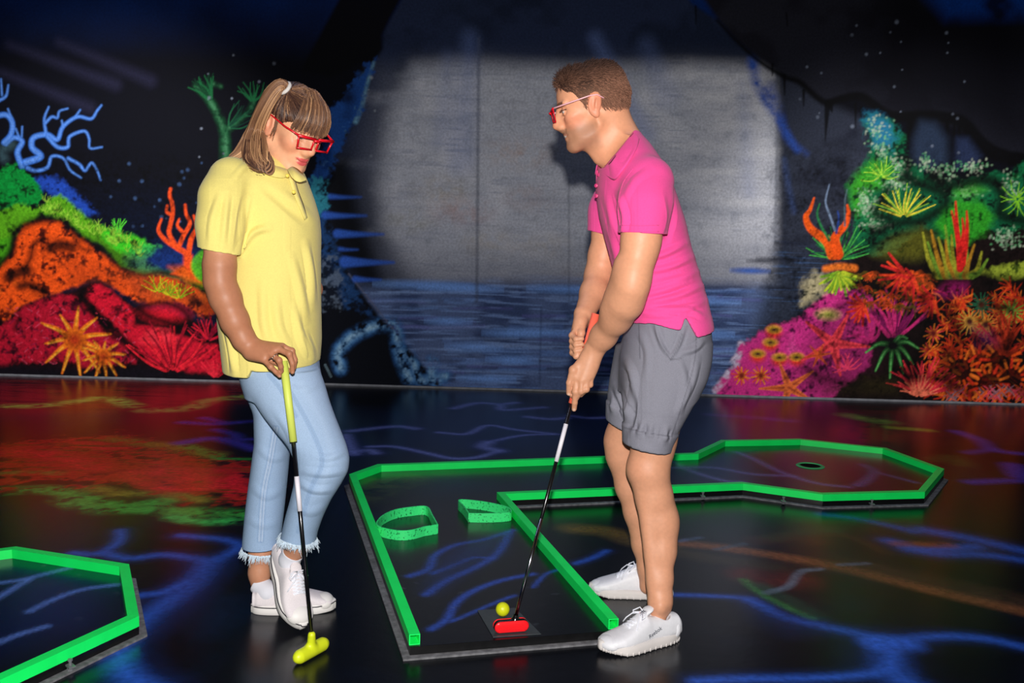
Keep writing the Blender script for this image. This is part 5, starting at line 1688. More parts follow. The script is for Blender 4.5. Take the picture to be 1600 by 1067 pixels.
# ================================================================== the man in pink
def build_man():
    H = Frame(P(922, 164, 2.95), math.pi - math.radians(2), math.radians(16), 0, 1.03)
    lo, hi = V3(-.02, 2.55, .02), V3(.72, 3.36, 1.76)
    B = Field(lo, hi, .0026)
    add_head(B, H, True)
    # neck
    nb = P(975, 236, 2.95)
    B.cone(H(-.030, 0, -.045), nb, .054, .054, .03)
    B.cone(H(.010, 0, -.075), P(952, 240, 2.95), .040, .045, .03)
    B.cone(H(-.062, 0, -.035), P(980, 218, 2.95), .034, .040, .03)
    B.cone(H(.030, 0, -.098), P(936, 246, 2.95), .016, .018, .016)
    # trunk (under the clothes)
    body = [(215, 960, 1000, 2.95, .09), (250, 940, 1025, 2.95, .16), (300, 936, 1050, 2.95, .178), (360, 944, 1068, 2.95, .16), (430, 966, 1090, 2.95, .15), (500, 985, 1105, 2.95, .165), (560, 975, 1106, 2.95, .17), (600, 975, 1096, 2.95, .16)]
    B.tower(body, .03, inset=.018)
    # legs
    nk, fk = P(1012, 735, 2.85), P(972, 705, 3.07)
    nh, fh = P(1046, 590, 2.86), P(1020, 590, 3.04)
    na, fa = P(1031, 940, 2.775), P(1013, 888, 3.09)
    B.chain([nh, P(1020, 700, 2.85)], [.078, .060], .02)
    B.chain([P(1022, 690, 2.85), P(1013, 735, 2.845), P(1022, 775, 2.845)], [.062, .0595, .054], .02)
    B.ell(P(1001, 728, 2.84), (.036, .042, .045), .02)
    B.chain([P(1022, 775, 2.845), P(1030, 815, 2.84), P(1033, 860, 2.82), P(1032, 905, 2.795), na], [.052, .0495, .043, .0345, .0325], .02)
    B.ell(P(1040, 820, 2.85), (.036, .047, .075), .025)
    B.cone(P(1008, 760, 2.83), P(1022, 920, 2.78), .028, .018, .02)
    B.ell(na + V3(-.002, -.030, -.006), (.013, .011, .014), .012)
    B.chain([na, na + V3(-.004, -.004, -.05)], [.0315, .024], .02)
    B.cone(na + V3(.014, .005, .02), na + V3(.018, .006, -.02), .016, .014, .02)
    B.chain([fh, P(972, 690, 3.07)], [.082, .058], .02)
    B.chain([P(974, 680, 3.07), P(973, 712, 3.07), P(985, 760, 3.08), P(997, 800, 3.085), P(1006, 850, 3.09), fa, fa + V3(.0, .0, -.06)], [.052, .050, .046, .044, .037, .0325, .026], .02)
    B.ell(P(996, 785, 3.09), (.03, .045, .07), .02)
    # near (left) arm
    sh, el, wr = P(1008, 288, 2.775), P(987, 447, 2.720), P(929, 543, 2.885)
    B.chain([sh, P(1002, 370, 2.735), P(991, 425, 2.722), el], [.056, .053, .046, .042], .02)
    B.ell(P(1002, 385, 2.733), (.047, .044, .070), .02)
    B.cone(P(975, 415, 2.74), P(955, 480, 2.775), .026, .028, .03)
    mid = P(963, 497, 2.80)
    B.chain([el, P(978, 472, 2.748), mid, P(943, 525, 2.86), wr], [.042, .044, .039, .033, .0285], .035)
    B.ell(P(994, 456, 2.718), (.018, .021, .022), .015)
    # near hand on the grip
    hd = P(903, 590, 2.868) - wr
    hd /= np.linalg.norm(hd)
    mc = [P(901, 590, 2.868), P(909, 594, 2.861), P(917, 593, 2.862), P(924, 587, 2.869)]
    st = [wr + V3(-.014, -.006, -.006), wr + V3(-.005, -.010, -.006), wr + V3(.004, -.009, -.006), wr + V3(.012, -.003, -.004)]
    for a, b in zip(st, mc):
        B.cone(a, b, .0165, .0105, .016)
    B.ell((wr + mc[1]) / 2 + V3(.004, .012, .0), (.024, .016, .035), .02)
    def finger(pts, r0, r1):
        n = len(pts)
        B.chain(pts, [r0 + (r1 - r0) * i / (n - 1) for i in range(n)], .0035)
        B.ell(pts[1], (r0 * 1.03,) * 3, .004)
    finger([mc[0], P(899, 612, 2.862), P(898, 629, 2.872), P(897, 639, 2.880)], .0100, .0078)
    finger([mc[1], P(908, 611, 2.856), P(900, 621, 2.872), P(893, 617, 2.886)], .0102, .0082)
    finger([mc[2], P(916, 608, 2.857), P(907, 616, 2.880), P(899, 611, 2.896)], .0098, .0080)
    finger([mc[3], P(922, 601, 2.865), P(913, 607, 2.888), P(905, 602, 2.904)], .0088, .0070)
    finger([P(914, 562, 2.878), P(896, 578, 2.868), P(890, 598, 2.870), P(889, 614, 2.878)], .0135, .0085)
    B.cone(P(914, 558, 2.880), P(898, 586, 2.872), .015, .012, .012)
    # far (right) arm
    fs, fe, fw = P(962, 285, 3.12), P(936, 430, 3.11), P(913, 490, 2.985)
    B.chain([fs, P(952, 360, 3.12), P(943, 400, 3.115), fe], [.060, .052, .046, .043], .02)
    B.chain([fe, P(928, 458, 3.06), fw], [.044, .042, .030], .02)
    # far hand above the near one
    m2 = [P(902, 512, 2.945), P(899, 520, 2.950), P(898, 528, 2.955), P(898, 536, 2.960)]
    for a, b in zip([fw + V3(-.01, -.012, 0), fw + V3(-.006, -.002, 0), fw + V3(0, .006, -.004), fw + V3(.004, .012, -.008)], m2):
        B.cone(a, b, .017, .0115, .016)
    B.cone(P(908, 503, 2.955), P(903, 528, 2.945), .018, .014, .015)
    for i, q in enumerate(m2):
        y = 524 + i * 9
        finger([q, P(894 + i * .3, y, 2.925), P(900, y + 6, 2.902), P(909, y + 5, 2.899)], .0098, .0078)
    finger([P(911, 500, 2.955), P(908, 520, 2.930), P(905, 540, 2.912), P(902, 553, 2.902)], .0125, .0085)
    V, Fc = B.mesh()
    V = relax(V, Fc, 1, .4)
    base = lin((226, 160, 124))
    C = head_colors(V, H, base, (196, 110, 100), True)
    q = pix(V)
    tan = np.clip((1.16 - V[:, 2]) / .25, 0, 1)[:, None]
    C = C * (1 - tan) + lin((206, 148, 116)) * tan
    leg = np.clip((.6 - V[:, 2]) / .1, 0, 1)[:, None]
    C = C * (1 - leg) + lin((212, 152, 120)) * leg
    for tip in (P(897, 641, 2.875), P(889, 617, 2.875)):
        d = np.linalg.norm(V - (tip + V3(-.001, -.006, -.001)), axis=1)
        m = np.clip((.0085 - d) / .003, 0, 1)[:, None] * .6
        C = C * (1 - m) + lin((244, 206, 186)) * m
    for pt in ((901, 590, 2.868), (909, 594, 2.861), (917, 593, 2.862), (1004, 730, 2.82)):
        d = np.linalg.norm(V - P(*pt), axis=1)
        m = np.clip(1 - d / (.012 if pt[0] < 1000 else .05), 0, 1)[:, None] * .35
        C = C * (1 - m) + lin((224, 140, 112)) * m
    me = np_mesh('person', V, Fc, True, C)
    man = put('person', me, MT['skin'])
    me.transform(Matrix.Translation((-.45, -2.93, 0)))
    man.location = (.45, 2.93, 0)
    tag(man, 'person in a pink polo shirt bending over the lane to putt, facing left', 'person')
    bpy.context.view_layer.update()

    # ---- hair: short, brushed up at the front
    Hf = Field(H.o - .2, H.o + .2, .003)
    Hf.ell(H(-.015, 0, .028), np.array((.0985, .0772, .0835)) * H.s, .01, 'add', H.R)
    Hf.ell(H(-.055, 0, .006), np.array((.058, .067, .062)) * H.s, .02, 'add', H.R)
    Hf.ell(H(.034, 0, .043), np.array((.052, .060, .060)) * H.s, .02, 'add', H.R)
    def hairline(x, y, z):
        # keep above a line from the forehead down in front of the ear and round to the nape
        p = np.stack(np.broadcast_arrays(x, y, z), -1).reshape(-1, 3)
        L = H.inv(p)
        ll = np.interp(L[:, 0], [-.13, -.075, -.045, -.028, -.016, -.004, .010, .016, .030, .045, .062, .078, .1], [-.052, -.060, -.045, -.02, .012, .022, .012, -.012, .010, .040, .046, .072, .10])
        return ((ll - L[:, 2]) * .8 * H.s).reshape(np.broadcast(x, y, z).shape)
    Hf.cut(hairline)
    Vh, Fh = Hf.mesh()
    Vh = relax(Vh, Fh, 2)
    Nh = normals(Vh, Fh)
    L = H.inv(Vh)
    rng = np.random.default_rng(5)
    def hcol(V_):
        L_ = H.inv(V_)
        side = np.clip((.055 - L_[:, 2]) / .05, 0, 1)[:, None]
        c = lin((58, 38, 30)) * (1 - side) + lin((118, 84, 66)) * side
        return c * (1 + .35 * (rng.random((len(V_), 1)) - .5))
    hair = put('hair', np_mesh('hair', Vh, Fh, True, hcol(Vh)), MT['hair_dark'], man)
    mb = MB()
    n = 0
    ids = rng.permutation(len(Vh))
    for i in ids:
        l = L[i]
        if Nh[i] @ (Vh[i] - H(-.02, 0, .0)) < 0: continue
        top = np.clip((l[2] - .045) / .05, 0, 1)
        ln = (.011 + .014 * top) * rng.uniform(.7, 1.25)
        fr = np.clip((l[0] - .01) / .07, 0, 1) * top
        d = Nh[i] * (.14 + .22 * top + .25 * fr + .26 * np.clip((l[0] - .005) / .03, 0, 1) * (1 - top)) - H.f * ((.85 if l[2] > .0 else .2) * (1 - 1.05 * fr)) - H.u * (.65 * (1 - top)) + rng.normal(0, .12 + .08 * fr, 3)
        d /= np.linalg.norm(d)
        a = Vh[i] - Nh[i] * .002
        c = lin((60, 40, 32)) * (top) + lin((128, 90, 72)) * (1 - top)
        mb.tube([a, a + d * ln * .55 + Nh[i] * .001, a + d * ln + Nh[i] * -.001], [.0011, .0009, .0003], 4, False, col=tuple(c * rng.uniform(.6, 1.5)))
        n += 1
        if n > 13000: break
    mb.build('hair_strands', MT['hair_dark'], hair, True, cols=True)

    # ---- polo shirt
    S = Field(V3(.10, 2.62, .78), V3(.70, 3.30, 1.56), .0034)
    shirt = [(206, 972, 998, 2.95, .060), (222, 952, 1014, 2.95, .105), (240, 940, 1026, 2.95, .150), (262, 932, 1040, 2.95, .180, 2.2), (300, 931, 1054, 2.95, .182, 2.2), (340, 936, 1068, 2.95, .170, 2.2), (380, 946, 1078, 2.95, .162, 2.2), (420, 957, 1091, 2.95, .158, 2.2), (460, 968, 1103, 2.95, .165, 2.2), (500, 979, 1111, 2.95, .190, 2.4), (545, 982, 1113, 2.95, .194, 2.4)]
    S.tower(shirt, .03)
    a_n, d_n = P(1003, 366, 2.735), V3(-.02, -.03, -1.)
    d_n /= np.linalg.norm(d_n)
    a_f, d_f = P(946, 366, 3.13), V3(-.18, .05, -1.)
    d_f /= np.linalg.norm(d_f)
    def plane(a_, d_): return lambda x, y, z: (x - a_[0]) * d_[0] + (y - a_[1]) * d_[1] + (z - a_[2]) * d_[2]
    def cutfn(x, y, z):
        # hem: lower towards the slit at the side, longer at the back
        hp = [P(978, 502, 2.95), P(1020, 507, 2.77), P(1062, 517, 2.77), P(1067, 508, 2.77), P(1071.5, 497, 2.77), P(1075, 502, 2.77), P(1088, 527, 2.79), P(1112, 512, 2.95)]
        hx, hz = [q_[0] for q_ in hp], [q_[2] for q_ in hp]
        return np.interp(x.ravel(), hx, hz).astype(np.float32)[:, None, None] - z + y * 0
    S.cut(cutfn)
    for pts_, a_, d_ in (([P(1012, 285, 2.79), P(1008, 320, 2.757), P(1003, 390, 2.732)], a_n, d_n), ([P(975, 285, 3.10), P(958, 330, 3.125), P(948, 385, 3.13)], a_f, d_f)):
        S2 = Field(S.lo, S.lo + (S.n - 1) * S.h - 1e-4, S.h)
        S2.chain(pts_, [.074, .072, .0695], .03)
        S2.cut(plane(a_, d_))
        n_ = np.minimum(S2.n, S.n)
        sl_ = tuple(slice(0, int(v)) for v in n_)
        S.mix(sl_, S2.D[sl_], .022)
    # neck opening
    S.cone(P(945, 205, 2.95), P(966, 240, 2.95), .07, .054, .012, 'sub')
    S.cone(P(925, 240, 2.95), P(944, 275, 2.95), .04, .020, .012, 'sub')
    nA, nB = P(991, 203, 2.90), P(947, 257, 2.90)
    nd = nB - nA
    nn = V3(nd[2], 0, -nd[0]); nn /= np.linalg.norm(nn)
    S.cut(lambda x, y, z: np.where(z > nB[2] - .012, (x - nA[0]) * nn[0] + (z - nA[2]) * nn[2] + y * 0, -1))
    fl_ = [([(1072, 380), (1040, 396), (1016, 402)], .006, 5), ([(1082, 402), (1050, 416), (1014, 424)], .006, 5), ([(1090, 425), (1056, 436), (1014, 446)], .005, 5), ([(1080, 436), (1040, 452), (1000, 462)], .006, 6), ([(1098, 446), (1060, 462), (1010, 474)], .006, 5), ([(1104, 470), (1066, 482), (1010, 484)], .005, 5), ([(1060, 492), (1030, 492), (995, 488)], .004, 5), ([(1100, 494), (1080, 486), (1064, 488)], .004, 4), ([(966, 300), (976, 340), (971, 366)], .006, 5), ([(1044, 300), (1050, 340), (1040, 380)], -.004, 6), ([(945, 300), (955, 345), (966, 380)], .004, 5), ([(1020, 262), (990, 285), (970, 320)], .004, 7), ([(948, 350), (960, 390), (970, 430)], .005, 5)]
    def tests_dir(fn): return fn
    caps = [(lambda c: (c - a_n) @ d_n + np.where(c[:, 1] < 2.81, 0, 9), d_n, .006), (lambda c: (c - a_f) @ d_f + np.where(c[:, 1] > 3.07, 0, 9), d_f, .006), (lambda c: np.where(c[:, 2] < .97, 0., 9.), (0, 0, -1), .1)]
    # drop caps before pressing folds
    V, Fc = S.mesh()
    V = relax(V, Fc, 3)
    V = folds(V, Fc, [(p_, a_ * 1.7, w_) for p_, a_, w_ in fl_])
    V, Fc = drop_caps(V, Fc, caps)
    # neck opening faces
    L = H.inv(V[Fc].mean(1))
    shirt_o = put('polo_shirt', np_mesh('polo_shirt', V, Fc, True), MT['pink'], man)
    thicken(shirt_o, .003)
    # collar
    b = MB()
    def collar(pts_top, pts_bot, nm, m_, t=.004):
        a, c = smooth_pts(pts_top, 5), smooth_pts(pts_bot, 5)
        n = min(len(a), len(c))
        V_, F_ = [], []
        mid_ = (a.mean(0) + c.mean(0)) / 2
        for i in range(n):
            for q_ in (a[i], c[i]):
                V_.append(q_)
        for i in range(n - 1):
            F_.append([2 * i, 2 * i + 1, 2 * i + 3, 2 * i + 2])
        o = put(nm, np_mesh(nm, np.array(V_), F_, True), m_, shirt_o)
        s_ = o.modifiers.new('thickness', 'SOLIDIFY'); s_.thickness = t; s_.offset = 0
        sb = o.modifiers.new('smooth', 'SUBSURF'); sb.levels = 1; sb.render_levels = 1
        return o
    cz = MT['pink']
    bvn, bvs = bvh_of(man, shirt_o), bvh_of(shirt_o, man)
    def both(tp, bt, lift_t=.010, lift_b=.008):
        a = [surf(bvn, *q_, lift_t) for q_ in tp]
        c = [surf(bvn, *q_, lift_b) for q_ in bt]
        collar(a, c, 'collar', cz)
    both([(990, 206), (982, 214), (972, 227), (960, 243), (951, 254), (944, 258)], [(1000, 216), (996, 232), (986, 250), (972, 270), (960, 283), (944, 272)])
    top = [P(990, 203, 2.95), P(983, 207, 3.0), P(968, 224, 3.03), P(950, 240, 3.02), P(938, 247, 2.975), P(934, 250, 2.95)]
    bot = [P(1000, 215, 2.95), P(996, 226, 3.03), P(980, 250, 3.07), P(955, 262, 3.06), P(935, 268, 3.01), P(929, 276, 2.965)]
    collar(top, bot, 'collar', cz)
    # sleeve band: a raised double seam round the near cuff
    b = MB()
    for yy in (352, 362):
        b.tube([surf(bvs, x_, yy + .6 * math.sin((x_ - 970) / 20), .0006) for x_ in np.linspace(972, 1029, 24)], .0011, 5)
    b.build('cuff_seam', MT['pink'], shirt_o, True)
    b = MB()
    b.tube([surf(bvs, x_, y_, .0006) for x_, y_ in smooth_pts([(990, 262), (974, 285), (967, 310), (966, 335), (969, 352)], 5)], .0012, 5)
    b.build('shoulder_seam', MT['pink'], shirt_o, True)
    # placket with buttons
    pb = [P(934, 268, 2.905), P(929, 292, 2.9), P(930, 318, 2.9)]
    for q_ in ((936, 273, 2.895), (931.5, 290, 2.893), (932, 306, 2.893)):
        bb_ = MB()
        bb_.lathe([(0, .0), (.0055, 0), (.006, .001), (.0055, .002), (0, .0025)], (0, 0, 0), 14)
        o = bb_.build('button', MT['button_p'], shirt_o, True)
        c = P(*q_)
        o.data.transform(basis(c, (0, 0, 1), (-.5, -.85, 0)))

    # ---- shorts
    T = Field(V3(.20, 2.60, .52), V3(.72, 3.26, 1.02), .0034)
    T.tower([(486, 986, 1106, 2.95, .166, 2.2), (520, 976, 1110, 2.95, .172, 2.2), (556, 968, 1110, 2.95, .180, 2.3), (590, 966, 1102, 2.95, .168, 2.3), (612, 966, 1092, 2.95, .150, 2.3)], .02)
    T.tower([(540, 988, 1108, 2.890, .095), (590, 978, 1101, 2.865, .105), (630, 974, 1084, 2.855, .101), (665, 974, 1064, 2.85, .096), (690, 974.5, 1051, 2.85, .094), (715, 974.5, 1044, 2.85, .093)], .025)
    T.tower([(540, 962, 1060, 3.02, .100), (590, 953, 1040, 3.03, .098), (620, 949, 1020, 3.04, .092), (650, 948, 1012, 3.05, .088), (690, 950, 1005, 3.06, .086)], .02)
    an, dn = P(975, 690, 2.85), None
    p2 = P(1046, 703, 2.85)
    e_ = p2 - an
    dn = V3(e_[2], 0, -e_[0]); dn /= np.linalg.norm(dn)
    af, p3 = P(948, 655, 3.05), P(990, 674, 3.05)
    e_ = p3 - af
    df = V3(e_[2], 0, -e_[0]); df /= np.linalg.norm(df)
    def cut2(x, y, z):
        c1 = (x - an[0]) * dn[0] + (z - an[2]) * dn[2] + y * 0
        c2 = (x - af[0]) * df[0] + (z - af[2]) * df[2] + y * 0
        return np.where(y < 2.955, c1, c2)
    T.cut(cut2)
    V, Fc = T.mesh()
    V = relax(V, Fc, 3)
    lines = [([(1022, 506), (1034, 540), (1048, 560)], .003, 3), ([(1048, 560), (1060, 540), (1070, 510)], .003, 3), ([(985, 600), (988, 640), (978, 680)], -.006, 6), ([(960, 600), (972, 630), (982, 655)], .005, 5), ([(975, 560), (990, 590), (985, 640)], .006, 7), ([(1060, 560), (1070, 600), (1060, 650)], .004, 7), ([(1000, 680), (1003, 660)], .004, 4), ([(1015, 684), (1017, 662)], .003, 4), ([(1036, 690), (1042, 668)], .004, 4), ([(1090, 560), (1080, 600), (1060, 640)], .004, 6), ([(1100, 530), (1085, 545), (1060, 552)], .004, 5), ([(1000, 520), (1012, 550), (1010, 590)], .003, 6), ([(957, 620), (960, 645)], .004, 4)]
    V = folds(V, Fc, [(p_, a_ * 2.1, w_) for p_, a_, w_ in lines])
    # turn-up hem: a slightly prouder band
    def band(V, Fc):
        N = normals(V, Fc)
        c1 = np.where(V[:, 1] < 2.955, (V - an) @ dn, (V - af) @ df)
        m = np.clip((c1 + .058) / .004, 0, 1)
        return V + N * (m * .004)[:, None]
    V = band(V, Fc)
    V, Fc = drop_caps(V, Fc, [(lambda c: np.where(c[:, 1] < 2.955, (c - an) @ dn, (c - af) @ df), (0, 0, -1), .006), (lambda c: np.where(c[:, 2] > .93, 0., 9.), (0, 0, 1), .1)])
    q = pix(V)
    C = np.tile(lin((130, 130, 142)), (len(V), 1))
    for ln in ([(1021, 500), (1026, 525), (1036, 545), (1048, 562)], [(1048, 562), (1058, 545), (1066, 522)], [(1048, 562), (1064, 560)], [(998, 505), (1000, 560)], [(976, 668), (1010, 676), (1050, 682)], [(1088, 505), (1086, 560), (1070, 620), (1050, 680)]):
        d, _ = pl_dist(q, smooth_pts(ln, 4), None)
        m = np.clip(1.5 - d / .9, 0, 1)[:, None] * .45 * (V[:, 1] < 2.95)[:, None]
        C = C * (1 - m) + lin((70, 70, 80)) * m
    sh_o = put('shorts', np_mesh('shorts', V, Fc, True, C), MT['shorts'], man)
    thicken(sh_o, .003)

    # ---- shoes: heel to toe measured on the floor
    hN, tN = G(1054, 998), G(947, 1019)
    d = tN - hN
    near = shoe(man, 'shoe', basis((hN + tN) / 2 + V3(0, .001, 0), d, (0, 0, 1)), .268, 'runner', 1)
    tag(near, 'white running shoe with word on its side')
    hF, tF = G(1052, 938), G(928, 934)
    far = shoe(man, 'shoe', basis((hF + tF) / 2 + V3(0, .035, 0), tF - hF, (0, 0, 1)), .270, 'runner', -1)
    shoe_print(near, basis((hN + tN) / 2 + V3(0, .001, 0), d, (0, 0, 1)))

    # ---- glasses
    glasses(H, man, 'red party glasses with pale temples', MT['red_plastic'], MT['pinkwhite'], .050, .036, .006)
    return man, H


def text_mesh(body, size, ext=.0004):
    c = bpy.data.curves.new('print', 'FONT')
    c.body = body
    c.size = size
    c.align_x = 'CENTER'
    c.align_y = 'CENTER'
    c.extrude = ext
    o = bpy.data.objects.new('print', c)
    COL.objects.link(o)
    bpy.context.view_layer.update()
    me = bpy.data.meshes.new_from_object(o.evaluated_get(bpy.context.evaluated_depsgraph_get()))
    bpy.data.objects.remove(o)
    bpy.data.curves.remove(c)
    return me


def wrap_to(me, target, M4, offset=.0008):
    """lay flat print on the shoe surface: text plane x,z in shoe space, pushed along y"""
    from mathutils.bvhtree import BVHTree
    bv = BVHTree.FromPolygons([v.co[:] for v in target.data.vertices], [p.vertices[:] for p in target.data.polygons])
    return bv


def shoe_print(sh, M4):
    inv = M4.inverted()
    from mathutils.bvhtree import BVHTree
    # target in world space = object data transformed already by M4
    bv = BVHTree.FromPolygons([v.co[:] for v in sh.data.vertices], [p.vertices[:] for p in sh.data.polygons])
    # the word on the camera-facing quarter: shoe +y side or -y side, whichever looks to the camera
    y_w = M4.to_3x3() @ Vector((0, 1, 0))
    side = 1 if y_w.y < 0 else -1
    me = text_mesh('Reebok', .0165)
    for v in me.vertices:
        # text reads along -x (towards the heel) when seen from outside on the left side
        lx = (-v.co.x if side > 0 else v.co.x)
        a = math.radians(20)
        tx = -.022 + lx * math.cos(a) + v.co.y * math.sin(a) * (1 if side > 0 else -1)
        tz = .050 + v.co.y * math.cos(a) - lx * math.sin(a)
        o_ = M4 @ Vector((tx, side * .12, tz))
        d_ = (M4.to_3x3() @ Vector((0, -side, 0))).normalized()
        hit = bv.ray_cast(o_, d_)
        p = hit[0] if hit[0] is not None else o_ + d_ * .08
        v.co = p - d_ * (.0008 + (v.co.z > 0) * .0006)
    o = put('print', me, MT['navy'], sh)
    tag(o, 'dark word printed on the shoe side')
    # tongue badge: small crossed flag with a red patch
    b = MB()
    c = np.array([-.006, 0, .108])
    M3 = np.array(M4.to_3x3())
    b2 = MB()
    def quad(mb, pts):
        P_ = []
        for x_, y_ in pts:
            o_ = M4 @ Vector((-.006 + y_ * .6 + .05, x_, .103 + .05 * .87 + 0 - y_ * .35 + .02))
            d_ = (M4.to_3x3() @ Vector((-.55, 0, -.83))).normalized()
            hit = bv.ray_cast(o_, d_)
            p = hit[0] if hit[0] is not None else o_ + d_ * .06
            P_.append(np.array(p - d_ * .0012))
        n = len(P_)
        back_ = [p + np.array(d_) * .0015 for p in P_]
        mb.add(P_ + back_, [list(range(n)), [n + i for i in range(n)][::-1]] + [[i, n + i, n + (i + 1) % n, (i + 1) % n] for i in range(n)])
    quad(b2, [(-.004, -.001), (-.0115, .008), (-.004, .010)])
    for a, c_ in (((-.011, -.010), (.011, .010)), ((-.011, .010), (.011, -.010)), ((-.012, 0), (.012, 0)), ((0, -.011), (0, .011))):
        a, c_ = np.array(a), np.array(c_)
        d = (c_ - a) / np.linalg.norm(c_ - a)
        n = np.array([-d[1], d[0]]) * .0010
        for s in range(3):
            p, q_ = a + (c_ - a) * (s / 3 + .04), a + (c_ - a) * ((s + 1) / 3 - .04)
            quad(b, [p + n, q_ + n, q_ - n, p - n])
    e = b.build('tongue_badge', MT['navy'], sh)
    tag(e, 'small flag badge on the shoe tongue')
    b2.build('badge_patch', MT['redprint'], sh)


man, HM = build_man()


# ================================================================== the woman in yellow
def build_woman():
    H = Frame(P(458, 196, 2.87), -math.radians(38), math.radians(27), math.radians(-3), 1.0)
    B = Field(V3(-1.0, 2.50, .03), V3(-.44, 3.18, 1.64), .0026)
    add_head(B, H, False)
    B.cone(H(-.030, 0, -.045), P(418, 262, 2.90), .048, .050, .03)
    B.cone(H(.000, 0, -.080), P(436, 268, 2.87), .034, .040, .03)
    B.tower([(245, 392, 440, 2.91, .07), (275, 352, 470, 2.91, .13), (320, 350, 490, 2.91, .14), (380, 352, 494, 2.91, .13), (440, 360, 490, 2.91, .12), (500, 364, 492, 2.91, .13), (560, 372, 494, 2.91, .145), (610, 384, 500, 2.91, .14)], .03, inset=.022)
    # near (right) arm
    sh, el, wr = P(358, 298, 2.775), P(343, 440, 2.705), P(392, 545, 2.70)
    B.chain([sh, P(345, 380, 2.718), P(343, 415, 2.707), el], [.042, .0425, .0425, .0405], .02)
    B.chain([el, P(352, 465, 2.700), P(367, 502, 2.698), P(381, 530, 2.70), wr], [.040, .0415, .037, .030, .026], .02)
    B.ell(P(333, 440, 2.73), (.018, .02, .024), .02)
    # far (left) arm: bent behind, hand on the hip; only a trace shows at her side
    B.chain([P(440, 300, 3.02), P(465, 400, 3.06), P(486, 452, 3.05)], [.040, .034, .032], .02)
    B.chain([P(486, 452, 3.05), P(466, 500, 3.09), P(440, 540, 3.08)], [.032, .028, .022], .02)
    # hand over the butt of the putter
    mc = {'pinky': P(412, 562, 2.664), 'ring': P(424, 553, 2.664), 'middle': P(435, 545, 2.672), 'index': P(441, 541, 2.690)}
    st = {'pinky': wr + V3(.004, -.012, -.012), 'ring': wr + V3(.008, -.010, -.004), 'middle': wr + V3(.008, -.002, .004), 'index': wr + V3(.006, .008, .006)}
    for k_ in mc:
        B.cone(st[k_], mc[k_], .0165, .0098, .018)
    B.ell(P(412, 552, 2.695), (.034, .022, .018), .02)
    def finger(pts, r0, r1):
        n = len(pts)
        B.chain(pts, [r0 + (r1 - r0) * i / (n - 1) for i in range(n)], .003)
        B.ell(pts[1], (r0 * 1.04,) * 3, .004)
    finger([mc['pinky'], P(423, 573, 2.650), P(431, 581, 2.655), P(437, 587, 2.662)], .0080, .0062)
    finger([mc['ring'], P(436, 563, 2.648), P(439, 573, 2.655), P(440, 580, 2.666)], .0086, .0066)
    finger([mc['middle'], P(452, 553, 2.662), P(457, 568, 2.664), P(457, 581, 2.672)], .0088, .0068)
    finger([mc['index'], P(456, 548, 2.690), P(461, 562, 2.694), P(459, 575, 2.694)], .0086, .0066)
    finger([P(406, 555, 2.72), P(424, 562, 2.735), P(440, 570, 2.725), P(450, 579, 2.706)], .0120, .0078)
    # legs
    B.chain([P(447, 600, 2.87), P(503, 712, 2.79)], [.070, .050], .02)
    toe = G(470, 989) + V3(0, 0, .004)
    hy = 2.80
    while np.linalg.norm(P(430, 868, hy) - toe) < .258 and hy < 3.0: hy += .004
    xd = toe - P(430, 868, hy)
    xd /= np.linalg.norm(xd)
    M4 = basis(toe - xd * .132 + V3(-.004, .012, .006), xd, V3(.60, -.72, .12))
    J_ = np.array((M4 @ Vector((-.058, 0, .070)))[:])
    B.chain([P(505, 712, 2.785), P(482, 780, 2.81), P(467, 846, 2.83), J_], [.048, .042, .033, .0285], .02)
    B.chain([P(430, 600, 2.955), P(425, 730, 2.955)], [.055, .040], .02)
    B.chain([P(424, 730, 2.96), P(416, 800, 2.95), P(407, 865, 2.935), P(405, 895, 2.93), P(406, 914, 2.93)], [.040, .038, .033, .030, .027], .02)
    V, Fc = B.mesh()
    V = relax(V, Fc, 1, .4)
    C = head_colors(V, H, lin((232, 170, 132)), (214, 70, 84), False)
    t = np.clip((1.22 - V[:, 2]) / .15, 0, 1)[:, None]
    C = C * (1 - t) + lin((176, 118, 88)) * t
    t = np.clip((.5 - V[:, 2]) / .1, 0, 1)[:, None]
    C = C * (1 - t) + lin((196, 138, 108)) * t
    for k_ in mc:
        d = np.linalg.norm(V - mc[k_], axis=1)
        m = np.clip(1 - d / .012, 0, 1)[:, None] * .3
        C = C * (1 - m) + lin((190, 116, 90)) * m
    for tip in (P(437, 588, 2.658), P(457, 582, 2.666)):
        d = np.linalg.norm(V - (tip + V3(.002, -.005, -.001)), axis=1)
        m = np.clip((.0065 - d) / .0025, 0, 1)[:, None] * .6
        C = C * (1 - m) + lin((226, 170, 150)) * m
    me = np_mesh('person', V, Fc, True, C)
    w = put('person', me, MT['skin'])
    me.transform(Matrix.Translation((.68, -2.90, 0)))
    w.location = (-.68, 2.90, 0)
    tag(w, 'person in a yellow polo shirt and jeans leaning a hand on a yellow putter', 'person')
    bpy.context.view_layer.update()
    b = MB()
    rc = P(430.5, 558, 2.655)
    ra = P(436, 563, 2.648) - P(424, 553, 2.664)
    ra /= np.linalg.norm(ra)
    u_ = np.cross(ra, V3(0, 0, 1)); u_ /= np.linalg.norm(u_)
    v_ = np.cross(ra, u_)
    b.tube([rc + .0094 * (math.cos(t) * u_ + math.sin(t) * v_) for t in np.linspace(0, 2 * math.pi, 20)], .0013, 6)
    b.build('finger_ring', MT['ring'], w, True)

    rng = np.random.default_rng(9)
    # ---- hair: a cap drawn back to a high ponytail, fringe, long tail over the near shoulder
    Hf = Field(H.o - .2, H.o + .2, .003)
    Hf.ell(H(-.015, 0, .031), np.array((.1025, .0805, .0865)) * H.s, .01, 'add', H.R)
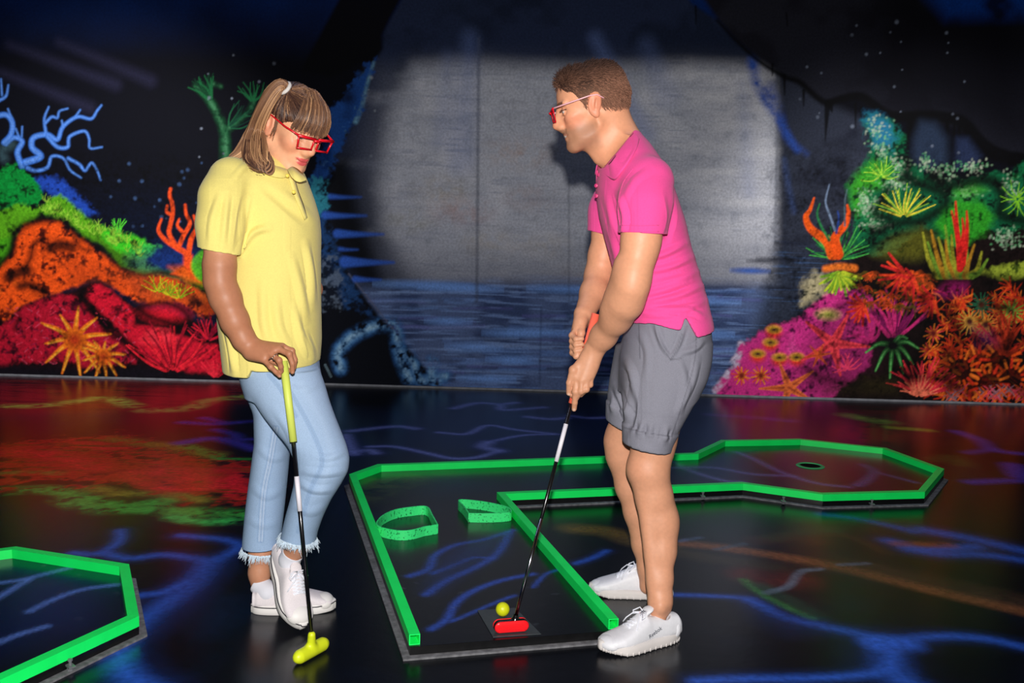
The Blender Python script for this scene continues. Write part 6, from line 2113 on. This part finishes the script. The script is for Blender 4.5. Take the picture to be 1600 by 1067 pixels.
    Hf.ell(H(-.055, 0, .004), np.array((.062, .070, .066)) * H.s, .02, 'add', H.R)
    Hf.ell(H(.030, 0, .038), np.array((.060, .067, .068)) * H.s, .02, 'add', H.R)
    def hairline(x, y, z):
        p = np.stack(np.broadcast_arrays(x, y, z), -1).reshape(-1, 3)
        L = H.inv(p)
        ll = np.interp(L[:, 0], [-.13, -.08, -.05, -.030, -.018, .0, .012, .022, .04, .06, .1], [-.055, -.062, -.055, -.03, .016, .020, .012, .006, .018, .030, .034])
        return ((ll - L[:, 2]) * .8 * H.s).reshape(np.broadcast(x, y, z).shape)
    Hf.cut(hairline)
    Vh, Fh = Hf.mesh()
    Vh = relax(Vh, Fh, 2)
    Nh = normals(Vh, Fh)
    dark, mid_c, light = lin((62, 40, 34)), lin((132, 94, 68)), lin((206, 160, 116))
    hc_ = np.tile(lin((66, 44, 36)), (len(Vh), 1)) * (1 + .3 * (rng.random((len(Vh), 1)) - .5))
    hair = put('hair', np_mesh('hair', Vh, Fh, True, hc_), MT['hair_light'], w)
    from mathutils.bvhtree import BVHTree
    bv = BVHTree.FromPolygons([tuple(v) for v in Vh], [tuple(int(i) for i in f) for f in Fh])
    tie = surf(bv, 449, 143, .004, 2.90)
    tdir = P(440, 133, tie[1] - .018) - P(450, 143, tie[1])
    tdir /= np.linalg.norm(tdir)
    def on_surf(p, off):
        c = Vector(H(-.02, 0, .02))
        d = (Vector(p) - c).normalized()
        hit = bv.ray_cast(c + d * .3, -d)
        return np.array(hit[0] + d * off) if hit[0] is not None else np.asarray(p)
    def shade(k_):
        return dark + (mid_c - dark) * min(k_ * 2, 1) + (light - mid_c) * max(k_ * 2 - 1, 0)
    # strands swept from the hairline back to the tie, in locks that share a tone
    mb = MB()
    locks = rng.random(40)
    for i in range(1500):
        lk = rng.integers(40)
        sg = -1 if lk < 24 else 1
        t = (lk % 24 + rng.uniform(-.6, .6)) / 24 if sg < 0 else ((lk - 24) + rng.uniform(-.6, .6)) / 16
        t = min(max(t, 0), 1)
        xs = np.interp(t, [0, .3, .5, .7, 1], [.074, .040, .012, -.035, -.09])
        zs = np.interp(t, [0, .3, .5, .7, 1], [.068, .016, -.004, -.042, -.060]) + rng.uniform(0, .06) * (rng.random() < .55)
        ys = np.interp(t, [0, .3, .5, .7, 1], [.01, .062, .078, .07, .02]) * sg * rng.uniform(.96, 1)
        a = H(xs, ys, zs)
        pts = []
        m = 10
        off = rng.uniform(.0, .0035)
        end = tie + tdir * .012 + rng.normal(0, .004, 3)
        for j in range(m):
            f_ = j / (m - 1)
            p = a * (1 - f_) + tie * f_ + rng.normal(0, .0006, 3)
            q_ = on_surf(p, off + .006 * max(f_ - .75, 0) * 4)
            pts.append(q_ if j < m - 1 else end)
        c = shade(np.clip(locks[lk] ** 2.2 * .75 + rng.normal(0, .10), 0, 1))
        mb.tube(pts, [.0012] * (m - 1) + [.0008], 4, False, col=tuple(c * rng.uniform(.8, 1.2)))
    # fringe, combed forward from the crown
    flk = rng.random(26)
    for i in range(760):
        yy = rng.uniform(-.056, .060)
        lk = flk[int((yy + .056) / .116 * 25.9)]
        a = H(.028 + rng.uniform(-.01, .012) - 3 * yy * yy, yy * .40 + rng.uniform(-.004, .004), .1205 - 2.2 * yy * yy + rng.uniform(-.004, .002))
        ze = .020 + rng.uniform(-.012, .010)
        cl = .006 * math.sin(yy * 260)
        e = H(.1035 - 3.4 * abs(yy) ** 1.6 + rng.uniform(-.003, .004), yy * 1.16 + cl * .5, ze)
        mid = H(.080 - 2.6 * abs(yy) ** 1.6 + rng.uniform(-.003, .004), yy * .80, .094 - 1.5 * yy * yy + rng.uniform(-.003, .004))
        mid2 = H(.1025 - 3.0 * abs(yy) ** 1.6 + rng.uniform(-.003, .004), yy * 1.04 + cl * .3, .054)
        c = shade(np.clip(.18 + .6 * lk ** 1.5 + rng.normal(0, .10), 0, 1))
        pp = smooth_pts([a, mid, mid2, e], 3)
        mb.tube(pp, [.0012] * (len(pp) - 3) + [.0010, .0007, .0004], 4, False, col=tuple(c * rng.uniform(.8, 1.15)))
    # loose wisps in front of the ear
    for i in range(26):
        a = H(.018 + rng.uniform(-.008, .008), -.078, .02)
        e = H(.020 + rng.uniform(-.01, .01), -.077, -.02 - rng.uniform(0, .03))
        mb.tube([a, (a + e) / 2 + H.f * .004, e], [.0009, .0008, .0003], 4, False, col=tuple(shade(rng.uniform(.2, .6))))
    mb.build('hair_strands', MT['hair_light'], hair, True, cols=True)
    # ponytail: from the tie back and down behind the ear, over the near shoulder
    mb = MB()
    Yt = tie[1]
    cen = [(450, 143, Yt), (441, 133, Yt - .020), (427, 144, Yt - .022), (410, 174, min(Yt - .012, 2.82)), (400, 204, 2.822), (398, 232, 2.795), (404, 254, 2.775), (420, 268, 2.765)]
    wid = [.012, .017, .019, .021, .024, .034, .034, .015]
    cen2 = [(450, 143, Yt), (440, 132, Yt - .014), (423, 149, Yt - .006), (408, 182, Yt + .01), (392, 215, 2.862), (372, 240, 2.842), (352, 250, 2.825)]
    wid2 = [.012, .016, .020, .021, .022, .014, .005]
    for cc, ww, num, lt in ((cen, wid, 560, .46), (cen2, wid2, 340, .62)):
        cp = smooth_pts([P(*q) for q in cc], 4)
        wp = np.interp(np.linspace(0, 1, len(cp)), np.linspace(0, 1, len(ww)), ww)
        plk = rng.random(18)
        for i in range(num):
            an = rng.uniform(0, 2 * math.pi)
            rad = math.sqrt(rng.random())
            lk = plk[int(an / 6.2832 * 17.99)]
            ph = lk * 6.28
            pts = []
            n = int(len(cp) * rng.uniform(.8, 1.0))
            for j in range(n):
                t = j / (len(cp) - 1)
                tg = cp[min(j + 1, len(cp) - 1)] - cp[max(j - 1, 0)]
                tg /= np.linalg.norm(tg) + 1e-9
                u_ = np.cross(tg, V3(0, -1, 0)); u_ /= np.linalg.norm(u_) + 1e-9
                v_ = np.cross(tg, u_)
                r = wp[j] * rad
                a2 = an + .5 * t
                pts.append(cp[j] + r * math.cos(a2) * u_ + r * .72 * math.sin(a2) * v_ + .004 * t * np.array([math.sin(9 * t + ph), 0, math.cos(8 * t + ph)]))
            # lighter towards the outer (left) edge
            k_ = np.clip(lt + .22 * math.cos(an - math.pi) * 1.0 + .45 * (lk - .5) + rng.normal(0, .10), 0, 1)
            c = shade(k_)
            mb.tube(pts, list(np.interp(np.linspace(0, 1, n), [0, .85, 1], [.0017, .0016, .0005])), 4, False, col=tuple(c * rng.uniform(.8, 1.12)))
    for i in range(110):
        ph = rng.uniform(-1, 1)
        p0 = (398 + rng.uniform(-14, 10), 226 + rng.uniform(-10, 10))
        pts = [P(p0[0], p0[1], 2.785), P(p0[0] + 2 + 6 * ph, 248, 2.762), P(410 + 8 * ph, 268 + 4 * ph, 2.752), P(423 + 5 * ph, 262 + 6 * ph, 2.762), P(424 + 4 * ph, 244 + 8 * ph, 2.775)]
        c = shade(np.clip(.3 + .35 * math.sin(ph * 9) + rng.normal(0, .1), 0, 1))
        mb.tube(smooth_pts(pts, 4), [.0016] * 16 + [.0006], 4, False, col=tuple(c))
    mb.build('ponytail', MT['hair_light'], hair, True, cols=True)
    b = MB()
    ta = tdir
    u_ = np.cross(ta, V3(0, 0, 1)); u_ /= np.linalg.norm(u_); v_ = np.cross(ta, u_)
    tc_ = P(445, 137.5, Yt - .011)
    b.tube([tc_ + .0175 * (math.cos(t) * u_ + math.sin(t) * v_) for t in np.linspace(0, 2 * math.pi, 24)], .0055, 8)
    b.build('hair_tie', MT['scrunchie'], hair, True)

    # ---- polo shirt
    S = Field(V3(-1.02, 2.56, .70), V3(-.46, 3.18, 1.44), .0034)
    S.tower([(240, 396, 440, 2.90, .065), (252, 372, 462, 2.90, .100), (268, 352, 474, 2.91, .128, 2.1), (290, 346, 482, 2.91, .150, 2.2), (315, 345, 491, 2.91, .158, 2.2), (340, 347, 498, 2.91, .158, 2.2), (365, 350, 500, 2.91, .156, 2.2), (400, 352, 499.5, 2.91, .152, 2.2), (450, 346, 499.5, 2.91, .155, 2.2), (490, 342, 500, 2.91, .162, 2.2), (530, 347, 500.5, 2.91, .168, 2.2), (560, 351, 498, 2.91, .172, 2.2), (600, 356, 490, 2.91, .172, 2.2)], .03)
    an, p2 = P(317, 388, 2.715), P(369, 398, 2.715)
    e_ = p2 - an
    dn = V3(e_[2], 0, -e_[0]); dn /= np.linalg.norm(dn)
    af3 = P(470, 380, 3.06)
    def cutfn(x, y, z):
        hx = [P(q_, 580, 2.80)[0] for q_ in (350, 372, 394, 398, 401, 404, 412, 450, 480, 497)]
        hz = [P(400, q_, 2.80)[2] for q_ in (587, 588, 588, 580, 574, 576, 577, 575, 573, 564)]
        return np.interp(x.ravel(), hx, hz).astype(np.float32)[:, None, None] - z + y * 0
    S.cut(cutfn)
    for pts_, rs_, a_, d_ in (([P(362, 282, 2.79), P(350, 310, 2.757), P(344, 350, 2.730), P(342, 410, 2.712)], [.066, .064, .0605, .0585], an, dn), ([P(445, 285, 3.01), P(462, 340, 3.04), P(470, 395, 3.06)], [.058, .054, .048], af3, V3(0, 0, -1))):
        S2 = Field(S.lo, S.lo + (S.n - 1) * S.h - 1e-4, S.h)
        S2.chain(pts_, rs_, .03)
        S2.cut(lambda x, y, z, a_=a_, d_=d_: (x - a_[0]) * d_[0] + (y - a_[1]) * d_[1] + (z - a_[2]) * d_[2])
        n_ = np.minimum(S2.n, S.n)
        sl_ = tuple(slice(0, int(v)) for v in n_)
        S.mix(sl_, S2.D[sl_], .022)
    S.cone(P(445, 225, 2.89), P(432, 256, 2.89), .062, .050, .012, 'sub')
    S.cone(P(462, 240, 2.82), P(456, 272, 2.80), .028, .014, .012, 'sub')
    V, Fc = S.mesh()
    V = relax(V, Fc, 3)
    lines = [([(372, 398), (395, 365), (420, 355)], .006, 6), ([(385, 300), (378, 340), (372, 390)], -.004, 6), ([(410, 290), (445, 320), (480, 350)], -.0035, 8), ([(440, 300), (470, 325), (492, 345)], .003, 7), ([(362, 440), (375, 500), (395, 530)], .004, 7), ([(455, 400), (468, 450), (478, 500)], .005, 8), ([(478, 380), (486, 430), (490, 480)], .006, 6), ([(460, 480), (470, 530), (484, 560)], .006, 7), ([(430, 460), (436, 510), (450, 540)], .004, 8), ([(410, 440), (412, 500), (420, 535)], .004, 8), ([(352, 500), (362, 550), (366, 585)], .005, 5), ([(345, 300), (332, 340), (328, 380)], .003, 6), ([(356, 300), (352, 340), (348, 385)], .003, 5), ([(476, 520), (486, 545), (490, 565)], .004, 5), ([(395, 255), (380, 262), (364, 280)], .003, 6)]
    V = folds(V, Fc, [(p_, a_ * 2.1, w_) for p_, a_, w_ in lines])
    V, Fc = drop_caps(V, Fc, [(lambda c: np.where((c[:, 1] < 2.79) & (c[:, 0] < P(367, 398, 2.715)[0]), (c - an) @ dn, 9.), dn, .006), (lambda c: np.where(c[:, 2] < .86, 0., 9.), (0, 0, -1), .1)])
    shirt = put('polo_shirt', np_mesh('polo_shirt', V, Fc, True), MT['yellow'], w)
    thicken(shirt, .003)
    def flap(top, bot, nm, m_, t=.004):
        a, c = smooth_pts(top, 5), smooth_pts(bot, 5)
        V_ = [q_ for i in range(len(a)) for q_ in (a[i], c[i])]
        F_ = [[2 * i, 2 * i + 1, 2 * i + 3, 2 * i + 2] for i in range(len(a) - 1)]
        o = put(nm, np_mesh(nm, np.array(V_), F_, True), m_, shirt)
        s_ = o.modifiers.new('thickness', 'SOLIDIFY'); s_.thickness = t; s_.offset = 0
        return o
    bvw = bvh_of(w, shirt)
    sf = lambda L_, off: [surf(bvw, *q_, off, 2.80) for q_ in L_]
    flap(sf([(404, 244), (414, 251), (427, 258), (440, 262), (449, 265)], .010), sf([(396, 256), (408, 268), (423, 275), (440, 278), (451, 276)], .008), 'collar', MT['yellow'])
    flap([P(449, 265, 2.79), P(456, 261, 2.80), P(464, 264, 2.81), P(471, 270, 2.82)], [P(455, 276, 2.775), P(462, 282, 2.770), P(470, 284, 2.775), P(479, 281, 2.79)], 'collar', MT['yellow'])
    flap(sf([(451, 277), (458, 300), (467, 322), (476, 344)], .004), sf([(460, 277), (466, 298), (474, 320), (480, 340)], .004), 'placket', MT['yellow'], .003)
    for q_ in ((449, 274.5, 2.775), (459, 300, 2.762)):
        bb_ = MB()
        bb_.lathe([(0, .0), (.005, 0), (.0055, .001), (.005, .002), (0, .0025)], (0, 0, 0), 14)
        o = bb_.build('button', MT['button'], shirt, True)
        o.data.transform(basis(P(*q_), (0, 0, 1), (.4, -.9, .1)))

    # ---- jeans
    J = Field(V3(-.98, 2.58, .20), V3(-.42, 3.16, .96), .0032)
    J.tower([(540, 368, 496, 2.91, .150, 2.2), (575, 374, 497, 2.91, .152, 2.2), (600, 381, 503, 2.91, .145, 2.2), (620, 386, 506, 2.915, .13, 2.2)], .02)
    # near leg: thigh forward, shin back down
    J.tower([(575, 376, 498, 2.87, .105), (600, 384, 507, 2.86, .100), (625, 396, 514, 2.845, .096), (650, 412, 523, 2.83, .092), (675, 432, 533, 2.815, .087), (695, 450, 541, 2.80, .083), (715, 459, 546, 2.79, .078), (735, 461, 544, 2.79, .075), (755, 460, 533, 2.795, .073), (780, 454, 517, 2.80, .071), (805, 447, 505, 2.81, .068), (830, 441, 496, 2.82, .066), (850, 437, 492.5, 2.82, .065)], .006)
    # far leg
    J.tower([(590, 378, 470, 2.96, .110), (620, 388, 460, 2.96, .100), (645, 398, 457, 2.96, .092), (690, 399, 453, 2.96, .083), (740, 392, 449, 2.955, .078), (790, 385, 444, 2.945, .073), (840, 380, 438, 2.935, .068), (872, 378, 435, 2.93, .066)], .02)
    an2, p2 = P(437, 838, 2.82), P(493, 846, 2.82)
    e_ = p2 - an2
    d1 = V3(e_[2], 0, -e_[0]); d1 /= np.linalg.norm(d1)
    af2, p3 = P(379, 857, 2.935), P(436, 864, 2.935)
    e_ = p3 - af2
    d2 = V3(e_[2], 0, -e_[0]); d2 /= np.linalg.norm(d2)
    xb = P(439, 850, 2.87)[0]
    def cut2(x, y, z):
        c1 = (x - an2[0]) * d1[0] + (z - an2[2]) * d1[2] + y * 0
        c2 = (x - af2[0]) * d2[0] + (z - af2[2]) * d2[2] + y * 0
        nearm = (y + (x - xb) * -.6) < 2.875
        return np.where(nearm, c1, c2)
    J.cut(cut2)
    V, Fc = J.mesh()
    V = relax(V, Fc, 2)
    lines = [([(540, 705), (515, 715), (490, 712)], .004, 5), ([(538, 735), (505, 740), (470, 735)], .005, 6), ([(520, 765), (490, 765), (465, 752)], .005, 6), ([(462, 700), (450, 670), (430, 640)], .004, 7), ([(500, 600), (470, 610), (440, 605)], .004, 7), ([(510, 790), (485, 800), (460, 790)], .003, 7), ([(405, 700), (425, 715), (448, 712)], .004, 7), ([(395, 760), (415, 775), (440, 765)], .004, 7), ([(388, 810), (410, 820), (436, 815)], .003, 7)]
    V = folds(V, Fc, [(p_, a_ * 1.15, w_) for p_, a_, w_ in lines])
    V, Fc = drop_caps(V, Fc, [(lambda c: np.minimum(np.abs((c - an2) @ d1), np.abs((c - af2) @ d2)), (0, 0, -1), .006), (lambda c: np.where(c[:, 2] > .885, 0., 9.), (0, 0, 1), .1)])
    q = pix(V)
    C = np.tile(lin((142, 166, 198)), (len(V), 1))
    nearleg = V[:, 1] < 2.90
    up_ = np.clip((.72 - V[:, 2]) / .35, 0, 1)[:, None]
    C = C * (1 - up_) + lin((120, 148, 184)) * up_
    d, _ = pl_dist(q, np.array([(470, 600), (505, 660), (520, 710), (500, 770)], float), None)
    m = np.clip(1 - d / 34, 0, 1)[:, None] * .5
    C = C * (1 - m) + lin((184, 206, 232)) * m
    for ln, dash in (([(433, 668), (424, 720), (414, 770), (409, 845)], 1), ([(429, 668), (420, 720), (410, 770), (405, 845)], 1), ([(440, 590), (470, 640), (495, 690), (503, 725), (485, 765), (466, 830)], 0), ([(420, 585), (440, 610), (462, 650)], 0)):
        d, t = pl_dist(q, smooth_pts(ln, 4), None)
        sel = (V[:, 1] < 2.93) if dash else nearleg
        m = np.clip(1.7 - d / 1.1, 0, 1)[:, None] * (.34 if dash else .30) * sel[:, None]
        C = C * (1 - m) + lin((86, 116, 156) if not dash else (206, 214, 226)) * m
        m = np.clip(1.5 - np.abs(d - 2.6) / 1.0, 0, 1)[:, None] * .3 * sel[:, None]
        C = C * (1 - m) + lin((90, 124, 170)) * m
    jeans = put('jeans', np_mesh('jeans', V, Fc, True, C), MT['denim'], w)
    thicken(jeans, .003)
    # frayed hems: short loose threads all round both hems
    for (px0, px1, py0, py1, Y, ry) in ((437, 493, 838, 846, 2.82, .064), (379, 436, 857, 864, 2.935, .066)):
        mb = MB()
        rim = [P((px0 + px1) / 2 + (px1 - px0) / 2 * math.cos(t), (py0 + py1) / 2 + (py1 - py0) / 2 * math.cos(t) - 1.5, Y) + V3(0, -ry * math.sin(t), 0) for t in np.linspace(0, 2 * math.pi, 41)]
        mb.tube(rim, .0022, 5)
        for i in range(520):
            t = rng.uniform(0, 2 * math.pi)
            cpx = (px0 + px1) / 2 + (px1 - px0) / 2 * math.cos(t)
            cpy = (py0 + py1) / 2 + (py1 - py0) / 2 * math.cos(t)
            a = P(cpx, cpy - 1.5, Y) + V3(0, -ry * math.sin(t), 0)
            out = V3(math.cos(t) * .35, -math.sin(t) * .35, -1.)
            e = a + out * rng.uniform(.005, .018) * (1 + (rng.random() < .06)) + rng.normal(0, .003, 3)
            mb.tube([a + V3(0, 0, .004), (a + e) / 2 + rng.normal(0, .0015, 3), e], [.0009, .0008, .0005], 4, False)
        mb.build('frayed_hem', MT['fray'], jeans, True)

    # ---- shoes and socks
    hF, tF = G(388, 962), G(521, 957)
    d = tF - hF; d /= np.linalg.norm(d)
    fo = hF + d * .124 + V3(0, .030, 0)
    far = shoe(w, 'sneaker', basis(fo, d, (0, 0, 1)), .250, 'low', 1)
    Mf = basis(fo, d, (0, 0, 1))
    loc = lambda M_, *v: np.array((M_ @ Vector(v))[:])
    sock(far, P(404, 911, 2.93), loc(Mf, -.075, 0, .062), loc(Mf, -.03, 0, .045))
    # near foot on its toe tip, sole turned left and back
    near = shoe(w, 'sneaker', M4, .262, 'low', -1)
    sock(near, J_ + (P(466, 848, 2.83) - J_) * .42, J_, loc(M4, -.015, 0, .046), .0335)
    # anklet
    b = MB()
    ac = J_ + (P(467, 846, 2.83) - J_) * .62
    b.tube([ac + V3(.0335 * math.cos(t), .0335 * math.sin(t), -.005 * math.cos(t)) for t in np.linspace(0, 2 * math.pi, 24)], .0009, 5)
    b.build('anklet', MT['ring'], w, True)

    glasses(H, w, 'red oversized square party glasses', MT['red_plastic'], MT['red_plastic'], .051, .035, .0075)
    return w, H


woman, HW = build_woman()

# ------------------------------------------------------------------ putters
def taper(name, a, b, ra, rb, m, parent, n=16):
    k = MB()
    k.tube([a, b], [ra, rb], n)
    return k.build(name, m, parent, True)


# the man's putter
_t = G(798, 990, .0325)
head_c = V3(_t[0], _t[1] + .017, .0325)
gt, gb = P(931, 490, 2.912), P(893, 630, 2.895)
neck = P(806, 962, head_c[1] + .004)
root = empty('putter', (head_c[0], head_c[1], .0325), 'putter with red head and orange grip, held in both hands of the person in pink', 'putter')
gdir = (gb - gt)
taper('grip', gt, gb, .0125, .0098, MT['grip_o'], root)
ax_ = neck - gb
sh_ = taper('shaft', gb - ax_ * .02, gb + ax_ * 1.0, .0062, .0045, MT['shaft_black'], root)
taper('shaft_band', gb + ax_ * .10, gb + ax_ * .28, .0068, .0064, MT['shaft_label'], root)
taper('shaft_tip', gb + ax_ * .55, gb + ax_ * 1.0, .0056, .0048, mat('smoky_chrome', (150, 150, 160), .18, .6, metal=1.), root)
F_ = Field(head_c - V3(.09, .06, .04), head_c + V3(.09, .06, .05), .0018)
d_ = G(824, 985, .0325) - G(771, 989, .0325); d_[2] = 0; d_ /= np.linalg.norm(d_)
n_ = np.cross(V3(0, 0, 1), d_)
hc0 = V3(head_c[0], head_c[1], .0325 + .0185)
F_.cone(hc0 - d_ * .034, hc0 + d_ * .034, .0180, .0180, 0, flat=(n_, .80))
F_.cone(hc0 + d_ * .012 + V3(0, 0, .01), neck + V3(0, 0, .0), .011, .008, .008)
V, Fc = F_.mesh()
V = relax(V, Fc, 1)
hm = put('putter_head', np_mesh('putter_head', V, Fc, True), MT['shaft_black'], root)
# red ribbed faces on both sides, honeycomb of small pads
for sg in (-1, 1):
    b = MB()
    for iy in range(7):
        for ix in range(24):
            u0 = (ix - 11.5 + .5 * (iy % 2)) * .0043
            v0 = (iy - 3) * .0042
            if math.hypot(max(abs(u0) - .0345, 0), v0) > .0138: continue
            rr_ = math.hypot(max(abs(u0) - .0345, 0), v0) / .0170
            c = hc0 + d_ * u0 + n_ * sg * (.0112 + .0058 * math.sqrt(max(1 - rr_ ** 2, 0)) - .0005) + V3(0, 0, v0)
            pts = [c + .0021 * (math.cos(a) * d_ + math.sin(a) * V3(0, 0, 1)) for a in np.arange(6) * math.pi / 3]
            pts2 = [p + n_ * sg * .0012 for p in pts]
            b.add(pts + pts2, [list(range(6, 12)), [5, 4, 3, 2, 1, 0]] + [[i, (i + 1) % 6, 6 + (i + 1) % 6, 6 + i] for i in range(6)])
    # backing plate
    F2 = Field(hc0 - V3(.08, .05, .03), hc0 + V3(.08, .05, .03), .0018)
    F2.cone(hc0 - d_ * .0345 + n_ * sg * .0112, hc0 + d_ * .0345 + n_ * sg * .0112, .0170, .0170, 0, flat=(n_, .34))
    V, Fc = F2.mesh()
    fp = put('striking_face', np_mesh('striking_face', V, Fc, True), MT['head_r'], hm)
    o = b.build('face_pads', MT['head_r'], fp)

# the woman's putter
root = empty('putter', G(486, 1030), 'putter with yellow head and long yellow grip, leaned on by the person in yellow', 'putter')
gt, gb = P(443, 564, 2.690), P(458.5, 690, 2.662)
hk = P(487, 992, 2.585)
taper('grip', gt, gb, .0115, .0105, MT['grip_y'], root)
ax_ = hk - gb
taper('shaft', gb - ax_ * .02, gb + ax_ * 1.002, .0064, .0052, MT['shaft_black'], root)
taper('shaft_band', gb + ax_ * .18, gb + ax_ * .36, .0070, .0066, MT['shaft_label'], root)
a_, b_ = G(466, 1026, .022), G(506, 1004, .022)
F_ = Field(np.minimum(a_, b_) - .06, np.maximum(a_, b_) + .09, .0018)
d_ = (b_ - a_); d_[2] = 0; d_ /= np.linalg.norm(d_)
c_ = (a_ + b_) / 2
n_ = np.cross(V3(0, 0, 1), d_)
hw = np.linalg.norm((b_ - a_)[:2]) / 2
F_.cone(c_ - d_ * min(hw, .046), c_ + d_ * min(hw, .046), .0185, .0185, 0, flat=(V3(0, 0, 1), 1.0))
for sg in (1, -1):
    F_.cone(c_ + d_ * sg * (min(hw, .046) + .006), c_ + d_ * sg * (min(hw, .046) + .0075), .0165, .0155, .003)
F_.cone(c_ + V3(0, 0, .006), hk, .013, .0105, .012)
V, Fc = F_.mesh()
V = relax(V, Fc, 1)
dz = V[:, 2].min()
V[:, 2] -= np.where(V[:, 2] < .06, dz * np.clip((.06 - V[:, 2]) / .06, 0, 1), 0)
put('putter_head', np_mesh('putter_head', V, Fc, True), MT['head_y'], root)
